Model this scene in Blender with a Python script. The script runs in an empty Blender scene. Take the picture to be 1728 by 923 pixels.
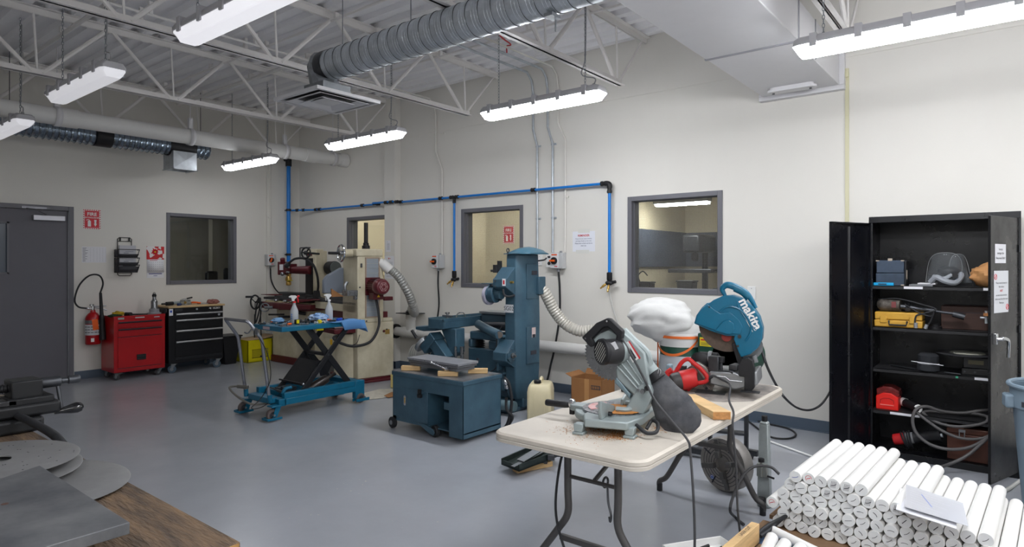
import bpy, bmesh, math, random
from mathutils import Vector, Matrix, noise
PI = math.pi
SC = bpy.context.scene
COL = SC.collection
random.seed(7)

# ---------------------------------------------------------------- materials
MATS = {}
def srgb(r, g, b):
    f = lambda v: (v/12.92 if v <= .04045 else ((v+.055)/1.055)**2.4)
    return (f(r/255), f(g/255), f(b/255), 1)
def mat(name, col, rough=.5, metal=0., var=.0, vscale=6., bump=0., bscale=40., rvar=0., coat=0., alpha=1., trans=0., ior=1.45, emit=0., col2=None, stretch=None, ecol=None):
    if name in MATS: return MATS[name]
    m = bpy.data.materials.new(name); m.use_nodes = True
    nt = m.node_tree; b = nt.nodes['Principled BSDF']
    c = srgb(*col) if max(col) > 1.0 else (*col, 1)
    b.inputs['Base Color'].default_value = c
    b.inputs['Roughness'].default_value = rough
    b.inputs['Metallic'].default_value = metal
    b.inputs['IOR'].default_value = ior
    if coat: b.inputs['Coat Weight'].default_value = coat; b.inputs['Coat Roughness'].default_value = .12
    if alpha < 1: b.inputs['Alpha'].default_value = alpha
    if trans: b.inputs['Transmission Weight'].default_value = trans
    if emit:
        b.inputs['Emission Color'].default_value = ecol or c
        b.inputs['Emission Strength'].default_value = emit
    if var or bump or rvar:
        tc = nt.nodes.new('ShaderNodeTexCoord'); mp = nt.nodes.new('ShaderNodeMapping')
        if stretch: mp.inputs['Scale'].default_value = stretch
        nt.links.new(tc.outputs['Object'], mp.inputs['Vector'])
        if var or rvar:
            n = nt.nodes.new('ShaderNodeTexNoise'); n.inputs['Scale'].default_value = vscale; n.inputs['Detail'].default_value = 8; n.inputs['Roughness'].default_value = .65
            nt.links.new(mp.outputs[0], n.inputs['Vector'])
            r = nt.nodes.new('ShaderNodeMapRange'); r.inputs['From Min'].default_value = .32; r.inputs['From Max'].default_value = .68
            nt.links.new(n.outputs[0], r.inputs['Value'])
            if var:
                mx = nt.nodes.new('ShaderNodeMix'); mx.data_type = 'RGBA'
                k = 1-var
                c2 = (srgb(*col2) if col2 else (c[0]*k, c[1]*k, c[2]*k, 1))
                mx.inputs[6].default_value = c; mx.inputs[7].default_value = c2
                nt.links.new(r.outputs[0], mx.inputs[0]); nt.links.new(mx.outputs[2], b.inputs['Base Color'])
            if rvar:
                r2 = nt.nodes.new('ShaderNodeMapRange'); r2.inputs['To Min'].default_value = max(.02, rough-rvar); r2.inputs['To Max'].default_value = min(1, rough+rvar)
                nt.links.new(r.outputs[0], r2.inputs['Value']); nt.links.new(r2.outputs[0], b.inputs['Roughness'])
        if bump:
            n2 = nt.nodes.new('ShaderNodeTexNoise'); n2.inputs['Scale'].default_value = bscale; n2.inputs['Detail'].default_value = 4
            nt.links.new(mp.outputs[0], n2.inputs['Vector'])
            bp = nt.nodes.new('ShaderNodeBump'); bp.inputs['Strength'].default_value = bump; bp.inputs['Distance'].default_value = .01
            nt.links.new(n2.outputs[0], bp.inputs['Height']); nt.links.new(bp.outputs[0], b.inputs['Normal'])
    MATS[name] = m
    return m

# ---------------------------------------------------------------- objects
ROOTM = {}
def tag(o, label=None, cat=None, group=None, kind=None):
    if label: o['label'] = label
    if cat: o['category'] = cat
    if group: o['group'] = group
    if kind: o['kind'] = kind
    return o
def thing(name, label, cat, loc=(0, 0, 0), rz=0., group=None, rot=None):
    o = bpy.data.objects.new(name, None); COL.objects.link(o)
    o.location = loc; o.rotation_euler = rot or (0, 0, rz); o.empty_display_size = .05
    M = Matrix.Translation(loc) @ (Matrix.Rotation(rz, 4, 'Z') if not rot else __import__('mathutils').Euler(rot).to_matrix().to_4x4())
    ROOTM[o.name] = M.inverted()
    return tag(o, label, cat, group)
def rootm(p):
    while p.parent: p = p.parent
    return ROOTM.get(p.name)

class MB:
    """collects shapes into one mesh"""
    def __init__(s): s.bm = bmesh.new(); s.mi = 0; s.mats = []
    def use(s, m):
        if m not in s.mats: s.mats.append(m)
        s.mi = s.mats.index(m); return s
    def _face(s, vs):
        try: f = s.bm.faces.new(vs)
        except ValueError: return None
        f.material_index = s.mi; return f
    def box(s, x0, x1, y0, y1, z0, z1, M=None):
        P = [Vector((x, y, z)) for z in (z0, z1) for y in (y0, y1) for x in (x0, x1)]
        if M: P = [M @ p for p in P]
        v = [s.bm.verts.new(p) for p in P]
        for q in ((0, 2, 3, 1), (4, 5, 7, 6), (0, 1, 5, 4), (2, 6, 7, 3), (0, 4, 6, 2), (1, 3, 7, 5)): s._face([v[i] for i in q])
        return s
    def cbox(s, c, d, rz=0, rot=None):
        M = Matrix.Translation(c) @ (Matrix.Rotation(rz, 4, 'Z') if rot is None else rot)
        return s.box(-d[0]/2, d[0]/2, -d[1]/2, d[1]/2, -d[2]/2, d[2]/2, M)
    def frus(s, a, b):
        """a,b: (x0,x1,y0,y1,z) lower and upper rectangles"""
        v = [s.bm.verts.new((x, y, r[4])) for r in (a, b) for y in (r[2], r[3]) for x in (r[0], r[1])]
        for q in ((0, 2, 3, 1), (4, 5, 7, 6), (0, 1, 5, 4), (2, 6, 7, 3), (0, 4, 6, 2), (1, 3, 7, 5)): s._face([v[i] for i in q])
        return s
    def rings(s, R, caps=(True, True), closed=True):
        rows = [[s.bm.verts.new(p) for p in r] for r in R]
        n = len(rows[0])
        for a, b in zip(rows, rows[1:]):
            for i in range(n if closed else n-1):
                j = (i+1) % n; s._face([a[i], a[j], b[j], b[i]])
        if closed and caps[0] and n > 2: s._face(list(reversed(rows[0])))
        if closed and caps[1] and n > 2: s._face(rows[-1])
        return s
    def frame(s, d):
        d = Vector(d).normalized(); u = Vector((0, 0, 1)) if abs(d.z) < .9 else Vector((1, 0, 0))
        a = d.cross(u).normalized(); return a, a.cross(d).normalized()
    def cyl(s, p0, p1, r0, r1=None, n=16, caps=(True, True), ang=0.):
        p0 = Vector(p0); p1 = Vector(p1); r1 = r0 if r1 is None else r1
        a, b = s.frame(p1-p0)
        return s.rings([[p+(a*math.cos(ang+2*PI*i/n)+b*math.sin(ang+2*PI*i/n))*r for i in range(n)] for p, r in ((p0, r0), (p1, r1))], caps)
    def lathe(s, prof, o=(0, 0, 0), ax=(0, 0, 1), n=24, caps=(True, True)):
        """prof: (radius, distance along ax)"""
        o = Vector(o); d = Vector(ax).normalized(); a, b = s.frame(d)
        return s.rings([[o+d*h+(a*math.cos(2*PI*i/n)+b*math.sin(2*PI*i/n))*max(r, 1e-4) for i in range(n)] for r, h in prof], caps)
    def tube(s, pts, r, n=8, res=6, smooth=True, caps=(True, True), ell=None):
        P = catmull(pts, res) if smooth and len(pts) > 2 else [Vector(p) for p in pts]
        R = []; up = None
        for i, p in enumerate(P):
            d = (P[min(i+1, len(P)-1)]-P[max(i-1, 0)]).normalized()
            if up is None: a, b = s.frame(d)
            else:
                a = (up-d*up.dot(d))
                a = a.normalized() if a.length > 1e-5 else s.frame(d)[0]
                b = a.cross(d).normalized()
            up = a
            rr = r(i/(len(P)-1)) if callable(r) else r
            R.append([p+(a*math.cos(2*PI*k/n)+b*math.sin(2*PI*k/n))*rr for k in range(n)])
        return s.rings(R, caps)
    def torus(s, c, R, r, ax=(0, 0, 1), n=28, m=8, a0=0., a1=2*PI):
        c = Vector(c); a, b = s.frame(ax); full = abs(a1-a0-2*PI) < 1e-6
        d = Vector(ax).normalized()
        N = n if full else n+1
        rows = []
        for i in range(N):
            t = a0+(a1-a0)*i/n; u = a*math.cos(t)+b*math.sin(t)
            rows.append([s.bm.verts.new(c+u*(R+r*math.cos(2*PI*k/m))+d*(r*math.sin(2*PI*k/m))) for k in range(m)])
        for i in range(n):
            A = rows[i]; B = rows[(i+1) % N]
            for k in range(m): s._face([A[k], A[(k+1) % m], B[(k+1) % m], B[k]])
        return s
    def prism(s, poly, o, u, v, d, n=None):
        """polygon in plane (o,u,v) extruded along vector d"""
        o = Vector(o); u = Vector(u); v = Vector(v); d = Vector(d)
        P = [o+u*x+v*y for x, y in poly]
        return s.rings([P, [p+d for p in P]])
    def ball(s, c, r, n=16, m=10, sc=(1, 1, 1), fn=None):
        c = Vector(c); R = []
        for j in range(1, m):
            t = PI*j/m
            ring = []
            for i in range(n):
                q = Vector((math.sin(t)*math.cos(2*PI*i/n), math.sin(t)*math.sin(2*PI*i/n), -math.cos(t)))
                k = fn(q) if fn else 1.
                ring.append(c+Vector((q.x*sc[0], q.y*sc[1], q.z*sc[2]))*r*k)
            R.append(ring)
        s.rings(R, (False, False))
        s.bm.verts.ensure_lookup_table(); N = len(s.bm.verts)
        base = N-n*(m-1)
        for pole, idx in ((-1, 0), (1, m-2)):
            q = Vector((0, 0, pole)); k = fn(q) if fn else 1.
            pv = s.bm.verts.new(c+Vector((0, 0, pole*sc[2]))*r*k); s.bm.verts.ensure_lookup_table()
            ring = [s.bm.verts[base+idx*n+i] for i in range(n)]
            for i in range(n): s._face([pv, ring[i], ring[(i+1) % n]])
        return s
    def quad(s, a, b, c, d): s._face([s.bm.verts.new(p) for p in (a, b, c, d)]); return s
    def sheet(s, grid):
        rows = [[s.bm.verts.new(p) for p in r] for r in grid]
        for a, b in zip(rows, rows[1:]):
            for i in range(len(a)-1): s._face([a[i], a[i+1], b[i+1], b[i]])
        return s
    def text(s, body, o, u, v, size, depth=.0008, align='CENTER', bold=0.):
        """letters standing on the plane through o with axes u (reading direction), v (up)"""
        cu = bpy.data.curves.new('t', 'FONT'); cu.body = body; cu.size = 1; cu.extrude = .0; cu.align_x = align; cu.align_y = 'CENTER'; cu.resolution_u = 3; cu.offset = bold
        ob = bpy.data.objects.new('t', cu); COL.objects.link(ob)
        dg = bpy.context.evaluated_depsgraph_get(); me = bpy.data.meshes.new_from_object(ob.evaluated_get(dg))
        o = Vector(o); u = Vector(u).normalized(); v = Vector(v).normalized(); w = u.cross(v)
        vs = [s.bm.verts.new(o+(u*p.co.x+v*p.co.y)*size+w*depth) for p in me.vertices]
        for f in me.polygons:
            s._face([vs[i] for i in f.vertices])
        bpy.data.objects.remove(ob); bpy.data.curves.remove(cu); bpy.data.meshes.remove(me)
        return s
    def build(s, name, m=None, parent=None, bevel=0., smooth=True, world=True, kind=None, label=None, cat=None, group=None, solid=0., recalc=True, seg=2):
        if m is not None and not s.mats: s.mats = [m]
        if recalc: bmesh.ops.recalc_face_normals(s.bm, faces=s.bm.faces)
        if parent is not None and world:
            M = rootm(parent)
            if M is not None: s.bm.transform(M)
        me = bpy.data.meshes.new(name); s.bm.to_mesh(me); s.bm.free()
        for x in s.mats: me.materials.append(x)
        if smooth:
            for p in me.polygons: p.use_smooth = True
            me.set_sharp_from_angle(angle=math.radians(38))
        o = bpy.data.objects.new(name, me); COL.objects.link(o)
        if parent is not None: o.parent = parent
        if solid:
            md = o.modifiers.new('s', 'SOLIDIFY'); md.thickness = solid
        if bevel:
            md = o.modifiers.new('b', 'BEVEL'); md.width = bevel; md.segments = seg; md.limit_method = 'ANGLE'; md.angle_limit = math.radians(40); md.harden_normals = False
        if kind: o['kind'] = kind
        return tag(o, label, cat, group)

def catmull(pts, res=6):
    P = [Vector(p) for p in pts]; out = []
    for i in range(len(P)-1):
        a = P[i-1] if i else P[0]*2-P[1]
        b, c = P[i], P[i+1]
        d = P[i+2] if i+2 < len(P) else P[-1]*2-P[-2]
        for k in range(res):
            t = k/res
            out.append(.5*((2*b)+(c-a)*t+(2*a-5*b+4*c-d)*t*t+(3*b-a-3*c+d)*t**3))
    out.append(P[-1]); return out
def part(name, m, parent, fn, **k):
    b = MB(); fn(b); return b.build(name, m, parent, **k)
def copy_tree(o, parent=None):
    c = o.copy(); COL.objects.link(c)
    if parent is not None: c.parent = parent
    for ch in [x for x in KIDS(o)]: copy_tree(ch, c)
    return c
def KIDS(o): return [x for x in bpy.data.objects if x.parent == o]
def rrect(x0, x1, y0, y1, r, n=6):
    out = []
    for cx, cy, a in ((x1-r, y1-r, 0), (x0+r, y1-r, PI/2), (x0+r, y0+r, PI), (x1-r, y0+r, 1.5*PI)):
        for i in range(n+1):
            t = a+PI/2*i/n; out.append((cx+r*math.cos(t), cy+r*math.sin(t)))
    return out
def circ(cx, cy, r, n=32, a0=0, a1=2*PI):
    return [(cx+r*math.cos(a0+(a1-a0)*i/n), cy+r*math.sin(a0+(a1-a0)*i/n)) for i in range(n if abs(a1-a0-2*PI) < 1e-6 else n+1)]
def rotm(ax, deg): return Matrix.Rotation(math.radians(deg), 4, ax)
X_, Y_, Z_ = Vector((1, 0, 0)), Vector((0, 1, 0)), Vector((0, 0, 1))

# ---------------------------------------------------------------- palette
wall_m = mat('wall_paint', (222, 219, 212), .62, var=.03, vscale=1.2, bump=.05, bscale=120)
ceil_m = mat('deck_paint', (246, 245, 247), .6, var=.06, vscale=3)
steelw = mat('truss_paint', (236, 233, 230), .5, var=.05)
floor_m = mat('floor_epoxy', (160, 163, 170), .23, var=.12, vscale=1.6)
base_m = mat('baseboard_vinyl', (84, 97, 112), .5)
frame_m = mat('frame_grey', (104, 104, 110), .45)
door_m = mat('door_grey', (98, 97, 104), .5, var=.05)
galv = mat('galvanised', (204, 210, 216), .46, .7, var=.25, vscale=9, rvar=.1)
galvd = mat('galvanised_dull', (150, 154, 158), .45, .8, var=.2, vscale=14)
steel = mat('steel', (150, 152, 155), .3, .95, var=.25, vscale=20, rvar=.1)
dsteel = mat('dark_steel', (84, 86, 90), .42, .8, var=.3, vscale=14)
chrome = mat('chrome', (205, 207, 210), .12, 1.)
brass = mat('brass', (196, 160, 90), .3, .9)
black = mat('black_paint', (14, 15, 20), .38, var=.2, vscale=8, rvar=.08)
blackp = mat('black_plastic', (24, 24, 27), .5, bump=.1, bscale=200)
rubber = mat('rubber', (34, 35, 38), .6)
white = mat('white_plastic', (232, 232, 230), .35)
whitep = mat('pvc_white', (222, 221, 218), .4)
whitem = mat('white_enamel', (214, 213, 215), .42, var=.03)
greyp = mat('grey_plastic', (140, 142, 146), .5)
grey_box = mat('switch_grey', (186, 187, 188), .5)
redp = mat('red_paint', (176, 12, 22), .32, var=.15, vscale=5, coat=.3)
redpl = mat('red_plastic', (196, 40, 40), .42, var=.1)
bluep = mat('pipe_blue', (18, 120, 205), .35)
liftb = mat('lift_blue', (8, 100, 132), .36, var=.18, vscale=9)
machb = mat('machine_blue', (64, 94, 110), .36, var=.22, vscale=5, col2=(50, 76, 92), bump=.03)
cream = mat('machine_cream', (214, 206, 182), .42, var=.12, vscale=5, col2=(190, 180, 152))
maroon = mat('machine_maroon', (92, 26, 34), .4, var=.2, vscale=9)
orange = mat('orange_plastic', (232, 96, 20), .45)
paper = mat('paper', (228, 228, 232), .75)
ink = mat('ink', (52, 52, 60), .8)
inkl = mat('faint_ink', (150, 152, 160), .8)
redi = mat('red_ink', (196, 38, 46), .7)
yellow = mat('yellow_plastic', (222, 208, 10), .45, var=.12, vscale=12)
wood = mat('raw_pine', (222, 186, 134), .65, var=.3, vscale=7, stretch=(1, 1, 9), bump=.1)
woodp = mat('ply_worn', (124, 100, 76), .75, var=.6, vscale=3.2, stretch=(1.6, 9, 6), col2=(56, 50, 46), bump=.8, bscale=18)
card = mat('cardboard', (150, 104, 62), .8, var=.15)
EXPO = 0.0
D = 6.0; L = -9.33; HC = 3.86
XR, YB = 3.2, -3.0            # the two walls behind the camera
_nt = floor_m.node_tree; _b = _nt.nodes['Principled BSDF']; _src = _b.inputs['Base Color'].links[0].from_socket
_tc = _nt.nodes.new('ShaderNodeTexCoord'); _n = _nt.nodes.new('ShaderNodeTexNoise'); _n.inputs['Scale'].default_value = 34; _n.inputs['Detail'].default_value = 6
_n2 = _nt.nodes.new('ShaderNodeTexNoise'); _n2.inputs['Scale'].default_value = 1.3; _nt.links.new(_tc.outputs['Object'], _n.inputs[0]); _nt.links.new(_tc.outputs['Object'], _n2.inputs[0])
_r = _nt.nodes.new('ShaderNodeMapRange'); _r.inputs['From Min'].default_value = .66; _r.inputs['From Max'].default_value = .74; _nt.links.new(_n.outputs[0], _r.inputs[0])
_r2 = _nt.nodes.new('ShaderNodeMapRange'); _r2.inputs['From Min'].default_value = .48; _r2.inputs['From Max'].default_value = .62; _nt.links.new(_n2.outputs[0], _r2.inputs[0])
_m = _nt.nodes.new('ShaderNodeMath'); _m.operation = 'MULTIPLY'; _nt.links.new(_r.outputs[0], _m.inputs[0]); _nt.links.new(_r2.outputs[0], _m.inputs[1])
_mx = _nt.nodes.new('ShaderNodeMix'); _mx.data_type = 'RGBA'; _nt.links.new(_m.outputs[0], _mx.inputs[0]); _nt.links.new(_src, _mx.inputs[6]); _mx.inputs[7].default_value = srgb(186, 182, 172); _nt.links.new(_mx.outputs[2], _b.inputs['Base Color'])
# ---------------------------------------------------------------- floor, walls with openings
part('floor', floor_m, None, lambda b: b.box(L-3.2, XR+.15, YB-.15, D+3.6, -.12, 0), kind='structure', smooth=False)
WX = [(-8.01, -7.03), (-5.615, -4.605), (-3.205, -2.19)]
W0, W1 = 1.168, 2.178
def wall_with_holes(b, a0, a1, holes, put, top=HC+.1):
    """holes: (u0,u1,z0,z1) sorted; put(u0,u1,z0,z1)"""
    u = a0
    for h0, h1, z0, z1 in holes:
        put(u, h0, 0, top)
        if z0 > 0: put(h0, h1, 0, z0)
        put(h0, h1, z1, top); u = h1
    put(u, a1, 0, top)
b = MB(); wall_with_holes(b, L-.15, XR+.15, [(a+.03, c-.03, W0+.03, W1-.03) for a, c in WX], lambda u0, u1, z0, z1: b.box(u0, u1, D, D+.15, z0, z1))
b.box(-7.02, -6.80, 5.90, D+.001, 0, HC)
b.build('wall_right', wall_m, kind='structure', smooth=False)
b = MB(); wall_with_holes(b, YB-.15, D+.15, [(1.86, 2.74, 0, 2.14), (3.94, 4.90, 1.205, 2.162)], lambda u0, u1, z0, z1: b.box(L-.15, L, u0, u1, z0, z1))
b.build('wall_left', wall_m, kind='structure', smooth=False)
part('wall_near', wall_m, None, lambda b: b.box(L-.15, XR+.15, YB-.15, YB, 0, HC+.1), kind='structure', smooth=False)
part('wall_back', wall_m, None, lambda b: b.box(XR, XR+.15, YB, D, 0, HC+.1), kind='structure', smooth=False)
def baseb(b, p):
    pass
part('baseboard_right', base_m, None, lambda b: (b.box(L, -7.025, D-.008, D, 0, .1), b.box(-6.795, XR, D-.008, D, 0, .1), b.box(-7.03, -6.79, 5.89, 5.90, 0, .1), b.box(-6.80, -6.79, 5.89, 6, 0, .1), b.box(L, XR, D-.03, D-.008, 0, .006)), kind='structure', smooth=False)
part('baseboard_left', base_m, None, lambda b: (b.box(L, L+.008, 2.80, D, 0, .1), b.box(L, L+.008, YB, 1.80, 0, .1), b.box(L+.008, L+.03, 2.80, D, 0, .006)), kind='structure', smooth=False)
part('trim_1', mat('seam_tape', (206, 202, 170), .5), None, lambda b: (b.box(-1.13, -1.10, 5.988, 6, 1.83, 3.1), b.tube([(-1.115, 5.975, 3.13), (-1.115, 5.975, 3.06)], .018)), kind='structure')
part('trim_2', wall_m, None, lambda b: b.box(-6.79, XR, 5.992, 6, 3.235, 3.262), kind='structure', smooth=False)
part('trim_3', wall_m, None, lambda b: (b.box(L, L+.03, 5.42, D, .1, HC)), kind='structure', smooth=False)
# deck: trapezoid flutes that run along x
b = MB(); prof = []; y = YB
while y < D+.02:
    prof += [(y, HC), (y+.055, HC), (y+.075, HC-.045), (y+.155, HC-.045), (y+.175, HC)]; y += .2
b.rings([[Vector((x, p[0], p[1])) for p in prof] for x in [L]+[-7, -5, -3, -1, 1]+[XR]], closed=False)
b.build('ceiling', ceil_m, kind='structure', smooth=False, solid=.004)
part('ceiling_slab', ceil_m, None, lambda b: b.box(L-.15, XR+.15, YB-.15, D+.15, HC+.1, HC+.2), kind='structure', smooth=False).name = 'ceiling_2'

# ---------------------------------------------------------------- windows
def wire_glass(name, wire=True, tint=(.9, .93, .92), a=.12, refl=.5):
    m = bpy.data.materials.new(name); m.use_nodes = True; nt = m.node_tree; nt.nodes.clear()
    N = nt.nodes.new; Lk = nt.links.new
    out = N('ShaderNodeOutputMaterial'); tr = N('ShaderNodeBsdfTransparent'); tr.inputs[0].default_value = (*tint, 1)
    gl = N('ShaderNodeBsdfGlossy'); gl.inputs['Roughness'].default_value = .02
    fr = N('ShaderNodeFresnel'); fr.inputs[0].default_value = 1.5
    mx = N('ShaderNodeMixShader'); ad = N('ShaderNodeMath'); ad.operation = 'MULTIPLY'; ad.inputs[1].default_value = 2*refl
    ge = N('ShaderNodeNewGeometry'); inv = N('ShaderNodeMath'); inv.operation = 'SUBTRACT'; inv.inputs[0].default_value = 1; Lk(ge.outputs['Backfacing'], inv.inputs[1]); mm = N('ShaderNodeMath'); mm.operation = 'MULTIPLY'
    Lk(fr.outputs[0], ad.inputs[0]); Lk(ad.outputs[0], mm.inputs[0]); Lk(inv.outputs[0], mm.inputs[1]); Lk(mm.outputs[0], mx.inputs[0]); Lk(tr.outputs[0], mx.inputs[1]); Lk(gl.outputs[0], mx.inputs[2])
    last = mx
    if wire:
        tc = N('ShaderNodeTexCoord'); sp = N('ShaderNodeSeparateXYZ'); Lk(tc.outputs['Object'], sp.inputs[0])
        fs = []
        for k in (0, 2):
            mu = N('ShaderNodeMath'); mu.operation = 'MULTIPLY'; mu.inputs[1].default_value = 1/.0127; Lk(sp.outputs[k], mu.inputs[0])
            f = N('ShaderNodeMath'); f.operation = 'FRACT'; Lk(mu.outputs[0], f.inputs[0])
            c = N('ShaderNodeMath'); c.operation = 'LESS_THAN'; c.inputs[1].default_value = .1; Lk(f.outputs[0], c.inputs[0]); fs.append(c)
        mxx = N('ShaderNodeMath'); mxx.operation = 'MAXIMUM'; Lk(fs[0].outputs[0], mxx.inputs[0]); Lk(fs[1].outputs[0], mxx.inputs[1])
        df = N('ShaderNodeBsdfDiffuse'); df.inputs[0].default_value = (.22, .21, .2, 1)
        m2 = N('ShaderNodeMixShader'); Lk(mxx.outputs[0], m2.inputs[0]); Lk(mx.outputs[0], m2.inputs[1]); Lk(df.outputs[0], m2.inputs[2]); last = m2
    Lk(last.outputs[0], out.inputs[0]); return m
glass_w = wire_glass('wired_glass'); glass_c = wire_glass('clear_glass', False)
def window(n, a0, a1, z0, z1, side, gm):
    """side 'R': in the right wall (u = x, v = +y into the wall); 'L': left wall (u = y, v = -x)"""
    def bx(b, u0, u1, v0, v1, za, zb):
        if side == 'R': b.box(u0, u1, D+v0, D+v1, za, zb)
        else: b.box(L-v1, L-v0, u0, u1, za, zb)
    b = MB(); t = .048
    for v0, v1, e in ((-.012, .16, 0), (.04, .11, .026)):
        bx(b, a0+e, a0+e+t-(.02 if e else 0)+e*0, v0, v1, z0+e, z1-e); bx(b, a1-e-t+(.02 if e else 0), a1-e, v0, v1, z0+e, z1-e)
        w_ = t-(.02 if e else 0); bx(b, a0+e+w_, a1-e-w_, v0, v1, z1-e-w_, z1-e); bx(b, a0+e+w_, a1-e-w_, v0, v1, z0+e, z0+e+w_)
    f = b.build('window_%d' % n, frame_m, kind='structure', bevel=.003)
    b = MB(); bx(b, a0+.05, a1-.05, .072, .078, z0+.05, z1-.05)
    g = b.build('glass_pane', gm, f, kind='structure', smooth=False, world=False)
    return f
for i, (a, c) in enumerate(WX): window(i+1, a, c, W0, W1, 'R', glass_w if i else glass_c)
window(4, 3.91, 4.93, 1.176, 2.192, 'L', glass_c)

# ---------------------------------------------------------------- rooms beyond the glass
beige = mat('beige_wall', (206, 192, 164), .7)
dpan = mat('dark_panel', (70, 76, 88), .6)
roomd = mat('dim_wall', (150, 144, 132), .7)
part('wall_room_behind', beige, None, lambda b: (b.box(-3.95, -.6, 9.0, 9.1, 0, 2.9), b.box(-3.95, -3.85, 6.15, 9.0, 0, 2.9), b.box(-.6, -.5, 6.15, 9.1, 0, 2.9), b.box(-3.95, -.5, 6.15, 9.1, 2.8, 2.9)), kind='structure', smooth=False)
part('trim_4', dpan, None, lambda b: (b.box(-3.85, -.6, 8.97, 9.0, 1.43, 1.93), b.box(-3.85, -3.82, 6.3, 9.0, 1.43, 1.93)), kind='structure', smooth=False)
part('wall_corridor', beige, None, lambda b: (b.box(-6.72, -4.0, 7.75, 7.85, 0, 2.9), b.box(-4.1, -4.0, 6.15, 7.75, 0, 2.9), b.box(-9.3, -6.6, 9.3, 9.4, 0, 2.9), b.box(-9.3, -9.2, 6.15, 9.4, 0, 2.9), b.box(-9.3, -4.0, 6.15, 9.4, 2.8, 2.9), b.box(-6.72, -6.62, 7.85, 9.3, 0, 2.9)), kind='structure', smooth=False)
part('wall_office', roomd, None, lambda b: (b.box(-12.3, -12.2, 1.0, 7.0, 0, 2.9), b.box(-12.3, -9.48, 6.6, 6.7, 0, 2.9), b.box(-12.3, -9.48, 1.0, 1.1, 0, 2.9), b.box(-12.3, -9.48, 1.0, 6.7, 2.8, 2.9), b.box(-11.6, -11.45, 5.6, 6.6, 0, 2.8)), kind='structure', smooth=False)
lampw = mat('tube_light_dim', (255, 255, 255), emit=60)
def troffer(name, label, x0, x1, y, z, m=lampw, al='x'):
    t = thing(name, label, 'ceiling light', ((x0+x1)/2, y, z))
    part('housing', whitem, t, lambda b: b.box(x0, x1, y-.08, y+.08, z, z+.05), bevel=.01)
    part('diffuser', m, t, lambda b: b.box(x0+.02, x1-.02, y-.065, y+.065, z-.03, z), bevel=.01)
    for x in (x0+.2, x1-.2): part('hanger_rod', galv, t, lambda b: b.cyl((x, y, z+.05), (x, y, 2.8), .005))
troffer('strip_light', 'white strip light seen through the rightmost wired window', -3.66, -2.93, 7.6, 2.24)
troffer('strip_light', 'strip light hung in the corridor seen through the window behind the tall cream column', -8.9, -7.9, 8.5, 2.55, mat('tube_mid', (255, 255, 255), emit=34))
troffer('strip_light', 'added unseen strip light for the dim office beyond the left window', -11.6, -10.6, 3.9, 2.6, mat('tube_low', (255, 255, 255), emit=30))  # lamp added above the sight line to light the office
troffer('strip_light', 'added unseen strip light close behind the wall above the window beside the tall cream column', -8.9, -7.9, 6.9, 2.62, MATS['tube_mid'])  # extra lamp hidden above the opening, added to brighten the corridor
troffer('strip_light', 'added unseen strip light close behind the wall above the middle wired window', -6.3, -5.1, 6.9, 2.62, MATS['tube_mid'])  # added out of sight to light the partition behind this window
# back room content
t = thing('drill_press_reflection', 'dark drill press reflection, built as a shape beyond the rightmost wired window', 'drill press', (-3.35, 8.3, 0))  # machine reflection in the pane, modelled as a solid dark shape
part('column', black, t, lambda b: (b.cyl((-3.35, 8.5, .06), (-3.35, 8.5, 1.75), .04), b.box(-3.55, -3.15, 8.25, 8.65, 0, .06)))
part('head', mat('press_grey', (34, 35, 38), .4), t, lambda b: (b.box(-3.47, -3.23, 8.0, 8.6, 1.62, 1.86), b.cyl((-3.35, 8.15, 1.5), (-3.35, 8.15, 1.62), .05)), bevel=.03)
part('table', dsteel, t, lambda b: b.box(-3.65, -3.05, 7.95, 8.55, 1.35, 1.40), bevel=.01)
t = thing('work_counter', 'white work counter in the room beyond the rightmost window', 'counter', (-2.7, 7.0, 0))
part('top', white, t, lambda b: b.box(-3.84, -.7, 6.6, 7.15, 1.0, 1.04), bevel=.004)
part('cabinet', mat('counter_grey', (150, 150, 150), .5), t, lambda b: b.box(-3.84, -.7, 6.65, 7.12, 0, 1.0))
CT = 1.04
def bin_(x, y, w, h, label, name='black_bin', cat='container', m=black):
    t = thing(name, label, cat, (x, y, CT))
    part('body', m, t, lambda b: b.frus((x-w*.42, x+w*.42, y-w*.35, y+w*.35, CT), (x-w/2, x+w/2, y-w*.42, y+w*.42, CT+h)), bevel=.01)
    part('rim', m, t, lambda b: b.box(x-w*.54, x+w*.54, y-w*.46, y+w*.46, CT+h, CT+h+.02), bevel=.006)
    return t
t = bin_(-3.42, 6.85, .17, .20, 'black box with a bent handle on the counter, at the left of the rightmost window')
part('handle', rubber, t, lambda b: b.tube([(-3.5, 6.85, 1.25), (-3.52, 6.85, 1.33), (-3.46, 6.85, 1.38), (-3.4, 6.85, 1.33)], .008))
bin_(-2.93, 6.9, .19, .22, 'dark tapered bin on the counter, at the middle of the rightmost window', m=mat('bin_dark', (44, 42, 40), .4))
bin_(-2.55, 6.85, .09, .14, 'small black cup with a cord on the counter behind the window', 'black_cup', 'cup')
bin_(-2.37, 6.95, .12, .26, 'tall black canister at the right edge of the rightmost window', 'black_canister', 'canister')
t = thing('rag_heap', 'crumpled beige rag on the counter beyond the rightmost window', 'rag', (-3.2, 6.85, CT))
part('cloth', mat('rag_beige', (190, 160, 130), .9), t, lambda b: b.ball((-3.2, 6.85, CT+.052), .1, sc=(1, .7, .5), fn=lambda q: 1+.4*noise.noise(q*3)))
t = thing('grinding_wheel_guard', 'grey round wheel cover at the left edge of the rightmost window', 'guard', (-3.6, 6.8, CT))
part('cover', dsteel, t, lambda b: b.lathe([(.0, -.03), (.09, -.03), (.1, -.01), (.1, .02), (.0, .03)], (-3.6, 6.8, 1.14), (0, -1, 0)))
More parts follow.
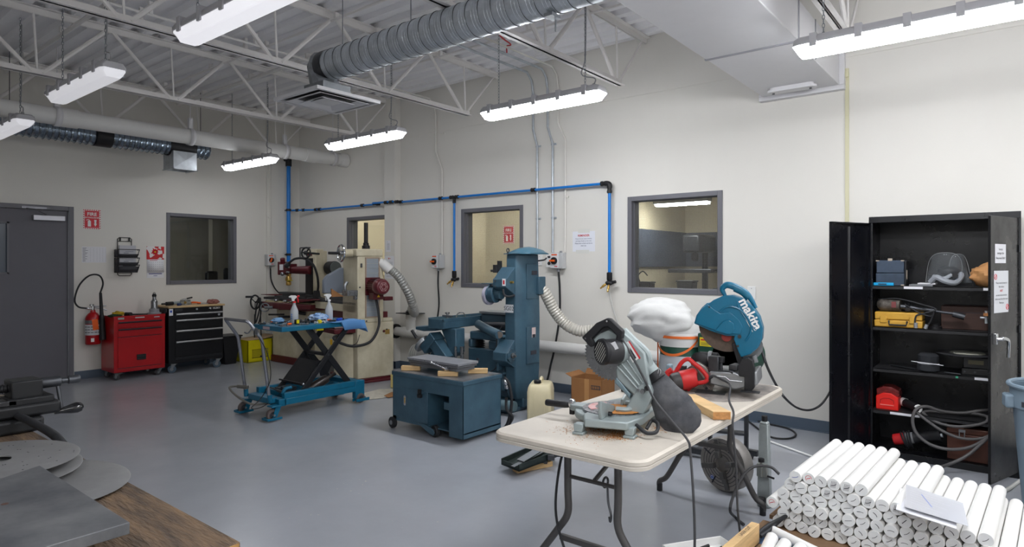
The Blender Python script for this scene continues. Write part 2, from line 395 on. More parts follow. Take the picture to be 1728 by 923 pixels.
# dark door and exit sign in the corridor; sign on the partition
t = thing('corridor_door', 'dark grey door seen at the left of the middle wired window', 'door', (-7.3, 9.28, 0))
part('leaf', dpan, t, lambda b: b.box(-7.9, -6.74, 9.26, 9.30, 0, 2.15))
part('frame', frame_m, t, lambda b: (b.box(-7.96, -7.9, 9.24, 9.3, 0, 2.2), b.box(-7.9, -6.74, 9.24, 9.3, 2.15, 2.2)))
t = thing('exit_sign', 'green exit sign seen through the top left of the middle window', 'sign', (-7.05, 9.25, 2.35))
part('plate', mat('exit_green', (20, 120, 70), .5, emit=.4), t, lambda b: b.box(-7.25, -6.85, 9.22, 9.29, 2.25, 2.42))
part('running_figure', white, t, lambda b: (b.box(-7.12, -7.07, 9.214, 9.22, 2.28, 2.39), b.box(-7.0, -6.92, 9.214, 9.22, 2.28, 2.39)))
def fire_sign(o, u, label, s=1.):
    """red extinguisher sign, o = centre, u = reading direction (x or y unit), faces u x z"""
    u = Vector(u); v = Z_; w = u.cross(v); o = Vector(o)
    t = thing('fire_extinguisher_sign', label, 'sign', o)
    W, H = .20*s, .255*s
    def rect(b, x0, x1, y0, y1, d):
        b.prism([(x0, y0), (x1, y0), (x1, y1), (x0, y1)], o, u, v, w*d)
    part('backing', mat('sign_white', (230, 228, 226), .4), t, lambda b: rect(b, -W/2, W/2, -H/2, H/2, .002), smooth=False)
    part('red_field', mat('sign_red', (200, 24, 44), .4), t, lambda b: rect(b, -W*.41, W*.41, -H*.43, H*.43, .003), smooth=False)
    def stripes(b):
        n = 9
        for sgn in (-1, 1):
            for i in range(n):
                y = -H/2+H*(i+.2)/n
                b.prism([(sgn*W*.43, y), (sgn*W*.49, y+H*.03), (sgn*W*.49, y+H*.08), (sgn*W*.43, y+H*.05)], o, u, v, w*.003)
            for i in range(7):
                x = -W*.42+W*.86*(i+.1)/7
                b.prism([(x, sgn*H*.44), (x+W*.07, sgn*H*.44), (x+W*.1, sgn*H*.49), (x+W*.03, sgn*H*.49)], o, u, v, w*.003)
    part('border_stripes', MATS['sign_red'], t, stripes, smooth=False)
    b = MB()
    b.text('FIRE', o+v*H*.25+w*.0035, u, v, H*.24, bold=.02); b.text('EXTINGUISHER', o+v*H*.08+w*.0035, u, v, H*.095, bold=.015)
    b.prism([(-W*.24, -H*.37), (-W*.06, -H*.37), (-W*.06, -H*.1), (-W*.15, -H*.03), (-W*.24, -H*.1)], o+w*.0032, u, v, w*.0006)
    b.prism([(-W*.33, -H*.08), (-W*.3, -H*.02), (-W*.15, 0), (-W*.15, -H*.02), (-W*.28, -H*.05)], o+w*.0032, u, v, w*.0006)
    b.prism([(.12*W, -.02*H), (.26*W, -.02*H), (.235*W, -.22*H), (.28*W, -.22*H), (.19*W, -.37*H), (.1*W, -.22*H), (.145*W, -.22*H)], o+w*.0032, u, v, w*.0006)
    b.build('lettering', MATS['sign_white'], t, smooth=False)
fire_sign((-6.235, 7.747, 1.93), (1, 0, 0), 'red fire extinguisher sign seen through the middle window', 1.1)
fire_sign((L+.001, 2.995, 2.045), (0, 1, 0), 'red and white striped fire extinguisher sign on the left wall beside the grey door', 1.0)
# office beyond window 4
t = thing('office_door', 'dark door seen through the left wall window', 'door', (-12.15, 4.5, 0))
part('leaf', mat('dark_door', (60, 60, 66), .5), t, lambda b: b.box(-12.19, -12.14, 4.15, 5.0, 0.01, 2.05))
part('handle', chrome, t, lambda b: b.box(-12.14, -12.1, 4.85, 4.9, 1.0, 1.25))
t = thing('office_chair', 'pair of dark chair backs seen through the left wall window', 'chair', (-10.3, 4.95, 0))
part('backrest', black, t, lambda b: (b.cbox((-10.3, 5.02, 1.2), (.08, .2, .3)), b.cbox((-10.15, 5.25, 1.26), (.08, .2, .28))), bevel=.03)
part('pedestal', black, t, lambda b: (b.cyl((-10.3, 5.02, 0), (-10.3, 5.02, 1.1), .025), b.cyl((-10.15, 5.25, 0), (-10.15, 5.25, 1.15), .025), b.cyl((-10.3, 5.02, 0), (-10.3, 5.02, .04), .25), b.cyl((-10.15, 5.25, 0), (-10.15, 5.25, .04), .2)))

# ---------------------------------------------------------------- grey door in the left wall
b = MB()
for y0, y1, z0, z1 in ((1.80, 1.855, 0, 2.19), (2.735, 2.79, 0, 2.19), (1.855, 2.735, 2.135, 2.19)): b.box(L-.16, L+.02, y0, y1, z0, z1)
dr = b.build('door_1', frame_m, kind='structure', bevel=.003)
b = MB()
for y0, y1, z0, z1 in ((1.86, 1.98, .012, 2.13), (2.12, 2.73, .012, 2.13), (1.98, 2.12, .012, 1.37), (1.98, 2.12, 1.95, 2.13)): b.box(L-.05, L-.005, y0, y1, z0, z1)
lf = b.build('door_leaf', door_m, dr, world=False, smooth=False)
part('vision_panel', mat('dim_pane', (84, 94, 108), .1), dr, lambda b: b.box(L-.035, L-.025, 1.98, 2.12, 1.37, 1.95), world=False)
part('panel_frame', frame_m, dr, lambda b: [b.box(L-.005, L+.003, *q) for q in ((1.965, 1.985, 1.35, 1.97), (2.115, 2.135, 1.35, 1.97), (1.965, 2.135, 1.95, 1.97), (1.965, 2.135, 1.35, 1.37))], world=False)
part('hinge_strip', galvd, dr, lambda b: b.cyl((L+.004, 2.735, .02), (L+.004, 2.735, 2.12), .008), world=False)
part('door_closer', mat('closer_silver', (170, 170, 176), .35, .6), dr, lambda b: b.box(L-.005, L+.05, 2.36, 2.69, 2.0, 2.065), world=False, bevel=.006)
part('closer_arm', mat('closer_arm', (120, 120, 126), .35, .7), dr, lambda b: (b.box(L+.0, L+.03, 2.25, 2.5, 2.14, 2.165), b.tube([(L+.03, 2.3, 2.14), (L+.16, 2.36, 2.12), (L+.05, 2.5, 2.07)], .007, smooth=False)), world=False)
# ---------------------------------------------------------------- roof trusses
BOT, TOP = 3.225, 3.775
def truss(x, label, first=None):
    t = thing('roof_truss', label, 'roof truss', (x, 5.45, BOT), group='white steel roof trusses')
    def ch(b):
        b.box(x-.045, x-.006, -2.9, 5.47, BOT-.022, BOT-.016); b.box(x+.006, x+.045, -2.9, 5.47, BOT-.022, BOT-.016)
        b.box(x-.012, x-.006, -2.9, 5.47, BOT-.022, BOT+.03); b.box(x+.006, x+.012, -2.9, 5.47, BOT-.022, BOT+.03)
    part('bottom_chord', steelw, t, ch)
    def tc(b):
        b.box(x-.055, x-.007, -2.9, 6.0, 3.808, 3.815); b.box(x+.007, x+.055, -2.9, 6.0, 3.808, 3.815)
        b.box(x-.014, x-.007, -2.9, 6.0, 3.755, 3.815); b.box(x+.007, x+.014, -2.9, 6.0, 3.755, 3.815)
    part('top_chord', steelw, t, tc)
    y = 5.40
    part('end_strut', steelw, t, lambda b: b.cyl((x, 5.42, BOT), (x, 5.93, TOP), .011, n=8))
    while y > -2.2:
        part('vertical_strut', steelw, t, lambda b: b.cyl((x, y+.01, BOT), (x, y-.02, TOP), .010, n=8))
        part('diagonal_brace', steelw, t, lambda b: b.cyl((x, y-.03, BOT), (x, y-.58, TOP), .019, n=8))
        part('diagonal_brace', steelw, t, lambda b: b.cyl((x, y-1.15, BOT), (x, y-.62, TOP), .019, n=8))
        y -= 1.2
    return t
for x, lb in ((-9.0, 'white roof truss farthest back, right in front of the left wall'), (-7.0, 'white roof truss second from the left wall'),
              (-5.0, 'white roof truss passing just behind the left end of the spiral duct'), (-3.0, 'white roof truss that the spiral duct crosses under, nearest left of the box duct'),
              (-1.0, 'white roof truss at top right beside the white box duct')):
    truss(x, lb)
for y, r, m, x0, x1, lb in ((4.05, .022, steelw, L+.03, -2.0, 'grey conduit along the deck behind the spiral duct'), (3.55, .012, steelw, L+.03, -2.0, 'thin white bridging rod across the trusses in front of the spiral duct'),
                (2.1, .02, steelw, L+.03, -3.0, 'grey conduit crossing the left half of the deck'), (4.9, .012, steelw, L+.03, -2.0, 'thin white bridging rod near the right wall')):
    b = MB(); b.cyl((x0, y, 3.735), (x1, y, 3.735), r, n=8)
    for x in (-8.5, -7.3, -6.1, -4.9, -3.7): b.box(x-.015, x+.015, y-r*1.6, y+r*1.6, 3.735, 3.79)
    b.build('ceiling_conduit', m, label=lb, cat='conduit', group='conduits and rods along the deck')
for x, lb in ((-6.05, 'white conduit running between the second and third trusses'), (-6.25, 'twin conduit beside the one between the second and third trusses')):
    b = MB(); b.tube([(x, -2, 3.70), (x, 4.6, 3.70)], .013, smooth=False)
    for y in (1.0, 2.4, 3.4, 4.3): b.box(x-.02, x+.02, y-.015, y+.015, 3.70, 3.815)
    b.build('ceiling_conduit', steelw, label=lb, cat='conduit', group='conduits and rods along the deck')

# ---------------------------------------------------------------- spiral duct, elbow, diffuser
DY, DZ, DR = 3.10, 3.085, .122
DX = -4.41
t = thing('spiral_duct', 'round galvanised spiral duct running along the ceiling', 'duct', (DX, DY, DZ))
def sp(b):
    prof = []; x = 0
    while x < 2.55:
        prof += [(DR, x), (DR, x+.094), (DR+.004, x+.097), (DR+.004, x+.103), (DR, x+.106)]; x += .108
        if False: break
    b.lathe(prof, (DX+.03, DY, DZ), (1, .0, 0), n=40, caps=(False, False))
part('duct_run', galv, t, sp)
def fine(b):
    x = DX+.05
    while x < -1.95:
        for k in (.03, .055, .078): b.torus((x+k, DY, DZ), DR-.0002, .0014, (1, 0, 0), n=32, m=4)
        x += .108
part('rib', galv, t, fine)
part('seam_ring', dsteel, t, lambda b: [b.torus((DX+.03+.108*k+.1065, DY, DZ), DR+.0015, .0026, (1, 0, 0), n=36, m=5) for k in range(23)])
part('end_band', dsteel, t, lambda b: b.lathe([(DR+.004, DX-.02), (DR+.006, DX+.01), (DR+.004, DX+.08)], (0, DY, DZ), (1, 0, 0), n=40, caps=(False, False)))
def elbow(b):
    R = []
    for (x, z), d in (((DX, DZ), (0, 1)), ((DX-.05, DZ+.02), (-.35, 1)), ((DX-.07, DZ-.03), (-.9, .55)), ((DX-.03, DZ-.12), (-1, 0)), ((DX-.0, 2.86), (-1, 0))):
        dv = Vector((d[0], 0, d[1])).normalized()
        R.append([Vector((x, DY, z))+Vector((0, 1, 0))*math.cos(2*PI*i/12)*DR+dv*math.sin(2*PI*i/12)*DR for i in range(12)])
    b.rings(R)
part('elbow', galvd, t, elbow, smooth=False)
part('hanger_strap', galvd, t, lambda b: [b.cyl((x, DY, DZ+DR), (x, DY, 3.85), .004, n=6) for x in (-4.2, -3.4, -2.2)])
part('trapeze_clip', galvd, t, lambda b: (b.box(-2.18, -2.12, DY-.06, DY+.03, DZ-DR-.03, DZ-DR-.01), b.cyl((-2.15, DY+.02, DZ-DR-.1), (-2.15, DY+.02, DZ-DR), .005)))
t = thing('ceiling_diffuser', 'square white air diffuser hanging under the end of the spiral duct', 'air diffuser', (-4.36, 3.07, 2.78))
CX, CY, DF = -4.36, 3.07, 2.78
def rectring(b, h0, z0, h1, z1):
    A = [Vector((CX+sx*h0, CY+sy*h0, z0)) for sx, sy in ((-1, -1), (1, -1), (1, 1), (-1, 1))]; B = [Vector((CX+sx*h1, CY+sy*h1, z1)) for sx, sy in ((-1, -1), (1, -1), (1, 1), (-1, 1))]
    for i in range(4): b.quad(A[i], A[(i+1) % 4], B[(i+1) % 4], B[i])
def dif(b):
    rectring(b, .30, DF, .30, DF+.025); rectring(b, .30, DF, .27, DF); rectring(b, .30, DF+.025, .15, DF+.06)
    rectring(b, .27, DF, .27, DF+.02)
part('frame', whitem, t, dif, recalc=False, smooth=False)
part('backing', mat('diff_dark', (90, 90, 92), .6), t, lambda b: b.box(CX-.265, CX+.265, CY-.265, CY+.265, DF+.022, DF+.024))
def cone(b, h0, h1, z0, z1): rectring(b, h0, z0, h1, z1)
part('louvre', whitem, t, lambda b: (cone(b, .235, .17, DF-.002, DF+.02),), recalc=False, smooth=False, solid=.003)
part('louvre', whitem, t, lambda b: (cone(b, .155, .10, DF-.012, DF+.02),), recalc=False, smooth=False, solid=.003)
part('centre_plate', whitem, t, lambda b: (b.box(CX-.09, CX+.09, CY-.09, CY+.09, DF, DF+.005),), smooth=False)
part('neck', galvd, t, lambda b: b.box(CX-.13, CX+.13, CY-.13, CY+.13, DF+.05, DF+.13), smooth=False)

# ---------------------------------------------------------------- white box duct at right
BX0, BX1 = -1.80, -1.165
t = thing('box_duct', 'large white rectangular air duct running to the right wall', 'duct', (-1.5, 6, 3))
part('near_section', whitem, t, lambda b: b.box(BX0-.01, BX1+.008, 0.6, 4.60, 3.0, 3.62), bevel=.006)
part('far_section', whitem, t, lambda b: (b.box(BX0, BX1, 4.61, 5.97, 2.995, 3.30),), bevel=.006)
part('joint_flange', mat('joint_shadow', (150, 150, 156), .5), t, lambda b: b.box(BX0-.014, BX1+.014, 4.595, 4.615, 2.992, 3.62))
part('wall_collar', whitem, t, lambda b: (b.box(BX0-.03, BX1+.04, 5.93, 5.999, 2.955, 2.995), b.box(BX1, BX1+.04, 5.93, 5.999, 2.995, 3.34), b.box(BX0-.03, BX0, 5.93, 5.999, 2.995, 3.34)), bevel=.003)
part('seam', galvd, t, lambda b: (b.box(BX1, BX1+.006, 5.10, 5.11, 3.0, 3.3)))
part('access_cover', whitem, t, lambda b: (b.prism([(p[0], p[1]) for p in rrect(-.20, .20, -.055, .055, .054)], (-1.49, 5.72, 2.955), (1, 0, 0), (0, 1, 0), (0, 0, .02)), b.prism([(p[0], p[1]) for p in rrect(-.18, .18, -.045, .045, .044)], (-1.49, 5.72, 2.97), (1, 0, 0), (0, 1, 0), (0, 0, .03))))
part('cover_knob', dsteel, t, lambda b: [b.cyl((-1.49+k, 5.72, 2.945), (-1.49+k, 5.72, 2.958), .01) for k in (-.15, .15)])

# ---------------------------------------------------------------- white pipe and flexible duct near the left wall
PX, PZ, PR = -8.03, 3.05, .092
t = thing('white_vent_pipe', 'long white vent pipe hung from straps across the left of the ceiling', 'pipe', (PX, 5.9, PZ))
part('pipe_run', whitep, t, lambda b: b.cyl((PX, -2.5, PZ), (PX, 5.998, PZ), PR, n=28))
for y in (2.35, 5.35): part('coupling', whitep, t, lambda b: b.lathe([(PR, y-.09), (PR+.01, y-.09), (PR+.01, y+.09), (PR, y+.09)], (PX, 0, PZ), (0, 1, 0), n=28, caps=(False, False)))
part('end_elbow', whitep, t, lambda b: b.lathe([(PR+.006, 5.86), (PR+.012, 5.88), (PR+.012, 5.99)], (PX, 0, PZ), (0, 1, 0), n=28, caps=(False, False)))
for y in (2.25, 3.65, 4.95, 5.75): part('strap', whitem, t, lambda b: (b.lathe([(PR+.013, y-.03), (PR+.013, y+.03)], (PX, 0, PZ), (0, 1, 0), n=28, caps=(False, False)), b.box(PX-.02, PX+.02, y-.025, y+.025, PZ+PR, PZ+PR+.14), b.cyl((PX, y, PZ+PR+.1), (PX, y, 3.83), .005, n=6)), solid=.002)
FX, FZ, FR = -8.72, 3.03, .125
t = thing('flexible_duct', 'ribbed silver foil duct running behind the white vent pipe', 'duct', (FX, 4.1, FZ))
foil = mat('foil', (150, 165, 180), .22, .9, var=.35, vscale=18, rvar=.1, bump=.5, bscale=22)
def flex(b):
    prof = []; y = -1.0
    while y < 4.2: prof += [(FR-.010, y), (FR+.002, y+.022), (FR-.010, y+.044)]; y += .062
    b.lathe(prof, (FX, 0, FZ), (0, 1, 0), n=28)
part('foil_skin', foil, t, flex)
part('wire_rib', dsteel, t, lambda b: [b.torus((FX, -1+.062*k+.022, FZ), FR+.002, .003, (0, 1, 0), n=24, m=4) for k in range(84)])
part('tape_band', blackp, t, lambda b: b.lathe([(FR+.006, 2.82), (FR+.006, 3.0)], (FX, 0, FZ), (0, 1, 0), n=28, caps=(False, False)))
part('tape_band', blackp, t, lambda b: b.lathe([(FR+.008, 3.66), (FR+.008, 4.0)], (FX, 0, FZ), (0, 1, 0), n=28, caps=(False, False)))
def ob(b):
    x0, x1, y0, y1, z0, z1 = -8.87, -8.57, 3.68, 3.98, 2.72, 2.95
    b.quad((x0, y0, z0), (x0, y1, z0), (x0, y1, z1), (x0, y0, z1)); b.quad((x0, y1, z0), (x1, y1, z0), (x1, y1, z1), (x0, y1, z1)); b.quad((x0, y0, z0), (x1, y0, z0), (x1, y0, z1), (x0, y0, z1))
    c = Vector((x1+.012, (y0+y1)/2, (z0+z1)/2)); q = [Vector(p) for p in ((x1, y0, z0), (x1, y1, z0), (x1, y1, z1), (x1, y0, z1))]
    for i in range(4): b._face([b.bm.verts.new(p) for p in (q[i], q[(i+1) % 4], c)])
    b.box(x0+.03, x1-.03, y0+.03, y1-.03, z0+.02, z0+.03); b.box(x0-.01, x1+.01, y0-.01, y0+.01, z0-.008, z0+.002); b.box(x0-.01, x1+.01, y1-.01, y1+.01, z0-.008, z0+.002); b.box(x1-.01, x1+.01, y0-.01, y1+.01, z0-.008, z0+.002)
part('outlet_box', galv, t, ob, smooth=False)
part('hanger_wire', dsteel, t, lambda b: (b.cyl((FX, 4.1, FZ+FR), (FX, 4.1, 3.83), .004, n=6), b.cyl((FX, 2.0, FZ+FR), (FX, 2.0, 3.83), .004, n=6)))

# ---------------------------------------------------------------- hanging lamps
housing_m = mat('lamp_housing', (176, 175, 178), .5)
cordm = mat('lamp_cord', (150, 150, 152), .5)
def lens_m(n, e, col=(.94, .96, 1.0)):
    return mat('lens_'+n, (235, 236, 240), .3, emit=e, ecol=(*col, 1))
CH = []
def chain_mesh(L_):
    b = MB(); n = int(L_/.026)
    for i in range(n):
        ax = (1, 0, 0) if i % 2 else (0, 1, 0)
        s0 = len(b.bm.verts); b.torus((0, 0, 0), .0075, .0022, ax, n=8, m=4)
        b.bm.verts.ensure_lookup_table()
        for v in b.bm.verts[s0:]: v.co.z = v.co.z*1.9+.013+.026*i
    return b
chain_src = None
def lamp(x0, y, label, emat, dangle=(1, 0), zl=2.80, ln=1.22, first=False):
    global chain_src
    xc = x0+ln/2
    t = thing('hanging_light', label, 'ceiling light', (xc, y, zl), group='long sealed strip lights on chains')
    def hs(b):
        R = []
        for x, k in ((-ln/2, .82), (-ln/2+.03, 1), (ln/2-.03, 1), (ln/2, .82)):
            R.append([Vector((x, p[0]*k, .022+p[1]*k)) for p in ((-.088, 0), (-.088, .022), (-.062, .055), (.062, .055), (.088, .022), (.088, 0))])
        b.rings(R)
    part('housing', housing_m, t, hs, world=False, bevel=.004)
    def lens(b):
        R = []
        for x, k, s in ((-ln/2-.006, .80, 1), (-ln/2+.035, 1, 1), (ln/2-.035, 1, 1), (ln/2+.006, .80, 1)):
            zz = .0 if abs(x) > ln/2 else -.052
            R.append([Vector((x if p[1] > -.02 else x*(1-.055), p[0]*k, .022+p[1])) for p in ((-.085, 0), (-.080, -.02), (-.052, -.056), (.052, -.056), (.080, -.02), (.085, 0))])
        b.rings(R)
    part('diffuser', emat, t, lens, world=False, bevel=.005)
    for k in range(5):
        x = -ln/2+.12+k*(ln-.24)/4
        part('latch', housing_m, t, lambda b: (b.box(x-.02, x+.02, -.096, -.086, .0, .05), b.box(x-.02, x+.02, -.096, .096, .05, .08), b.box(x-.02, x+.02, .086, .096, .0, .05)), world=False)
    for s in (-1, 1):
        H_ = 3.80-zl-.08
        if chain_src is None: chain_src = chain_mesh(.94).build('chain', galvd, t, world=False)
        else:
            c = chain_src.copy(); COL.objects.link(c); c.parent = t; c.name = 'chain'
        c = chain_src if (s == -1 and first) else t.children[-1] if t.children else None
        kids = [o for o in bpy.data.objects if o.parent == t and o.name.startswith('chain')]
        kids[-1].location = (s*(ln/2-.16), 0, .075)
    for s in (-1, 1): part('hook', galvd, t, lambda b: b.torus((s*(ln/2-.16), 0, .08), .012, .003, (0, 1, 0), n=10, m=5), world=False)
    sx = dangle[0]
    part('power_cord', cordm, t, lambda b: (b.tube([(sx*(ln/2-.08), 0, .09), (sx*(ln/2-.07), .0, .14), (sx*(ln/2-.2), .01, .2), (sx*(ln/2-.165), .01, .35), (sx*(ln/2-.16), 0.01, .95)], .005, n=6), b.cyl((sx*(ln/2-.08), 0, .07), (sx*(ln/2-.08), 0, .10), .012)), world=False)
    return t
LP = 58.
em_full = lens_m('bright', LP); em_mid = lens_m('mid', 15.0/58*LP); em_dim = lens_m('dimmed', .44, (.96, .95, 1.0))
lamp(-3.75, 4.32, 'bright strip light on chains left of the white box duct, above the blue pipe corner', em_full, first=True)
lamp(-6.12, 4.34, 'bright strip light on chains below the square air diffuser', em_mid)
lamp(-8.60, 4.40, 'small-looking strip light on chains in front of the white vent pipe and far corner', em_mid)
lamp(-1.08, 4.24, 'bright strip light at top right of the photo, in front of the box duct', em_full)
lamp(-3.85, 1.72, 'large dull white strip light cut by the top edge of the photo', lens_m('dim_b', .66, (.96, .95, 1)))
lamp(-6.09, 1.70, 'dull white strip light hanging in front of the flexible foil duct', em_dim)
lamp(-8.46, 1.78, 'dull strip light cut by the left edge of the photo', em_dim)
lamp(1.3, 4.24, 'added bright strip light, out of view on the right', em_full)  # lamp added out of view to light the foreground
lamp(-1.0, 1.72, 'added bright strip light, unseen above the camera near the folding table', em_full)  # unseen lamp added for light from above on the foreground
lamp(-.9, -.85, 'added bright strip light, unseen behind the camera over the workbench aisle', em_full)  # added behind the camera to lift the dark near faces
lamp(1.4, -.85, 'added bright strip light, unseen behind the camera over the rod pallet aisle', em_full)  # added behind the camera to brighten the rod ends
lamp(1.3, 1.72, 'added bright strip light, unseen above and behind the black cabinet aisle', em_full)  # another unseen lamp, added as extra foreground light
# ---------------------------------------------------------------- compressed air line
PY = 5.925
t = thing('air_pipe_riser', 'thick blue vertical air pipe near the far corner, ending in a brass valve', 'pipe', (-9.2, 5.74, 1.2))
part('pipe', bluep, t, lambda b: b.cyl((-9.2, 5.74, 1.36), (-9.2, 5.74, 3.14), .031, n=18))
part('top_fitting', blackp, t, lambda b: (b.cyl((-9.2, 5.74, 3.05), (-9.2, 5.74, 3.19), .048), b.cyl((-9.2, 5.74, 3.17), (-9.325, 5.74, 3.17), .034)))
part('bottom_fitting', blackp, t, lambda b: b.lathe([(.034, 1.30), (.046, 1.31), (.046, 1.36), (.05, 1.37), (.05, 1.42), (.04, 1.44)], (-9.2, 5.74, 0)))
part('ball_valve', brass, t, lambda b: (b.lathe([(.03, 1.12), (.042, 1.13), (.042, 1.17), (.034, 1.18), (.05, 1.2), (.05, 1.24), (.034, 1.27), (.04, 1.28), (.04, 1.31)], (-9.2, 5.74, 0), n=12), b.cyl((-9.2, 5.74, 1.22), (-9.13, 5.70, 1.22), .018)))
part('valve_handle', yellow, t, lambda b: b.cbox((-9.10, 5.70, 1.2), (.02, .1, .012)), bevel=.004)
for z in (1.62, 2.34): part('wall_clamp', blackp, t, lambda b: (b.cyl((-9.2, 5.74, z-.018), (-9.2, 5.74, z+.018), .042), b.box(-9.33, -9.23, 5.73, 5.75, z-.008, z+.008)))
t = thing('air_pipe_line', 'thin blue air pipe running along the right wall with a drop at each end', 'pipe', (-6, PY, 2.33))
def run(b):
    for a, c in (((-8.75, PY), (-7.22, PY)), ((-7.1, 5.82), (-7.0, 5.82)), ((-6.78, PY), (-3.44, PY))): b.cyl((a[0], a[1], 2.333), (c[0], c[1], 2.333), .0145, n=12)
part('pipe', bluep, t, lambda b: b.cyl((-9.14, 5.76, 2.333), (-8.75, PY, 2.333), .0145))
part('pipe', bluep, t, lambda b: b.cyl((-8.75, PY, 2.333), (-7.22, PY, 2.333), .0145))
part('pipe', bluep, t, lambda b: b.cyl((-7.22, 5.85, 2.34), (-6.78, 5.85, 2.34), .0145))
part('pipe', bluep, t, lambda b: b.cyl((-6.74, PY, 2.333), (-3.44, PY, 2.333), .0145))
part('drop_pipe', bluep, t, lambda b: b.cyl((-3.385, PY, 1.34), (-3.385, PY, 2.27), .017))
part('drop_pipe', bluep, t, lambda b: b.cyl((-5.674, PY, 1.36), (-5.674, PY, 2.30), .0155))
def fit(x, y, z, dx=.03, r=.024, ax=(1, 0, 0)):
    part('fitting', blackp, t, lambda b: b.lathe([(r*.8, -dx), (r, -dx*.9), (r, -dx*.4), (r*.85, -dx*.3), (r*.85, dx*.3), (r, dx*.4), (r, dx*.9), (r*.8, dx)], (x, y, z), ax, n=12))
for x, y in ((-9.05, 5.80), (-8.95, 5.845), (-8.72, PY), (-8.62, PY), (-7.55, PY), (-7.2, 5.87), (-7.2, 5.93), (-6.93, 5.85), (-6.82, 5.85), (-6.74, 5.88), (-6.70, PY), (-5.92, PY), (-4.4, PY), (-5.72, PY), (-5.63, PY)): fit(x, y, 2.335)
fit(-5.674, PY, 2.30, .045, .024, (0, 0, 1)); fit(-3.45, PY, 2.333, .04, .028); fit(-3.385, PY, 2.27, .045, .028, (0, 0, 1))
part('elbow', blackp, t, lambda b: b.tube([(-3.44, PY, 2.333), (-3.40, PY, 2.328), (-3.385, PY, 2.31), (-3.385, PY, 2.28)], .029, n=12))
for x in (-3.385, -5.674):
    z = 1.34
    part('manifold', blackp, t, lambda b: (b.lathe([(.018, z+.04), (.03, z+.035), (.03, z-.04), (.024, z-.05)], (x, PY, 0), n=14), b.ball((x, PY-.01, z-.075), .035, sc=(1.3, .9, .8), n=12, m=8), b.cyl((x+.03, PY, z-.07), (x+.075, PY+.0, z-.06), .016), b.cyl((x, PY, z-.07), (x, 5.995, z-.07), .02)))
    part('brass_nozzle', brass, t, lambda b: b.lathe([(.01, 0), (.014, .02), (.014, .05), (.009, .055), (.009, .08)], (x-.03, PY-.02, z-.085), (-.6, -.2, -.5), n=10))
    part('brass_nozzle', brass, t, lambda b: b.lathe([(.01, 0), (.014, .02), (.014, .05), (.009, .055), (.009, .08)], (x+.01, PY-.03, z-.095), (.05, -.4, -.8), n=10))
hose_clear = mat('clear_hose', (200, 200, 196), .4)
tag(part('air_hose', hose_clear, None, lambda b: b.tube([(-3.37, 5.89, 1.19), (-3.35, 5.93, 1.0), (-3.27, 5.96, .75), (-3.2, 5.975, .45)], .007)), 'thin clear hose hanging under the blue pipe drop beside the white cloth bag', 'hose')

# ---------------------------------------------------------------- conduits down the wall
def conduit(x, z0, label, m, r=.014, jog=3.0, dx=.06, jlen=.2, top=3.7, back=1.4, clamps=(1.95, 2.6)):
    y = 5.985-r
    t = thing('wall_conduit', label, 'conduit', (x, y, z0), group='conduits on the right wall')
    part('tube', m, t, lambda b: b.tube([(x, y, z0), (x, y, jog-jlen/2), (x-dx, y-.0, jog+jlen/2), (x-dx, y, top-.22), (x-dx, y-.03, top-.08), (x-dx, y-.12, top), (x-dx, y-back, top)], r, n=10, smooth=False))
    for z in clamps: part('clamp', m, t, lambda b: (b.torus((x, y, z), r+.001, .003, (0, 0, 1), n=12, m=5), b.box(x-.035, x+.035, 5.985, 5.999, z-.01, z+.01)))
    part('coupling', m, t, lambda b: b.cyl((x-dx, y, jog+.45), (x-dx, y, jog+.53), r*1.35, n=10))
conduit(-4.375, 1.6, 'silver conduit ending just above the blue grinding machine', galv, jog=2.95, clamps=(2.0, 2.85))
conduit(-4.155, 1.60, 'silver conduit running down to the small socket box', galv, jog=2.95, clamps=(2.0, 2.85), dx=.07)
conduit(-3.985, 1.60, 'cream painted conduit running down to the right rotary switch', wall_m, r=.011, jog=2.98, dx=.1, clamps=(2.23, 3.4))
conduit(-5.945, 1.60, 'cream painted conduit running down to the middle rotary switch', wall_m, r=.011, jog=2.85, dx=.12, jlen=.25, clamps=(2.2, 3.2), top=3.66)
t = thing('wall_conduit', 'cream conduit on the left wall running down to the switch by the far corner', 'conduit', (-9.31, 5.46, 1.5), group='conduits on the left wall')
part('tube', wall_m, t, lambda b: b.cyl((-9.29, 5.47, 1.62), (-9.29, 5.47, 3.8), .012))
part('clamp', wall_m, t, lambda b: b.box(-9.30, -9.275, 5.44, 5.5, 2.2, 2.22))
tag(part('red_cable', redi, None, lambda b: b.tube([(-3.55, 4.1, 3.77), (-3.75, 4.5, 3.62), (-4.0, 5.0, 3.70), (-4.21, 5.2, 3.78), (-4.21, 5.2, 3.71)], .007)), 'thin red cable looping down from the deck beside the spiral duct', 'cable')
t = thing('junction_box', 'small white junction box under the deck right of the air diffuser', 'junction box', (-6.3, 5.4, 3.65))
part('box', whitem, t, lambda b: b.cbox((-6.15, 5.35, 3.68), (.13, .13, .06)), bevel=.006)
part('conduit_arm', steelw, t, lambda b: b.tube([(-6.15, 5.35, 3.7), (-6.5, 5.3, 3.72), (-7.2, 5.2, 3.74)], .012))

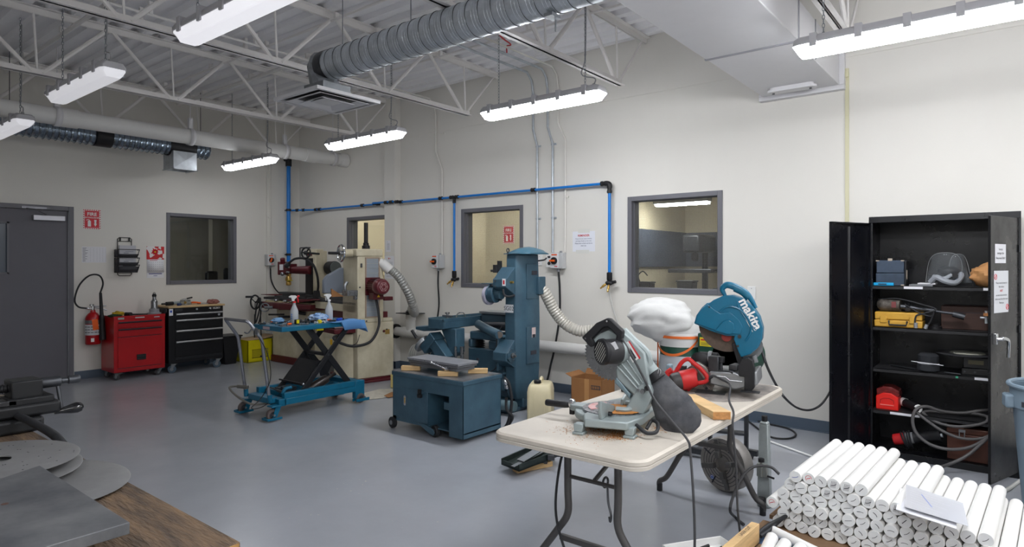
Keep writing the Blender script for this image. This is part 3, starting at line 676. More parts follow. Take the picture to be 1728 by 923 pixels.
# ---------------------------------------------------------------- switches, sockets, plates
def rotary(name_label, u, y, z, side='R', hrot=0):
    """u along wall; box on the wall with a rotary knob"""
    t = thing('rotary_switch', name_label, 'switch', (u, D-.06, z) if side == 'R' else (L+.06, u, z), group='rotary power switches')
    def W(a, d, zz): return (u+a, D-d, z+zz) if side == 'R' else (L+d, u+a, z+zz)
    def bx(b, a0, a1, d0, d1, z0, z1):
        p, q = W(a0, d0, z0), W(a1, d1, z1); b.box(min(p[0], q[0]), max(p[0], q[0]), min(p[1], q[1]), max(p[1], q[1]), p[2], q[2])
    nrm = Vector((0, -1, 0)) if side == 'R' else Vector((1, 0, 0))
    part('box', grey_box, t, lambda b: bx(b, -.075, .075, 0.002, .09, -.09, .09), bevel=.006)
    part('cover', whitem, t, lambda b: bx(b, -.075, .03, .09, .105, -.085, .085), bevel=.004)
    part('knob_plate', blackp, t, lambda b: b.cyl(W(-.02, .104, 0), W(-.02, .125, 0), .04, n=20))
    part('knob', orange, t, lambda b: b.cbox(W(-.035, .132, 0), (.07, .02, .022) if side == 'R' else (.02, .07, .022), rot=Matrix.Rotation(hrot, 4, nrm)), bevel=.004)
    part('label_strip', mat('label_orange', (225, 90, 40), .6), t, lambda b: bx(b, -.06, .015, .105, .1062, .06, .075), smooth=False)
    part('red_mark', redi, t, lambda b: bx(b, -.02, .02, .105, .1062, -.07, -.06), smooth=False)
    part('cable_gland', greyp, t, lambda b: (b.cyl(W(0, .05, -.125), W(0, .05, -.09), .018), b.cyl(W(.03, .045, .09), W(.03, .045, .11), .016)))
    return t
rotary('rotary switch with orange handle on the wall left of the blue grinding machine', -5.99, 0, 1.5)
rotary('rotary switch with orange handle on the wall just right of the blue grinding machine', -4.06, 0, 1.505)
rotary('rotary switch with orange handle on the left wall beside the thick blue pipe', 5.47, 0, 1.53, 'L', 1.2)
t = thing('socket_box', 'grey socket box between the plate and the right rotary switch', 'socket', (-4.175, 5.95, 1.51))
part('box', grey_box, t, lambda b: b.box(-4.21, -4.135, 5.93, 5.998, 1.435, 1.575), bevel=.004)
part('cover', white, t, lambda b: b.box(-4.215, -4.13, 5.922, 5.93, 1.43, 1.58), bevel=.003)
part('outlet', blackp, t, lambda b: b.cyl((-4.172, 5.924, 1.475), (-4.172, 5.918, 1.475), .02))
part('display', ink, t, lambda b: b.box(-4.19, -4.155, 5.918, 5.924, 1.535, 1.56))
def plate(x, z, w, h, label, holes=()):
    t = thing('wall_plate', label, 'wall plate', (x, 5.996, z))
    part('plate', white, t, lambda b: b.box(x-w/2, x+w/2, 5.990, 5.999, z-h/2, z+h/2), bevel=.003)
    for dz in (-.04, .04): part('screw', galvd, t, lambda b: b.cyl((x, 5.990, z+dz), (x, 5.988, z+dz), .004, n=8))
plate(-4.36, 1.515, .08, .13, 'blank white wall plate right of the blue grinder cap'); plate(-1.915, 1.20, .075, .12, 'blank white wall plate right of the rightmost window')
t = thing('wall_outlet', 'white outlet on the wall between the two cream grinders', 'outlet', (-8.6, 5.995, 1.38))
part('plate', white, t, lambda b: b.box(-8.67, -8.58, 5.990, 5.999, 1.36, 1.50), bevel=.003)
for z in (1.40, 1.46): part('socket', ink, t, lambda b: b.box(-8.64, -8.61, 5.987, 5.990, z-.015, z+.015))
def drop(label, pts, r=.011, cat='cable', name='power_cable', m=rubber):
    return tag(part(name, m, None, lambda b: b.tube(pts, r, n=8)), label, cat)
drop('black power cable hanging from the middle rotary switch down behind the blue cabinet', [(-5.99, 5.95, 1.375), (-5.985, 5.94, 1.2), (-5.98, 5.95, .9), (-6.05, 5.95, .6), (-6.12, 5.93, .38), (-5.95, 5.7, .02), (-5.6, 5.4, .012)])
drop('black power cable hanging from the right rotary switch behind the flexible hose', [(-4.06, 5.95, 1.38), (-4.045, 5.95, 1.2), (-4.05, 5.96, .9), (-4.1, 5.96, .6), (-4.15, 5.94, .35), (-4.2, 5.85, .05), (-4.3, 5.6, .012)], .012)
drop('black power cable curving from the left wall switch to the cream grinder', [(-9.28, 5.47, 1.4), (-9.27, 5.48, 1.2), (-9.2, 5.55, 1.02), (-9.0, 5.62, .96), (-8.5, 5.62, .97), (-8.3, 5.6, 1.0)])
drop('thin clear air tube on the far wall behind the cream grinders', [(-8.1, 5.9, .95), (-7.6, 5.93, .93), (-7.3, 5.93, .97), (-7.25, 5.9, .9)], .012)

# ---------------------------------------------------------------- white vent pipe along the right wall, low
t = thing('low_vent_pipe', 'white pipe running low along the right wall behind the machines', 'pipe', (-5, 5.9, .53))
part('pipe_run', whitep, t, lambda b: b.cyl((-6.74, 5.88, .53), (-2.2, 5.88, .53), .062, n=20))
part('tee', whitep, t, lambda b: (b.lathe([(.062, -.16), (.072, -.15), (.072, .15), (.062, .16)], (-6.45, 5.88, .53), (1, 0, 0), n=20, caps=(False, False)), b.cyl((-6.45, 5.88, .53), (-6.45, 5.88, .78), .064, n=20), b.lathe([(.072, .70), (.072, .78)], (-6.45, 5.88, 0), n=20)))
part('end_cap', blackp, t, lambda b: b.cyl((-6.77, 5.88, .53), (-6.74, 5.88, .53), .10, n=20))
part('coupling', whitep, t, lambda b: b.lathe([(.062, -.06), (.072, -.06), (.072, .06), (.062, .06)], (-5.9, 5.88, .53), (1, 0, 0), n=20, caps=(False, False)))
part('blast_gate', dsteel, t, lambda b: (b.box(-6.62, -6.28, 5.76, 5.985, .79, .80), b.cyl((-6.45, 5.88, .78), (-6.45, 5.88, .82), .07, n=20)))

# ---------------------------------------------------------------- papers and signs
def sheet_(name, label, cat, o, u, w, h, mt=paper, lines=(), tilt=0, thick=.0015):
    """flat paper on a wall; o centre; u reading direction; lines: (x0,x1,y0,y1,mat) in fractions"""
    u = Vector(u).normalized(); W = u.cross(Z_)
    v = Z_
    if tilt: R = Matrix.Rotation(tilt, 3, W); u = R @ u; v = R @ v
    o = Vector(o)
    t = thing(name, label, cat, o)
    def re(b, x0, x1, y0, y1, d0, d1): b.prism([(x0*w, y0*h), (x1*w, y0*h), (x1*w, y1*h), (x0*w, y1*h)], o+W*d0, u, v, W*(d1-d0))
    part('page', mt, t, lambda b: re(b, -.5, .5, -.5, .5, .0005, thick), smooth=False)
    return t, o, u, v, W, re
def printed(t, re, rows, name='print', m=ink, thick=.0015):
    part(name, m, t, lambda b: [re(b, x0, x1, y0, y1, thick, thick+.0004) for x0, x1, y0, y1 in rows], smooth=False)
t, o, u, v, W, re = sheet_('notice_sheet', 'ruled white log sheet on the left wall beneath the fire extinguisher sign', 'notice', (L, 3.02, 1.588), (0, 1, 0), .275, .205)
printed(t, re, [(-.49, .49, .44-.075*k, .445-.075*k) for k in range(13)]+[(-.49+.004, .49, -.46, -.455)]+[(x, x+.004, -.46, .44) for x in (-.15, -.02, .12, .24, .36, .485)], 'ruled_lines', inkl)
printed(t, re, [(-.47, -.47+random.uniform(.1, .28), .40-.075*k, .42-.075*k) for k in range(12)], 'row_text', ink)
t, o, u, v, W, re = sheet_('notice_sheet', 'white REMINDER notice taped to the wall between the right switch and the blue pipe drop', 'notice', (-3.755, D, 1.72), (1, 0, 0), .29, .225, mat('laminate', (226, 228, 236), .35))
b = MB(); b.text('REMINDER', o+v*.065+W*.002, u, v, .032, bold=.02); b.build('red_heading', redi, t, smooth=False)
b = MB()
for i, (s, z) in enumerate((('Please do not return broken', .03), ('grinding wheels to the rack.', .005), ('Please dust to flush and throw', -.022), ('them out.', -.048))):
    b.text(s, o+v*z+W*.002, u, v, .0185, bold=.01 if i > 1 else 0)
b.build('lettering', mat('ink_blue', (70, 80, 110), .8), t, smooth=False)
part('tape', mat('tape', (214, 214, 208), .3), t, lambda b: (re(b, -.25, .28, .42, .62, .0022, .0026), re(b, -.35, .25, -.6, -.42, .0022, .0026)), smooth=False)
t, o, u, v, W, re = sheet_('notice_sheet', 'small faint notice on the pilaster, upper of the two right of the cream column', 'notice', (-6.94, 5.90, 1.72), (1, 0, 0), .10, .16)
printed(t, re, [(-.3, -.1, .36, .4)]+[(-.3, .3, .22-.09*k, .25-.09*k) for k in range(7)], 'print', inkl)
t, o, u, v, W, re = sheet_('notice_sheet', 'white safety notice with an orange drawing on the pilaster, lower of the two', 'notice', (-6.915, 5.90, 1.42), (1, 0, 0), .20, .32)
printed(t, re, [(-.12, -.04, .36, .42), (-.02, .14, .38, .4)], 'logo_print', redi)
printed(t, re, [(-.35, .35, .22-.05*k, .232-.05*k) for k in range(3)]+[(-.3, .35, -.38, -.37), (-.3, .2, -.42, -.41)], 'print', inkl)
part('orange_drawing', mat('draw_orange', (225, 130, 110), .7), t, lambda b: b.prism(circ(0, 0, .032, 20), o+u*-.03+v*-.05+W*.002, u, v, W*.0004), smooth=False)
part('drawing_detail', mat('draw_blue', (90, 110, 180), .7), t, lambda b: (b.prism([(0, 0), (.05, .045), (.055, .04), (.006, -.006)], o+u*.0+v*-.07+W*.002, u, v, W*.0004), b.prism([(0, .05), (.055, 0), (.05, -.004), (-.005, .045)], o+u*.0+v*-.08+W*.002, u, v, W*.0004)), smooth=False)
# calendar
t = thing('wall_calendar', 'wall calendar with red flower picture beside the left window', 'calendar', (L, 3.75, 1.5))
def calr(b, y0, y1, z0, z1, d0, d1): b.box(L+d0, L+d1, y0, y1, z0, z1)
part('backing_sheet', paper, t, lambda b: calr(b, 3.655, 3.875, 1.275, 1.705, .0, .002), smooth=False)
cal = bpy.data.materials.new('flower_print'); cal.use_nodes = True; nt = cal.node_tree; bs = nt.nodes['Principled BSDF']; bs.inputs['Roughness'].default_value = .4
vo = nt.nodes.new('ShaderNodeTexVoronoi'); vo.inputs['Scale'].default_value = 20; tc = nt.nodes.new('ShaderNodeTexCoord'); nt.links.new(tc.outputs['Object'], vo.inputs[0])
cr = nt.nodes.new('ShaderNodeValToRGB'); cr.color_ramp.interpolation = 'CONSTANT'; nt.links.new(vo.outputs['Color'], cr.inputs[0])
for i, (ps, c) in enumerate(((0, (200, 30, 36)), (.45, (225, 222, 222)), (.62, (190, 40, 44)), (.75, (60, 110, 60)), (.85, (232, 228, 226)))):
    e = cr.color_ramp.elements[i] if i < 2 else cr.color_ramp.elements.new(ps); e.position = ps; e.color = srgb(*c)
nt.links.new(cr.outputs[0], bs.inputs['Base Color'])
part('picture', cal, t, lambda b: calr(b, 3.65, 3.88, 1.53, 1.71, .002, .004), smooth=False)
def petals(b):
    for k in range(9):
        a = 2*PI*k/9; c = Vector((L+.0045, 3.76, 1.635)); d = Vector((0, math.cos(a), math.sin(a))); n = Vector((0, -d.z, d.y)); l = .062 if k % 2 else .05
        b.prism([(0, 0), (l*.5, .014), (l, 0), (l*.5, -.014)], c, d, n, (.0008, 0, 0))
part('flower', mat('petal_red', (214, 30, 34), .5), t, petals, smooth=False)
part('flower_centre', yellow, t, lambda b: b.cyl((L+.005, 3.76, 1.635), (L+.0062, 3.76, 1.635), .01, n=10))
part('month_page', paper, t, lambda b: b.sheet([[(L+.004, 3.655, 1.525), (L+.004, 3.87, 1.525)], [(L+.008, 3.655, 1.45), (L+.008, 3.872, 1.45)], [(L+.016, 3.66, 1.352), (L+.016, 3.878, 1.352)]]), solid=.001)
part('month_heading', redi, t, lambda b: b.box(L+.0055, L+.0065, 3.69, 3.79, 1.512, 1.518), smooth=False)
part('day_numbers', inkl, t, lambda b: [b.cbox((L+.0075+.012*(r/5)**1.2+.001, 3.68+.028*c, 1.49-.028*r), (.0012, .008, .006)) for r in range(5) for c in range(7)], smooth=False)
part('footer_text', mat('ink_violet', (90, 90, 150), .8), t, lambda b: (b.box(L+.002, L+.003, 3.68, 3.85, 1.325, 1.337), b.box(L+.002, L+.003, 3.74, 3.79, 1.30, 1.307)), smooth=False)
# wire file rack
t = thing('file_rack', 'black wire rack of papers hung on the left wall', 'file rack', (L, 3.37, 1.35))
wire = mat('wire_black', (18, 18, 20), .4)
def W_(y, z, d): return (L+d, y, z)
part('back_frame', wire, t, lambda b: (b.tube([W_(3.29, 1.33, .01), W_(3.29, 1.80, .01), W_(3.31, 1.82, .01), W_(3.44, 1.82, .01), W_(3.46, 1.80, .01), W_(3.46, 1.33, .01), W_(3.44, 1.31, .01), W_(3.31, 1.31, .01), W_(3.29, 1.33, .01)], .005, n=6, smooth=False), b.cyl(W_(3.29, 1.77, .01), W_(3.46, 1.77, .01), .004, n=6)))
for y in (3.32, 3.43): part('hanging_tab', wire, t, lambda b: (b.box(L+.008, L+.014, y-.01, y+.01, 1.775, 1.815), b.cyl((L+.014, y, 1.795), (L+.018, y, 1.795), .006, n=8)))
meshm = mat('mesh_dark', (60, 60, 64), .6)
for k, z in enumerate((1.56, 1.45, 1.355)):
    part('pocket_wire', wire, t, lambda b: (b.tube([W_(3.25, z-.0, .02), W_(3.27, z, .09), W_(3.50, z, .09), W_(3.53, z, .02)], .0045, n=6, smooth=False), b.tube([W_(3.25, z+.095, .02), W_(3.26, z+.10, .115), W_(3.52, z+.10, .115), W_(3.53, z+.095, .02)], .005, n=6, smooth=False), b.cyl(W_(3.26, z+.1, .115), W_(3.27, z, .09), .0045, n=6), b.cyl(W_(3.52, z+.1, .115), W_(3.50, z, .09), .0045, n=6), b.cyl(W_(3.25, z, .02), W_(3.25, z+.095, .02), .0045, n=6)))
    part('pocket_mesh', meshm, t, lambda b: (b.quad(W_(3.27, z, .088), W_(3.50, z, .088), W_(3.52, z+(.04 if k < 2 else .08), .1), W_(3.26, z+(.04 if k < 2 else .08), .1)), b.quad(W_(3.25, z, .02), W_(3.27, z, .09), W_(3.26, z+.09, .11), W_(3.25, z+.09, .02))), solid=.001)
    if k < 2:
        s = thing('paper_stack', 'papers in the %s pocket of the black wire rack' % ('top', 'middle')[k], 'papers', W_(3.4, z, .06), group='papers in the wire rack')
        part('sheets', mat('paper_grey', (190, 190, 196), .7), s, lambda b: b.box(L+.05, L+.075, 3.29, 3.49, z+.005, z+.155-.02*k), smooth=False)
        part('print', inkl, s, lambda b: (b.box(L+.0752, L+.0757, 3.36, 3.46, z+.07, z+.078), b.box(L+.0752, L+.0757, 3.36, 3.42, z+.1, z+.105), b.box(L+.0752, L+.0757, 3.34, 3.40, z+.045, z+.06)), smooth=False)
    else:
        s = thing('dark_folder', 'dark printed folder in the bottom pocket of the black wire rack', 'folder', W_(3.4, z, .06))
        part('cover', mat('folder_dark', (92, 92, 98), .6), s, lambda b: b.box(L+.03, L+.075, 3.28, 3.49, z+.005, z+.1), smooth=False)
        part('white_tab', paper, s, lambda b: b.box(L+.06, L+.076, 3.28, 3.33, z+.085, z+.1), smooth=False)

# ---------------------------------------------------------------- wall extinguisher
EX, EY = L+.13, 2.965
t = thing('fire_extinguisher', 'red fire extinguisher with black horn hung on the left wall', 'fire extinguisher', (EX, EY, .5))
part('cylinder', redp, t, lambda b: b.lathe([(.02, .44), (.078, .445), (.085, .46), (.085, .77), (.078, .80), (.055, .835), (.03, .855), (.026, .88)], (EX, EY, 0), n=30))
part('label_wrap', mat('ext_label', (205, 205, 208), .5), t, lambda b: b.lathe([(.0862, .565), (.0862, .70)], (EX, EY, 0), n=30, caps=(False, False)))
part('silver_band', mat('ext_band', (120, 118, 120), .35, .4), t, lambda b: b.lathe([(.0868, .71), (.0868, .755)], (EX, EY, 0), n=30, caps=(False, False)))
def lblp(b):
    for k in range(5):
        a = -1.3+.45*k
        for j in range(3): b.cbox((EX+.0872*math.cos(a), EY+.0872*math.sin(a), .6+.035*j), (.002, .03, .008), rz=a)
part('label_print', ink, t, lblp, smooth=False)
part('class_mark', white, t, lambda b: b.cbox((EX+.084, EY-.03, .505), (.004, .035, .045), rz=-.3))
part('valve', chrome, t, lambda b: (b.cyl((EX, EY, .87), (EX, EY, .93), .02), b.cyl((EX-.01, EY-.01, .93), (EX-.01, EY-.01, .955), .026), b.cyl((EX, EY, .9), (EX, EY-.08, .905), .010)))
part('lever', galv, t, lambda b: (b.tube([(EX, EY+.0, .93), (EX+.02, EY+.06, .925), (EX+.03, EY+.14, .93)], .008, n=6), b.tube([(EX, EY, .915), (EX+.02, EY+.08, .895), (EX+.03, EY+.15, .87)], .008, n=6)))
part('hose', rubber, t, lambda b: b.tube([(EX, EY-.07, .905), (EX, EY-.16, .93), (EX, EY-.2, 1.02), (EX, EY-.15, 1.2), (EX, EY-.04, 1.32), (EX, EY+.07, 1.32), (EX+.01, EY+.11, 1.22), (EX+.055, EY+.062, 1.09)], .0105, n=8))
part('horn', blackp, t, lambda b: b.lathe([(.016, 0), (.019, -.14), (.022, -.28), (.028, -.30), (.040, -.58), (.043, -.60)], (EX+.06, EY+.065, 1.10), (-.05, -.03, 1), n=20))
part('orange_tag', orange, t, lambda b: b.cbox((EX+.1, EY-.005, .70), (.002, .065, .135), rot=Matrix.Rotation(.12, 4, 'X')), smooth=False)
part('wall_bracket', black, t, lambda b: b.box(L+.001, L+.05, EY-.03, EY+.03, .7, .8))
# ---------------------------------------------------------------- red tool cabinet
def caster(t, x, y, r=.045, m=rubber, a=0., w=.028, z0=None, forkm=galvd):
    """swivel caster under height z0"""
    z0 = z0 or r*2.5
    d = Vector((math.cos(a), math.sin(a), 0))
    n = Vector((-d.y, d.x, 0)); c = Vector((x, y, r))
    f = MB()
    for s in (-1, 1):
        q = c+n*s*(w/2+.006)
        f.prism([(-.012, 0), (.012, 0), (.03+.02, z0-r-.01), (.0, z0-r-.01)], q, d, Z_, n*s*.003)
    f.box(-.035, .035, -.03, .03, 0, .006, Matrix.Translation((x+d.x*.025, y+d.y*.025, z0-.012)) @ Matrix.Rotation(a, 4, 'Z'))
    fo = f.build('caster_fork', forkm, t)
    part('caster_wheel', m, fo, lambda b: (b.lathe([(r*.55, -w/2), (r*.9, -w/2), (r, -w*.35), (r, w*.35), (r*.9, w/2), (r*.55, w/2)], c, n, n=20),), world=True)
    part('wheel_hub', galvd, fo, lambda b: b.cyl(c-n*(w/2+.002), c+n*(w/2+.002), r*.45, n=14))
FX0 = -8.83   # front plane of the cabinets (faces +x)
t = thing('red_tool_cabinet', 'red rolling tool cabinet beside the fire extinguisher', 'tool cabinet', (-9.03, 3.39, 0))
y0, y1, z0, z1 = 3.075, 3.685, .095, .785
part('body', redp, t, lambda b: b.box(-9.25, FX0, y0, y1, z0, z1), bevel=.004)
part('tray_rim', redp, t, lambda b: (b.box(FX0-.012, FX0+.004, y0-.002, y1+.002, z1-.01, z1+.022), b.box(-9.25, FX0, y0-.002, y0+.01, z1-.01, z1+.022), b.box(-9.25, FX0, y1-.01, y1+.002, z1-.01, z1+.022)), bevel=.002)
for za, zb, zh in ((.655, .735, .735), (.545, .645, .645)):
    o = part('drawer', redp, t, lambda b: b.box(FX0, FX0+.012, y0+.045, y1-.045, za, zb), bevel=.003)
    part('pull_rail', mat('pull_dark', (40, 44, 50), .4), o, lambda b: b.prism([(0, 0), (.022, .0), (.022, -.012), (.0, -.022)], (FX0+.012, y0+.05, zh), (1, 0, 0), (0, 0, 1), (0, y1-y0-.1, 0)))
o = part('door', redp, t, lambda b: b.box(FX0, FX0+.01, y0+.045, y1-.045, .15, .535), bevel=.003)
part('handle', blackp, o, lambda b: (b.box(FX0+.009, FX0+.02, 3.335, 3.445, .235, .305), b.box(FX0+.02, FX0+.028, 3.345, 3.435, .268, .278)), bevel=.003)
for q in (.142, .537): part('shadow_gap', ink, t, lambda b: b.box(FX0-.001, FX0+.002, y0+.04, y1-.04, q, q+.006))
part('label_sticker', mat('sticker_grey', (160, 160, 156), .5), t, lambda b: b.box(FX0+.004, FX0+.006, 3.12, 3.19, .765, .79), smooth=False)
part('label_sticker', mat('sticker_silver', (190, 190, 190), .4), t, lambda b: b.box(FX0+.004, FX0+.006, 3.32, 3.43, .772, .786), smooth=False)
part('badge', galv, t, lambda b: b.prism([(-.035, 0), (.035, 0), (.03, .012), (-.03, .012)], (FX0+.004, 3.58, .768), (0, 1, 0), (0, 0, 1), (.004, 0, 0)))
for x, y, a in ((-8.87, 3.12, .6), (-8.87, 3.61, 1.9), (-9.19, 3.12, .4), (-9.19, 3.61, 1.2)): caster(t, x, y, .038, mat('caster_grey', (70, 70, 74), .5), a, z0=.096)
# on the red cabinet
ZT = .787
t = thing('work_gloves', 'pair of yellow and green work gloves on the red cabinet', 'gloves', (-8.95, 3.13, ZT), group='things on the red cabinet')
part('yellow_glove', mat('glove_yellow', (190, 160, 40), .9, var=.3, vscale=30), t, lambda b: b.ball((-8.93, 3.16, ZT+.045), .06, sc=(.9, 1.1, .55), fn=lambda q: 1+.45*noise.noise(q*2.5+Vector((3, 1, 2)))))
part('green_glove', mat('glove_green', (36, 66, 40), .9, var=.3, vscale=30), t, lambda b: b.ball((-8.90, 3.11, ZT+.025), .05, sc=(1, 1.6, .42), fn=lambda q: 1+.35*noise.noise(q*2.5)))
t = thing('rubber_mallet', 'black rubber mallet lying on the red cabinet', 'mallet', (-8.95, 3.4, ZT))
part('head', rubber, t, lambda b: b.cyl((-8.98, 3.26, ZT+.03), (-8.9, 3.30, ZT+.03), .028), bevel=.004)
part('handle', blackp, t, lambda b: b.cyl((-8.94, 3.30, ZT+.028), (-9.0, 3.58, ZT+.012), .010))
t = thing('tool_holder', 'steel tapered tool holder standing at the corner of the red cabinet', 'tool holder', (-8.98, 3.62, ZT))
part('flange', greyp, t, lambda b: b.lathe([(.085, .001), (.085, .03), (.07, .035), (.06, .04), (.06, .08), (.048, .083)], (-8.98, 3.61, ZT), n=28), bevel=.002)
part('shank', steel, t, lambda b: b.lathe([(.05, .083), (.04, .1), (.04, .185), (.028, .20), (.022, .22), (.022, .245)], (-8.98, 3.61, ZT), n=24))
part('black_tip', blackp, t, lambda b: (b.lathe([(.026, .245), (.026, .27), (.012, .285)], (-8.98, 3.61, ZT), n=16), b.torus((-8.98, 3.61, ZT+.285), .014, .004, (1, 0, 0), n=14, m=6)))
# ---------------------------------------------------------------- black tool cabinet
t = thing('black_tool_cabinet', 'black rolling tool cabinet with wooden top beside the red one', 'tool cabinet', (-9.0, 4.1, 0))
y0, y1, z0, z1 = 3.73, 4.47, .13, .875
blk = mat('cabinet_black', (20, 21, 25), .35, bump=.04, bscale=120)
part('body', blk, t, lambda b: b.box(-9.26, FX0, y0, y1, z0, z1), bevel=.004)
part('top_board', mat('top_wood', (206, 176, 130), .5, var=.25, vscale=5, stretch=(8, 1, 1)), t, lambda b: b.box(-9.28, FX0+.02, y0-.012, y1+.02, z1, z1+.026), bevel=.005)
alu = mat('drawer_pull', (190, 192, 194), .3, .8)
for za, zb in ((.735, .80), (.59, .715), (.44, .572), (.215, .425)):
    o = part('drawer', blk, t, lambda b: b.box(FX0, FX0+.012, y0+.085, y1-.012, za, zb), bevel=.002)
    part('pull_bar', alu, o, lambda b: b.prism([(0, 0), (.02, -.002), (.024, -.018), (.0, -.03)], (FX0+.012, y0+.09, zb), (1, 0, 0), (0, 0, 1), (0, y1-y0-.108, 0)), bevel=.002)
part('grooved_plinth', mat('groove_grey', (70, 72, 78), .4), t, lambda b: (b.box(FX0+.0, FX0+.003, y0+.09, y1-.015, .197, .201), b.box(FX0+.0, FX0+.003, y0+.09, y1-.015, .180, .183)))
part('cabinet_side_handle', blackp, t, lambda b: b.box(-9.2, -8.9, y0-.03, y0, .80, .865), bevel=.006)
b = MB(); b.text('HUSKY', (FX0+.002, y1-.095, .846), (0, 1, 0), (0, 0, 1), .034, bold=.03); b.build('brand_lettering', white, t, smooth=False)
part('brand_dog_mark', white, t, lambda b: b.prism([(-.03, 0), (-.012, .012), (0, .010), (.012, .003), (0, -.002), (.006, -.012), (-.004, -.012), (-.01, -.003)], (FX0+.001, y1-.175, .846), (0, 1, 0), (0, 0, 1), (.001, 0, 0)), smooth=False)
part('lock', galv, t, lambda b: b.cyl((FX0, 4.10, .846), (FX0+.01, 4.10, .846), .013))
part('nameplate', mat('nameplate_dark', (60, 62, 66), .4), t, lambda b: b.box(FX0, FX0+.003, 3.81, 3.91, .83, .862))
part('round_badge', galv, t, lambda b: b.cyl((FX0+.012, 4.405, .755), (FX0+.015, 4.405, .755), .017))
part('blue_sticker', paper, t, lambda b: b.box(FX0, FX0+.002, 3.735, 3.785, .775, .865), smooth=False)
part('blue_sticker_print', mat('sticker_blue', (40, 80, 180), .5), t, lambda b: b.box(FX0+.002, FX0+.0026, 3.747, 3.773, .815, .845), smooth=False)
part('white_sticker', paper, t, lambda b: b.box(-8.97, -8.90, y0-.002, y0, .82, .865), smooth=False)
for x, y, a in ((-8.87, 3.79, .9), (-8.87, 4.40, .9), (-9.18, 3.79, .2), (-9.18, 4.40, .5)): caster(t, x, y, .052, mat('caster_blue', (78, 96, 112), .45), a, z0=.131, w=.03)
ZB = .901
t = thing('cordless_driver', 'grey and black power tool lying on the wooden cabinet top', 'power tool', (-9.0, 3.8, ZB))
part('body', blackp, t, lambda b: (b.cyl((-8.93, 3.74, ZB+.03), (-8.96, 3.84, ZB+.03), .026), b.cyl((-8.93, 3.68, ZB+.03), (-8.93, 3.74, ZB+.03), .012)), bevel=.004)
part('sleeve', mat('tool_grey', (150, 160, 160), .5), t, lambda b: b.cyl((-8.96, 3.84, ZB+.032), (-8.99, 3.97, ZB+.032), .022))
t = thing('gauge_block_stand', 'small silver fixture with round holes on the wooden cabinet top', 'fixture', (-8.9, 3.97, ZB))
part('plate', mat('fixture_silver', (176, 176, 170), .3, .7), t, lambda b: b.cbox((-8.88, 3.97, ZB+.04), (.03, .13, .08)), bevel=.003)
part('dial', brass, t, lambda b: b.cyl((-8.865, 3.96, ZB+.04), (-8.86, 3.96, ZB+.04), .018))
part('holes', ink, t, lambda b: [b.cyl((-8.865, 3.97+dy, ZB+.04+dz), (-8.8645, 3.97+dy, ZB+.04+dz), .007, n=10) for dy in (-.05, -.025, .03, .05) for dz in (-.022, .022)])
t = thing('screwdriver', 'dark screwdriver resting over the silver fixture', 'screwdriver', (-8.95, 4.0, ZB+.08))
part('handle', blackp, t, lambda b: b.cyl((-8.9, 4.0, ZB+.09), (-8.9, 4.07, ZB+.104), .011))
part('blade', steel, t, lambda b: b.cyl((-8.9, 3.93, ZB+.083), (-8.9, 4.0, ZB+.09), .004))
t = thing('blue_marker', 'stubby blue tool beside the silver fixture', 'tool', (-8.87, 3.88, ZB))
part('body', mat('dull_blue', (50, 70, 120), .5), t, lambda b: b.cyl((-8.86, 3.86, ZB+.017), (-8.88, 3.91, ZB+.017), .017))
t = thing('pliers', 'orange handled pliers on the wooden cabinet top', 'pliers', (-8.95, 4.12, ZB))
part('handle', orange, t, lambda b: (b.tube([(-8.94, 4.08, ZB+.03), (-8.92, 4.14, ZB+.03), (-8.9, 4.19, ZB+.02)], .011), b.tube([(-8.96, 4.08, ZB+.03), (-8.99, 4.14, ZB+.03), (-8.98, 4.2, ZB+.02)], .011)))
part('jaw', steel, t, lambda b: b.cbox((-8.95, 4.06, ZB+.02), (.03, .04, .03)), bevel=.004)
for i, (x, y, l, rz, m, lb) in enumerate(((-9.0, 4.24, .12, .2, steel, 'steel rod lying in front of the rag on the wooden cabinet top'), (-8.93, 4.25, .12, .0, galv, 'silver spanner lying between the pliers and the rag'), (-8.98, 4.30, .1, -.2, mat('brown_handle', (150, 90, 50), .5), 'brown handled file beside the rag on the wooden top'))):
    t = thing(('steel_rod', 'spanner', 'hand_file')[i], lb, ('rod', 'spanner', 'file')[i], (x, y, ZB))
    part('shaft', m, t, lambda b: b.cbox((x, y, ZB+.008+.0*i), (.016, l, .013), rz=rz), bevel=.003)
t = thing('shop_rag', 'folded reddish rag on the wooden cabinet top', 'rag', (-8.95, 4.37, ZB))
part('cloth', mat('rag_red', (140, 92, 84), .95), t, lambda b: b.ball((-8.93, 4.37, ZB+.027), .07, n=20, m=12, sc=(.8, 1.2, .55), fn=lambda q: 1+.4*noise.noise(q*2.2+Vector((5, 2, 0)))))
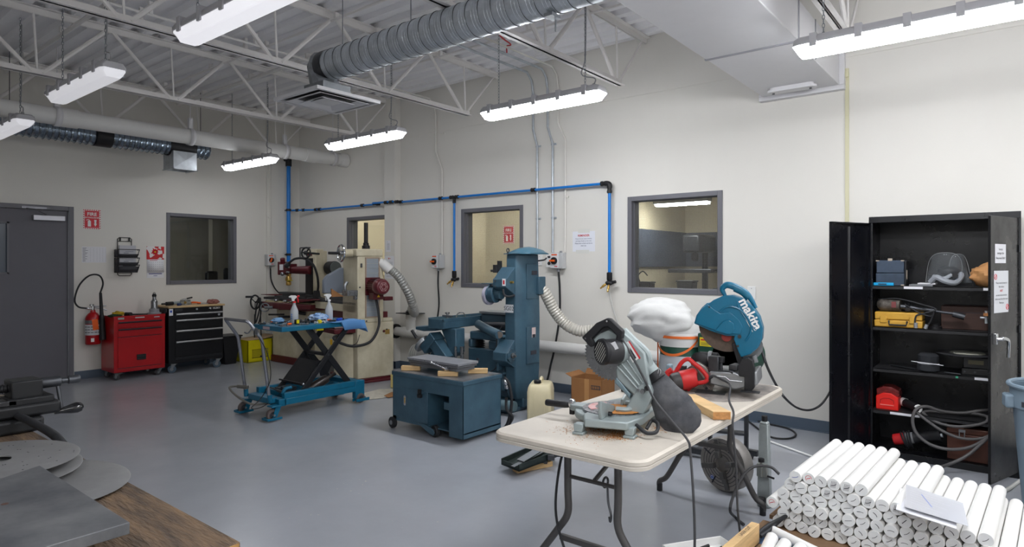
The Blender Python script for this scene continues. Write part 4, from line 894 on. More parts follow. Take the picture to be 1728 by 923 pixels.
# ---------------------------------------------------------------- bins along the left wall
t = thing('black_wastebasket', 'black plastic wastebasket between the black cabinet and the yellow crate', 'wastebasket', (-9.1, 4.66, 0))
part('body', blackp, t, lambda b: b.frus((-9.22, -8.98, 4.58, 4.74, .002), (-9.25, -8.93, 4.52, 4.80, .40)), bevel=.008)
part('rim', blackp, t, lambda b: b.frus((-9.26, -8.92, 4.51, 4.81, .40), (-9.265, -8.915, 4.505, 4.815, .42)), bevel=.004)
t = thing('milk_crate', 'yellow plastic crate on the floor by the far corner', 'crate', (-9.05, 5.07, 0))
cx0, cx1, cy0, cy1 = -9.2, -8.87, 4.86, 5.26
def crate(b):
    b.box(cx0, cx1, cy0, cy1, .002, .012)
    for zs in ((.0, .06), (.19, .33)):
        b.box(cx0, cx1, cy0, cy0+.008, *zs); b.box(cx0, cx1, cy1-.008, cy1, *zs); b.box(cx0, cx0+.008, cy0, cy1, *zs); b.box(cx1-.008, cx1, cy0, cy1, *zs)
    for x in (cx0, cx1-.012):
        for y in (cy0, cy1-.012): b.box(x, x+.012, y, y+.012, 0, .33)
    b.box(cx1-.008, cx1, cy0, cy0+.07, .06, .19); b.box(cx1-.008, cx1, cy1-.06, cy1, .06, .19); b.box(cx0, cx1, cy0, cy0+.008, .06, .19); b.box(cx1-.010, cx1+.004, cy0, cy1, .315, .33)
part('shell', yellow, t, crate, bevel=.001)
def lat(b):
    ya_, yb_, za_, zb_ = cy0+.07, cy1-.06, .07, .185
    for s_ in (-1, 1):
        k = -8
        while k < 22:
            c = ya_+k*.022; k += 1          # line y = c + s*(z-za)
            pts = []
            for z in (za_, zb_):
                y = c+s_*(z-za_); y2 = min(max(y, ya_), yb_); z2 = za_+(y2-c)*s_
                if za_-.001 <= z2 <= zb_+.001: pts.append((cx1-.004, y2, z2))
            if len(pts) == 2 and abs(pts[0][2]-pts[1][2]) > .01: b.cyl(pts[0], pts[1], .0032, n=4)
part('lattice', yellow, t, lat)
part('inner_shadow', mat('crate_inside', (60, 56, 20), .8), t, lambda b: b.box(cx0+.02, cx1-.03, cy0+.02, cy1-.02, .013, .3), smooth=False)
part('handhold', ink, t, lambda b: b.box(cx1+.0, cx1+.002, 5.06, 5.15, .065, .09))
part('flap', mat('flap_beige', (176, 150, 116), .8), t, lambda b: b.sheet([[(cx0, cy0, .335), (cx1, cy0, .332)], [(cx0, 5.1, .345), (cx1+.01, 5.12, .34)], [(cx0, cy1+.05, .375), (cx1+.03, cy1+.07, .385)]]), solid=.004)
t = thing('white_bucket', 'white plastic bucket behind the yellow crate', 'bucket', (-9.12, 5.46, 0))
part('pail', white, t, lambda b: b.lathe([(.125, .002), (.14, .34), (.148, .345), (.148, .36), (.143, .38)], (-9.14, 5.47, 0), n=28))
part('lid', white, t, lambda b: b.lathe([(.152, .37), (.152, .392), (.13, .398)], (-9.14, 5.47, 0), n=28))
# ---------------------------------------------------------------- blue scissor lift table
t = thing('lift_table', 'blue scissor lift table trolley covered in hand tools', 'lift table', (-5.65, 3.7, 0))
xa, xb, ya, yb = -5.93, -5.42, 3.24, 4.27
arm_m = mat('scissor_black', (26, 27, 31), .4)
part('platform', liftb, t, lambda b: b.box(xa+.0, xb, ya+.07, yb+.02, .822, .87), bevel=.005)
part('platform_label', mat('label_pinkgrey', (186, 170, 176), .6), t, lambda b: b.box(-5.75, -5.63, ya+.068, ya+.07, .832, .86), smooth=False)
part('platform_hole', ink, t, lambda b: b.cyl((xb, 4.13, .845), (xb+.001, 4.13, .845), .012))
for x in (xa, xb-.05):
    part('base_rail', liftb, t, lambda b: (b.box(x, x+.05, ya+.1, yb-.1, .125, .185), b.box(x+.004, x+.046, ya+.1, yb-.1, .18, .188), b.box(x-.0, x+.05, ya+.1, yb-.1, .186, .24)), bevel=.004)
part('front_crossbeam', liftb, t, lambda b: (b.box(xa, xb, ya+.04, ya+.12, .12, .19), b.box(xa+.06, xb-.06, ya-.02, ya+.06, .15, .2)), bevel=.006)
part('rear_crossbeam', liftb, t, lambda b: b.box(xa, xb, yb-.12, yb-.04, .19, .245), bevel=.006)
for x in (xa+.0, xb-.05):
    part('end_bracket', liftb, t, lambda b: b.box(x-.002, x+.054, yb-.11, yb+.01, .05, .235), bevel=.006)
def wheel(x, y, r, lab='wheel', w=.036):
    o = part(lab, mat('wheel_grey', (96, 86, 84), .5), t, lambda b: b.lathe([(r*.55, -w/2), (r*.94, -w/2), (r, -w*.3), (r, w*.3), (r*.94, w/2), (r*.55, w/2)], (x, y, r+.001), (1, 0, 0), n=24))
    part('hub', dsteel, o, lambda b: b.cyl((x-w*.55, y, r), (x+w*.55, y, r), r*.6, n=18))
for x in (xa+.07, xb-.0): wheel(x, yb-.045, .05)
for x, s in ((xa-.01, -1), (xb-.01, 1)):
    wheel(x, ya-.025, .056)
    part('fork', liftb, t, lambda b: (b.prism([(.0, .14), (.06, .14), (.01, .035), (-.035, .035)], (x+s*.026, ya, .0), (0, 1, 0), (0, 0, 1), (s*.005, 0, 0)), b.prism([(.0, .14), (.06, .14), (.01, .035), (-.035, .035)], (x-s*.026, ya, .0), (0, 1, 0), (0, 0, 1), (-s*.005, 0, 0)), b.box(x-.045, x+.045, ya-.05, ya+.06, .13, .142)), bevel=.002)
    part('foot_guard', liftb, t, lambda b: (b.box(x-.055, x-.046, ya-.09, ya+.05, .014, .036), b.box(x+.046, x+.055, ya-.09, ya+.05, .014, .036), b.box(x-.055, x+.055, ya-.098, ya-.088, .014, .036)), bevel=.002)
    part('axle_bolt', galvd, t, lambda b: b.cyl((x-.04, ya-.022, .057), (x+.04, ya-.022, .057), .010))
for x in (xa+.07, xb-.0):
    part('foot_guard', liftb, t, lambda b: (b.box(x+.026, x+.036, yb-.12, yb+.05, .02, .05), b.box(x-.036, x-.026, yb-.12, yb+.05, .02, .05)), bevel=.002)
def arm(x, p, q, w=.055, th=.018, nm='scissor_arm'):
    p = Vector((x, *p)); q = Vector((x, *q)); d = (q-p).normalized(); n = Vector((0, -d.z, d.y))
    part(nm, arm_m, t, lambda b: b.rings([[P+n*w/2+Vector((th/2, 0, 0)), P+n*w/2-Vector((th/2, 0, 0)), P-n*w/2-Vector((th/2, 0, 0)), P-n*w/2+Vector((th/2, 0, 0))] for P in (p-d*.02, q+d*.02)]), bevel=.004)
for s, x in ((1, xb-.05), (-1, xa+.07)):
    arm(x, (3.57, .22), (4.10, .81)); arm(x-s*.028, (3.66, .81), (4.12, .235), .062)
    part('pivot_bolt', dsteel, t, lambda b: b.cyl((x-.03, 3.86, .545), (x+.012, 3.86, .545), .013))
part('stiffener_plate', arm_m, t, lambda b: b.rings([[Vector((xx, y+dy, z+dz)) for dy, dz in ((0, 0), (.006, -.006))] + [] for xx, y, z in ()] or [[Vector((xa+.09, 3.58, .27)), Vector((xb-.07, 3.58, .27)), Vector((xb-.07, 3.585, .262)), Vector((xa+.09, 3.585, .262))], [Vector((xa+.09, 3.77, .49)), Vector((xb-.07, 3.77, .49)), Vector((xb-.07, 3.775, .482)), Vector((xa+.09, 3.775, .482))]]))
part('cross_tube', arm_m, t, lambda b: (b.cyl((xa+.06, 3.86, .545), (xb-.05, 3.86, .545), .02), b.cyl((xa+.06, 3.56, .29), (xb-.03, 3.56, .29), .009)))
part('chrome_cap', chrome, t, lambda b: b.ball((xb-.03, 3.56, .29), .013, n=10, m=6))
part('gusset_plate', arm_m, t, lambda b: b.prism([(3.95, .44), (4.14, .43), (4.16, .40), (4.08, .27), (4.0, .27)], (xa+.12, 0, 0), (0, 1, 0), (0, 0, 1), (.01, 0, 0)), bevel=.003)
part('hydraulic_cylinder', mat('ram_dark', (56, 50, 48), .3, .3), t, lambda b: (b.lathe([(.02, 0), (.042, .01), (.046, .03), (.046, .26), (.04, .28), (.018, .285), (.018, .38)], (-5.62, 3.68, .17), (.1, 1, .42), n=20)))
part('pump_block', mat('pump_dark', (48, 56, 62), .4, .3), t, lambda b: (b.cbox((-5.66, 3.5, .2), (.14, .16, .1)), b.cyl((-5.85, 3.45, .22), (-5.5, 3.38, .23), .014), b.cyl((-5.6, 3.42, .25), (-5.6, 3.52, .25), .028)), bevel=.006)
part('bracket_arm', liftb, t, lambda b: (b.cbox((-5.72, 3.42, .20), (.3, .04, .05)), b.tube([(-5.48, 3.35, .22), (-5.47, 3.38, .27), (-5.46, 3.44, .28)], .018)), bevel=.006)
hm = mat('handle_chrome', (150, 152, 160), .3, .85)
part('push_handle', hm, t, lambda b: b.tube([(-5.47, 3.215, .19), (-5.47, 3.14, .74), (-5.47, 3.125, .78), (-5.47, 3.02, .925), (-5.49, 3.0, .945), (-5.88, 3.0, .945), (-5.90, 3.02, .925), (-5.90, 3.125, .78), (-5.90, 3.14, .74), (-5.90, 3.215, .19)], .0155, n=12, smooth=False))
for x in (-5.47, -5.90): part('handle_socket', liftb, t, lambda b: b.cyl((x, 3.22, .17), (x, 3.215, .24), .022))
part('release_lever', dsteel, t, lambda b: (b.tube([(-5.46, 3.04, .88), (-5.45, 2.99, .84), (-5.46, 2.96, .85)], .006), b.cbox((-5.46, 3.07, .85), (.02, .03, .06))))
part('release_cable', rubber, t, lambda b: (b.tube([(-5.46, 3.1, .8), (-5.44, 3.18, .62), (-5.43, 3.2, .4), (-5.5, 3.15, .22), (-5.5, 3.05, .14), (-5.56, 3.2, .12), (-5.6, 3.4, .2)], .004, n=6)))
part('foot_pedal', mat('pedal_grey', (120, 118, 112), .4, .5), t, lambda b: (b.tube([(-5.80, 3.16, .28), (-5.90, 3.10, .285), (-5.92, 3.06, .27), (-5.80, 3.08, .2), (-5.66, 3.14, .14), (-5.6, 3.28, .13)], .010), b.cyl((-5.88, 3.12, .285), (-5.78, 3.17, .28), .018)))
part('warning_label', yellow, t, lambda b: b.box(-5.5, -5.42, 3.7, 3.74, .812, .822) if False else b.box(xb-.05, xb-.04, 3.72, 3.80, .80, .822))
ZP = .8705
# tools and rags on the platform
rag_b = mat('rag_blue', (70, 130, 190), .85, var=.2, vscale=12)
t2 = thing('blue_cloth', 'light blue cloth hanging over the right end of the lift table', 'cloth', (-5.5, 4.2, ZP))
def cl(b):
    G = []
    for j in range(10):
        r = []
        for i in range(10):
            u, v = i/9, j/9
            x = -5.72+.34*u; y = 3.86+.47*v
            z = ZP+.004+.003*math.sin(9*u+5*v)
            if x > xb+.005 and v > .25:
                x2 = xb+.012+.01*math.sin(8*v); z = ZP+.003-(x-xb)*2.2; x = x2
            if y > 4.30: z = ZP-.004-(y-4.30)*2.5-(.05*u); y = 4.305+(y-4.30)*.2
            r.append((x, y, z))
        G.append(r)
    b.sheet(G)
part('fabric', mat('cloth_pale_blue', (92, 144, 200), .8), t2, cl, solid=.002)
t2 = thing('blue_rag', 'crumpled blue rag on the lift table between the spray bottles', 'rag', (-5.7, 3.95, ZP))
part('fabric', mat('rag_patch', (60, 135, 200), .85, var=.6, vscale=16, col2=(190, 205, 225)), t2, lambda b: b.ball((-5.66, 3.88, ZP+.04), .09, n=26, m=16, sc=(.8, 1.1, .5), fn=lambda q: 1+.5*noise.noise(q*3+Vector((9, 2, 4)))))
t2 = thing('blue_rag', 'small light blue rag at the left of the lift table', 'rag', (-5.8, 3.5, ZP))
part('fabric', mat('rag_pale', (120, 160, 200), .85), t2, lambda b: b.ball((-5.83, 3.52, ZP+.026), .055, n=18, m=12, sc=(1, 1.2, .5), fn=lambda q: 1+.4*noise.noise(q*3+Vector((1, 7, 4)))))
cloud = mat('bottle_plastic', (214, 218, 222), .25, alpha=.62)
def spray(x, y, label, hm_, tm, neck, lbl):
    t = thing('spray_bottle', label, 'spray bottle', (x, y, ZP))
    part('bottle', cloud, t, lambda b: b.lathe([(.036, .001), (.040, .008), (.040, .115), (.034, .14), (.018, .175), (.013, .19), (.013, .205)], (x, y, ZP), n=22))
    part('liquid', mat('bottle_fluid', (196, 200, 204), .2, alpha=.7), t, lambda b: b.lathe([(.034, .004), (.037, .01), (.037, .085)], (x, y, ZP), n=20))
    part('collar', neck, t, lambda b: b.lathe([(.017, .205), (.017, .222)], (x, y, ZP), n=16))
    part('sprayer_head', hm_, t, lambda b: b.prism([(-.012, .222), (.012, .222), (.012, .24), (.03, .255), (.036, .268), (.02, .28), (-.02, .282), (-.042, .272), (-.045, .262), (-.018, .256)], (x, y-.011, ZP), (-.5, .0, 0) if False else (.6, .8, 0), (0, 0, 1), (.014, -.010, 0)), bevel=.003)
    part('trigger', tm, t, lambda b: b.tube([(x-.6*.022, y-.8*.022, ZP+.258), (x-.6*.034, y-.8*.034, ZP+.238), (x-.6*.030, y-.8*.030, ZP+.21)] if not lbl else [(x+.6*.026, y+.8*.026, ZP+.262), (x+.6*.036, y+.8*.036, ZP+.236), (x+.6*.036, y+.8*.036, ZP+.205)], .006))
    if lbl:
        part('nozzle', tm, t, lambda b: b.cyl((x+.6*.03, y+.8*.03, ZP+.27), (x+.6*.05, y+.8*.05, ZP+.272), .009))
        part('label_text', mat('ink_lightblue', (90, 130, 190), .7), t, lambda b: [b.cbox((x+.0407*math.cos(-1.2), y+.0407*math.sin(-1.2), ZP+.05+.02*k), (.001, .014, .014), rz=-1.2) for k in range(3)], smooth=False)
spray(-5.70, 3.62, 'clear spray bottle with red trigger and red collar on the lift table', white, mat('trigger_red', (220, 20, 30), .4), MATS['trigger_red'] if 'trigger_red' in MATS else white, True)
spray(-5.68, 4.02, 'clear spray bottle with white trigger on the lift table', white, white, white, False)
t2 = thing('screwdriver', 'blue handled screwdriver near the right spray bottle', 'screwdriver', (-5.55, 4.08, ZP))
part('handle', mat('handle_blue', (24, 70, 180), .35), t2, lambda b: b.lathe([(.012, 0), (.016, .01), (.014, .04), (.016, .08), (.010, .09)], (-5.50, 3.99, ZP+.02), (-.35, .9, 0), n=14))
part('collar', rubber, t2, lambda b: b.cyl((-5.532, 4.07, ZP+.018), (-5.545, 4.1, ZP+.018), .012))
part('blade', steel, t2, lambda b: b.cyl((-5.545, 4.1, ZP+.016), (-5.575, 4.18, ZP+.016), .005))
t2 = thing('film_pot', 'yellow bottle cap lying on the lift table in front of the blue rag', 'pot', (-5.5, 3.78, ZP))
part('lid', yellow, t2, lambda b: b.lathe([(.022, .001), (.024, .02), (.018, .03), (.014, .034)], (-5.5, 3.78, ZP), n=18))
t2 = thing('tape_measure', 'yellow and black tape measure beside the red trigger spray bottle', 'tape measure', (-5.55, 3.56, ZP))
part('case', blackp, t2, lambda b: b.cbox((-5.56, 3.56, ZP+.025), (.035, .04, .048)), bevel=.006)
part('yellow_side', yellow, t2, lambda b: b.cbox((-5.541, 3.56, ZP+.027), (.006, .03, .036)), bevel=.004)
random.seed(21)
kinds = [('socket_wrench', 'wrench', steel), ('hex_key', 'hex key', dsteel), ('drill_chuck', 'chuck', dsteel), ('clamp_block', 'clamp', blackp), ('spanner', 'spanner', galv), ('punch', 'punch', steel), ('socket', 'socket', chrome), ('chisel', 'chisel', orange), ('pliers', 'pliers', blackp)]
spots = []
k = 0
names_ = ('left front corner', 'front edge', 'middle', 'back edge', 'rear left part')
used = {}
adj = ('shiny', 'long', 'short', 'dark', 'worn', 'thin', 'greasy', 'bent', 'squat')
while k < 34:
    x = random.uniform(xa+.04, xb-.04); y = random.uniform(ya+.10, 3.98)
    if any((x-a)**2+(y-c)**2 < .0034 for a, c in spots+[(-5.70, 3.62), (-5.68, 4.02), (-5.66, 3.86), (-5.83, 3.52), (-5.5, 3.78), (-5.56, 3.56)]):
        k += .05; continue
    spots.append((x, y)); k = int(k)+1
def where(x, y):
    a = 'near edge' if x > -5.55 else ('far edge' if x < -5.78 else 'middle')
    c = 'left end' if y < 3.5 else ('right half' if y > 3.75 else 'centre')
    return a, c
for i, (x, y) in enumerate(spots):
    nm, cat, m = kinds[i % len(kinds)]; rz = random.uniform(0, PI)
    a, c = where(x, y)
    near = min((((x-q[0])**2+(y-q[1])**2), n) for q, n in (((-5.70, 3.62), 'the red trigger bottle'), ((-5.68, 4.02), 'the white trigger bottle'), ((-5.66, 3.86), 'the crumpled blue rag'), ((-5.83, 3.52), 'the small pale rag'), ((-5.5, 3.78), 'the yellow cap'), ((-5.75, 3.3), 'the handle end'), ((-5.45, 3.35), 'the near front corner')))[1]
    lb = '%s %s, %s, %s of lift table by %s' % (adj[i*5 % 9], nm.replace('_', ' '), a, c, near.replace('the ', ''))
    if lb in used: lb = 'other '+lb
    used[lb] = 1
    t2 = thing(nm, lb, cat, (x, y, ZP), rz, group='hand tools on the lift table')
    if nm in ('socket_wrench', 'spanner', 'pliers', 'chisel', 'punch', 'hex_key'):
        l = random.uniform(.07, .13); h = .007
        if nm == 'hex_key': part('bar', m, t2, lambda b: b.tube([(-l/2, 0, h), (l/2, 0, h), (l/2, .035, h)], .004, n=6, smooth=False), world=False)
        elif nm == 'chisel':
            part('handle', m, t2, lambda b: b.lathe([(.009, -l/2), (.012, -l/2+.01), (.010, 0)], (0, 0, .012), (1, 0, 0), n=12), world=False)
            part('blade', steel, t2, lambda b: b.box(0, l/2, -.006, .006, .008, .014), world=False)
        elif nm == 'pliers':
            part('handle', m, t2, lambda b: b.tube([(-l/2, -.02, .008), (-.01, -.008, .008), (.0, 0, .008)], .007, n=8), world=False)
            part('handle', m, t2, lambda b: b.tube([(-l/2, .02, .008), (-.01, .008, .008), (.0, 0, .008)], .007, n=8), world=False)
            part('jaw', steel, t2, lambda b: b.prism([(0, -.012), (.035, -.004), (.035, .004), (0, .012)], (0, 0, .003), (1, 0, 0), (0, 1, 0), (0, 0, .01)), world=False)
        else:
            part('shaft', m, t2, lambda b: b.cyl((-l/2, 0, h), (l/2, 0, h), .006, n=10), world=False)
            part('head', m, t2, lambda b: b.cyl((l/2, 0, .001), (l/2, 0, .018), .015, n=14), world=False)
    elif nm == 'clamp_block': part('block', m, t2, lambda b: (b.box(-.03, .03, -.014, .014, 0.0005, .026), b.cyl((-.04, 0, .014), (.04, 0, .014), .007)), world=False, bevel=.003)
    else:
        r = random.uniform(.011, .018); hh = random.uniform(.022, .045)
        part('body', m, t2, lambda b: b.lathe([(r*.8, .0005), (r, .004), (r, hh*.6), (r*.6, hh*.7), (r*.6, hh)], (0, 0, 0), n=14), world=False)
# ---------------------------------------------------------------- left cream grinder (by the far corner)
t = thing('surface_grinder', 'cream and maroon grinder farthest in the corner, with black handwheel on top', 'grinding machine', (-8.4, 5.4, 0))
part('plinth', maroon, t, lambda b: b.box(-8.78, -8.10, 5.18, 5.72, .0, .10), bevel=.008)
part('base_cabinet', cream, t, lambda b: (b.frus((-8.76, -8.12, 5.20, 5.72, .10), (-8.76, -8.20, 5.20, 5.72, .58)), b.box(-8.78, -7.72, 5.18, 5.74, .58, .62), b.box(-8.72, -7.9, 5.24, 5.7, .62, .80)), bevel=.008)
part('side_valve', dsteel, t, lambda b: (b.box(-8.06, -7.98, 5.25, 5.35, .0, .2), b.tube([(-8.05, 5.3, .2), (-8.02, 5.25, .26), (-7.98, 5.25, .18)], .012)), bevel=.004)
part('saddle', maroon, t, lambda b: (b.box(-9.0, -7.75, 5.12, 5.5, .80, .895)), bevel=.012)
part('saddle_front', maroon, t, lambda b: (b.prism([(-8.35, .80), (-7.55, .84), (-7.55, .90), (-8.35, .905)], (0, 5.04, 0), (1, 0, 0), (0, 0, 1), (0, .09, 0))), bevel=.008)
part('way_cover', mat('way_cream', (196, 186, 150), .5), t, lambda b: (b.box(-8.9, -7.7, 5.16, 5.5, .895, .915)))
part('table', dsteel, t, lambda b: (b.box(-9.02, -7.62, 5.2, 5.42, .93, .965), b.box(-8.75, -7.85, 5.22, 5.4, .965, .99), b.box(-8.65, -7.95, 5.24, 5.38, 1.02, 1.05), b.box(-8.6, -8.0, 5.26, 5.36, .985, 1.02)), bevel=.004)
part('splash_tray', maroon, t, lambda b: (b.prism([(-8.15, .955), (-7.42, .99), (-7.40, .975), (-7.8, .935), (-8.1, .94)], (0, 5.05, 0), (1, 0, 0), (0, 0, 1), (0, .2, 0)), b.prism([(-9.1, 1.0), (-8.75, 1.005), (-8.75, .99), (-9.1, .992)], (0, 5.2, 0), (1, 0, 0), (0, 0, 1), (0, .2, 0))), bevel=.003)
part('table_clamp', steel, t, lambda b: [b.lathe([(.035, 0), (.04, .01), (.03, .025), (.012, .03)], (x, 5.16, .915), n=16) for x in (-8.6, -8.35, -8.2)])
part('column', cream, t, lambda b: b.box(-7.93, -7.70, 5.23, 5.36, .95, 1.68), bevel=.01)
part('column_back', cream, t, lambda b: b.box(-7.88, -7.70, 5.355, 5.42, .90, 1.655), bevel=.01)
part('slide_cover', blackp, t, lambda b: b.box(-7.925, -7.765, 5.212, 5.23, .96, 1.55))
part('nameplate', maroon, t, lambda b: b.box(-7.92, -7.79, 5.222, 5.23, 1.585, 1.63))
part('foot_flange', blackp, t, lambda b: b.prism([(-7.80, .99), (-7.35, .95), (-7.35, .985), (-7.78, 1.04)], (0, 5.12, 0), (1, 0, 0), (0, 0, 1), (0, .1, 0)), bevel=.004)
part('motor', maroon, t, lambda b: (b.box(-8.27, -8.05, 5.0, 5.16, 1.33, 1.47), b.box(-8.30, -8.26, 5.0, 5.16, 1.31, 1.5), b.cyl((-8.27, 5.07, 1.47), (-8.25, 5.05, 1.55), .035), b.cyl((-8.05, 5.08, 1.38), (-7.78, 5.2, 1.38), .05, .062)), bevel=.008)
part('motor_plate', paper, t, lambda b: b.box(-8.24, -8.15, 4.995, 5.0, 1.38, 1.46), smooth=False)
part('motor_ring', steel, t, lambda b: (b.cyl((-8.06, 5.0, 1.42), (-8.0, 5.0, 1.42), .014), b.cyl((-8.06, 5.0, 1.35), (-8.0, 5.0, 1.35), .014), b.ball((-8.17, 5.0, 1.325), .03, n=12, m=8)))
part('lamp_socket', dsteel, t, lambda b: b.lathe([(.02, 0), (.035, .02), (.035, .08), (.02, .1)], (-8.06, 4.98, 1.43), (.8, .1, .5), n=14))
part('motor_cable', rubber, t, lambda b: b.tube([(-7.98, 4.98, 1.48), (-7.85, 5.0, 1.54), (-7.65, 5.02, 1.54), (-7.50, 5.05, 1.46), (-7.45, 5.08, 1.32), (-7.48, 5.12, 1.18), (-7.52, 5.14, 1.1)], .016))
part('cable_box', blackp, t, lambda b: (b.frus((-7.6, -7.5, 5.1, 5.18, .99), (-7.58, -7.52, 5.11, 5.17, 1.10)), b.cyl((-7.57, 5.12, 1.0), (-7.64, 5.05, .985), .014)), bevel=.004)
part('top_handwheel', rubber, t, lambda b: (b.torus((-7.62, 5.02, 1.62), .072, .012, (.3, -1, .1), n=28, m=8), b.lathe([(.02, -.02), (.028, -.01), (.028, .02), (.015, .03)], (-7.62, 5.02, 1.62), (.3, -1, .1), n=14), [b.cyl((-7.62, 5.02, 1.62), (-7.62+.072*math.cos(a), 5.02+.02*math.cos(a), 1.62+.072*math.sin(a)), .010, n=8) for a in (.9, 3.0, 5.1)], b.cyl((-7.62, 5.04, 1.62), (-7.65, 5.25, 1.61), .014)))
part('belt_disc', blackp, t, lambda b: (b.cyl((-7.66, 5.42, 1.41), (-7.55, 5.42, 1.41), .095, n=28), b.cyl((-7.55, 5.42, 1.41), (-7.51, 5.42, 1.41), .098, .098, n=28)), bevel=.006)
part('disc_rim', mat('disc_greygreen', (92, 98, 96), .5), t, lambda b: b.cyl((-7.51, 5.42, 1.41), (-7.49, 5.42, 1.41), .092, n=28), bevel=.004)
part('bent_rod', dsteel, t, lambda b: b.tube([(-7.82, 5.22, 1.70), (-8.03, 5.2, 1.70), (-8.04, 5.2, 1.69), (-8.04, 5.2, 1.55)], .009, smooth=False))
part('side_handwheel', rubber, t, lambda b: (b.torus((-9.12, 5.12, .88), .105, .013, (.15, -1, 0), n=30, m=8), b.cyl((-9.12, 5.12, .88), (-9.0, 5.2, .88), .014), [b.cyl((-9.12, 5.12, .88), (-9.12+.105*math.cos(a), 5.12+.015*math.cos(a), .88+.105*math.sin(a)), .007, n=6) for a in (.5, 2.6, 4.7)]))
part('handwheel_grip', rubber, t, lambda b: b.cyl((-9.18, 5.0, .965), (-9.1, 5.08, .965), .016))
part('small_handwheel', galvd, t, lambda b: (b.torus((-8.72, 5.05, .82), .06, .009, (.7, -.7, 0), n=24, m=8), b.cyl((-8.72, 5.05, .82), (-8.62, 5.12, .82), .022), b.cyl((-8.72, 5.05, .82), (-8.75, 5.02, .88), .006)))
for a_, c_, r_ in (((-8.62, 5.05, .72), (-8.45, 5.2, .72), .014), ((-8.35, 5.05, .70), (-8.2, 5.2, .70), .018), ((-7.95, 5.1, .78), (-7.9, 5.2, .76), .025)): part('lever', blackp, t, lambda b: b.cyl(a_, c_, r_))
t2 = thing('cable_coil', 'coiled black cable hanging beside the left handwheel of the corner grinder', 'cable', (-9.0, 5.08, .9))
part('coil', rubber, t2, lambda b: (b.tube([(-9.0, 5.1, .92), (-9.04, 5.08, .7), (-9.0, 5.06, .58), (-8.95, 5.08, .72), (-8.93, 5.1, .92), (-8.97, 5.1, .95), (-9.02, 5.1, .9), (-9.06, 5.08, .62), (-8.99, 5.06, .5), (-8.91, 5.08, .64), (-8.9, 5.1, .9)], .010), b.tube([(-9.06, 5.08, .7), (-9.07, 5.08, .4), (-9.06, 5.1, .02)], .009), b.tube([(-8.9, 5.08, .85), (-8.88, 5.08, .4), (-8.87, 5.1, .02)], .009)))

# ---------------------------------------------------------------- right cream grinder with the tall column
GO = Vector((-6.30, 4.87, 0)); GR = -.20
t = thing('surface_grinder', 'tall cream grinder column with maroon motor, ribbed hose and handwheel', 'grinding machine', GO, GR)
K = dict(world=False)
part('plinth', maroon, t, lambda b: (b.box(-.75, .01, -.02, .50, .0, .05), b.box(-.1, .06, .05, .5, 0, .03)), bevel=.006, **K)
part('base', cream, t, lambda b: (b.box(-.5, .0, 0, .50, .05, .74)), bevel=.012, **K)
part('base_ledge', cream, t, lambda b: (b.box(-.45, -.005, .35, .49, .74, .785)), bevel=.01, **K)
part('coolant_tank', cream, t, lambda b: b.cyl((-.30, .04, .05), (-.30, .04, .60), .19, n=32), bevel=.008, **K)
part('bed_cabinet', cream, t, lambda b: (b.box(-1.35, -.52, .02, .5, .14, .66)), bevel=.01, **K)
part('cabinet_door', mat('panel_cream', (204, 196, 172), .45), t, lambda b: (b.box(-.95, -.6, .005, .02, .18, .60)), bevel=.004, **K)
part('yellow_sticker', mat('sticker_yellow', (240, 190, 30), .5), t, lambda b: (b.box(-.80, -.74, .0, .005, .40, .47)), smooth=False, **K)
part('orange_sticker', orange, t, lambda b: (b.box(-.88, -.84, .0, .005, .55, .59)), smooth=False, **K)
part('column', cream, t, lambda b: (b.box(-.42, .0, .0, .335, .74, 1.60), b.box(-.38, -.02, .335, .365, .6, 1.42)), bevel=.010, **K)
part('column_head', cream, t, lambda b: (b.box(-.42, .012, -.02, .345, 1.56, 1.655)), bevel=.014, **K)
part('slide_frame', mat('frame_tan', (160, 140, 122), .5), t, lambda b: (b.box(-.002, .008, .10, .118, .80, 1.55), b.box(-.002, .008, .282, .30, .80, 1.55), b.box(-.002, .008, .10, .30, 1.535, 1.55), b.box(-.002, .008, .10, .30, .80, .815)), **K)
part('slide_shutter', mat('shutter_grey', (150, 158, 166), .35, .5), t, lambda b: [b.prism([(0, 0), (.008, 0), (.003, .058), (0, .058)], (.0, .118, .815+.06*k), (1, 0, 0), (0, 0, 1), (0, .164, 0)) for k in range(12)], smooth=False, **K)
motor = part('motor', maroon, t, lambda b: (b.cyl((.0, .20, 1.19), (.20, .20, 1.19), .085, n=28), b.box(.0, .02, .1, .3, 1.08, 1.30), b.box(.04, .16, .13, .27, 1.03, 1.12)), bevel=.006, **K)
part('cooling_fins', maroon, motor, lambda b: [b.cbox((.10, .20+.092*math.cos(a), 1.19+.092*math.sin(a)), (.17, .006, .02), rot=Matrix.Rotation(a-PI/2, 4, 'X')) for a in [2*PI*k/22 for k in range(22)]], **K)
part('fan_cover', mat('fan_maroon', (96, 26, 36), .35, coat=.3), motor, lambda b: b.lathe([(.096, .17), (.1, .18), (.1, .25), (.085, .285), (.06, .292)], (0, .20, 1.19), (1, 0, 0), n=32), **K)
part('fan_slots', mat('slot_pink', (190, 150, 150), .6), motor, lambda b: (b.torus((.293, .20, 1.19), .055, .0035, (1, 0, 0), n=6, m=4), b.torus((.294, .20, 1.19), .032, .0035, (1, 0, 0), n=6, m=4), [b.cyl((.293, .20+.02*math.cos(a), 1.19+.02*math.sin(a)), (.291, .20+.06*math.cos(a), 1.19+.06*math.sin(a)), .0025, n=4) for a in [PI/3*k for k in range(6)]]), **K)
part('warning_sticker', MATS['sticker_yellow'], motor, lambda b: b.prism([(-.02, 0), (.02, 0), (0, .035)], (.161, .2, 1.06), (0, 1, 0), (0, 0, 1), (.001, 0, 0)), smooth=False, **K)
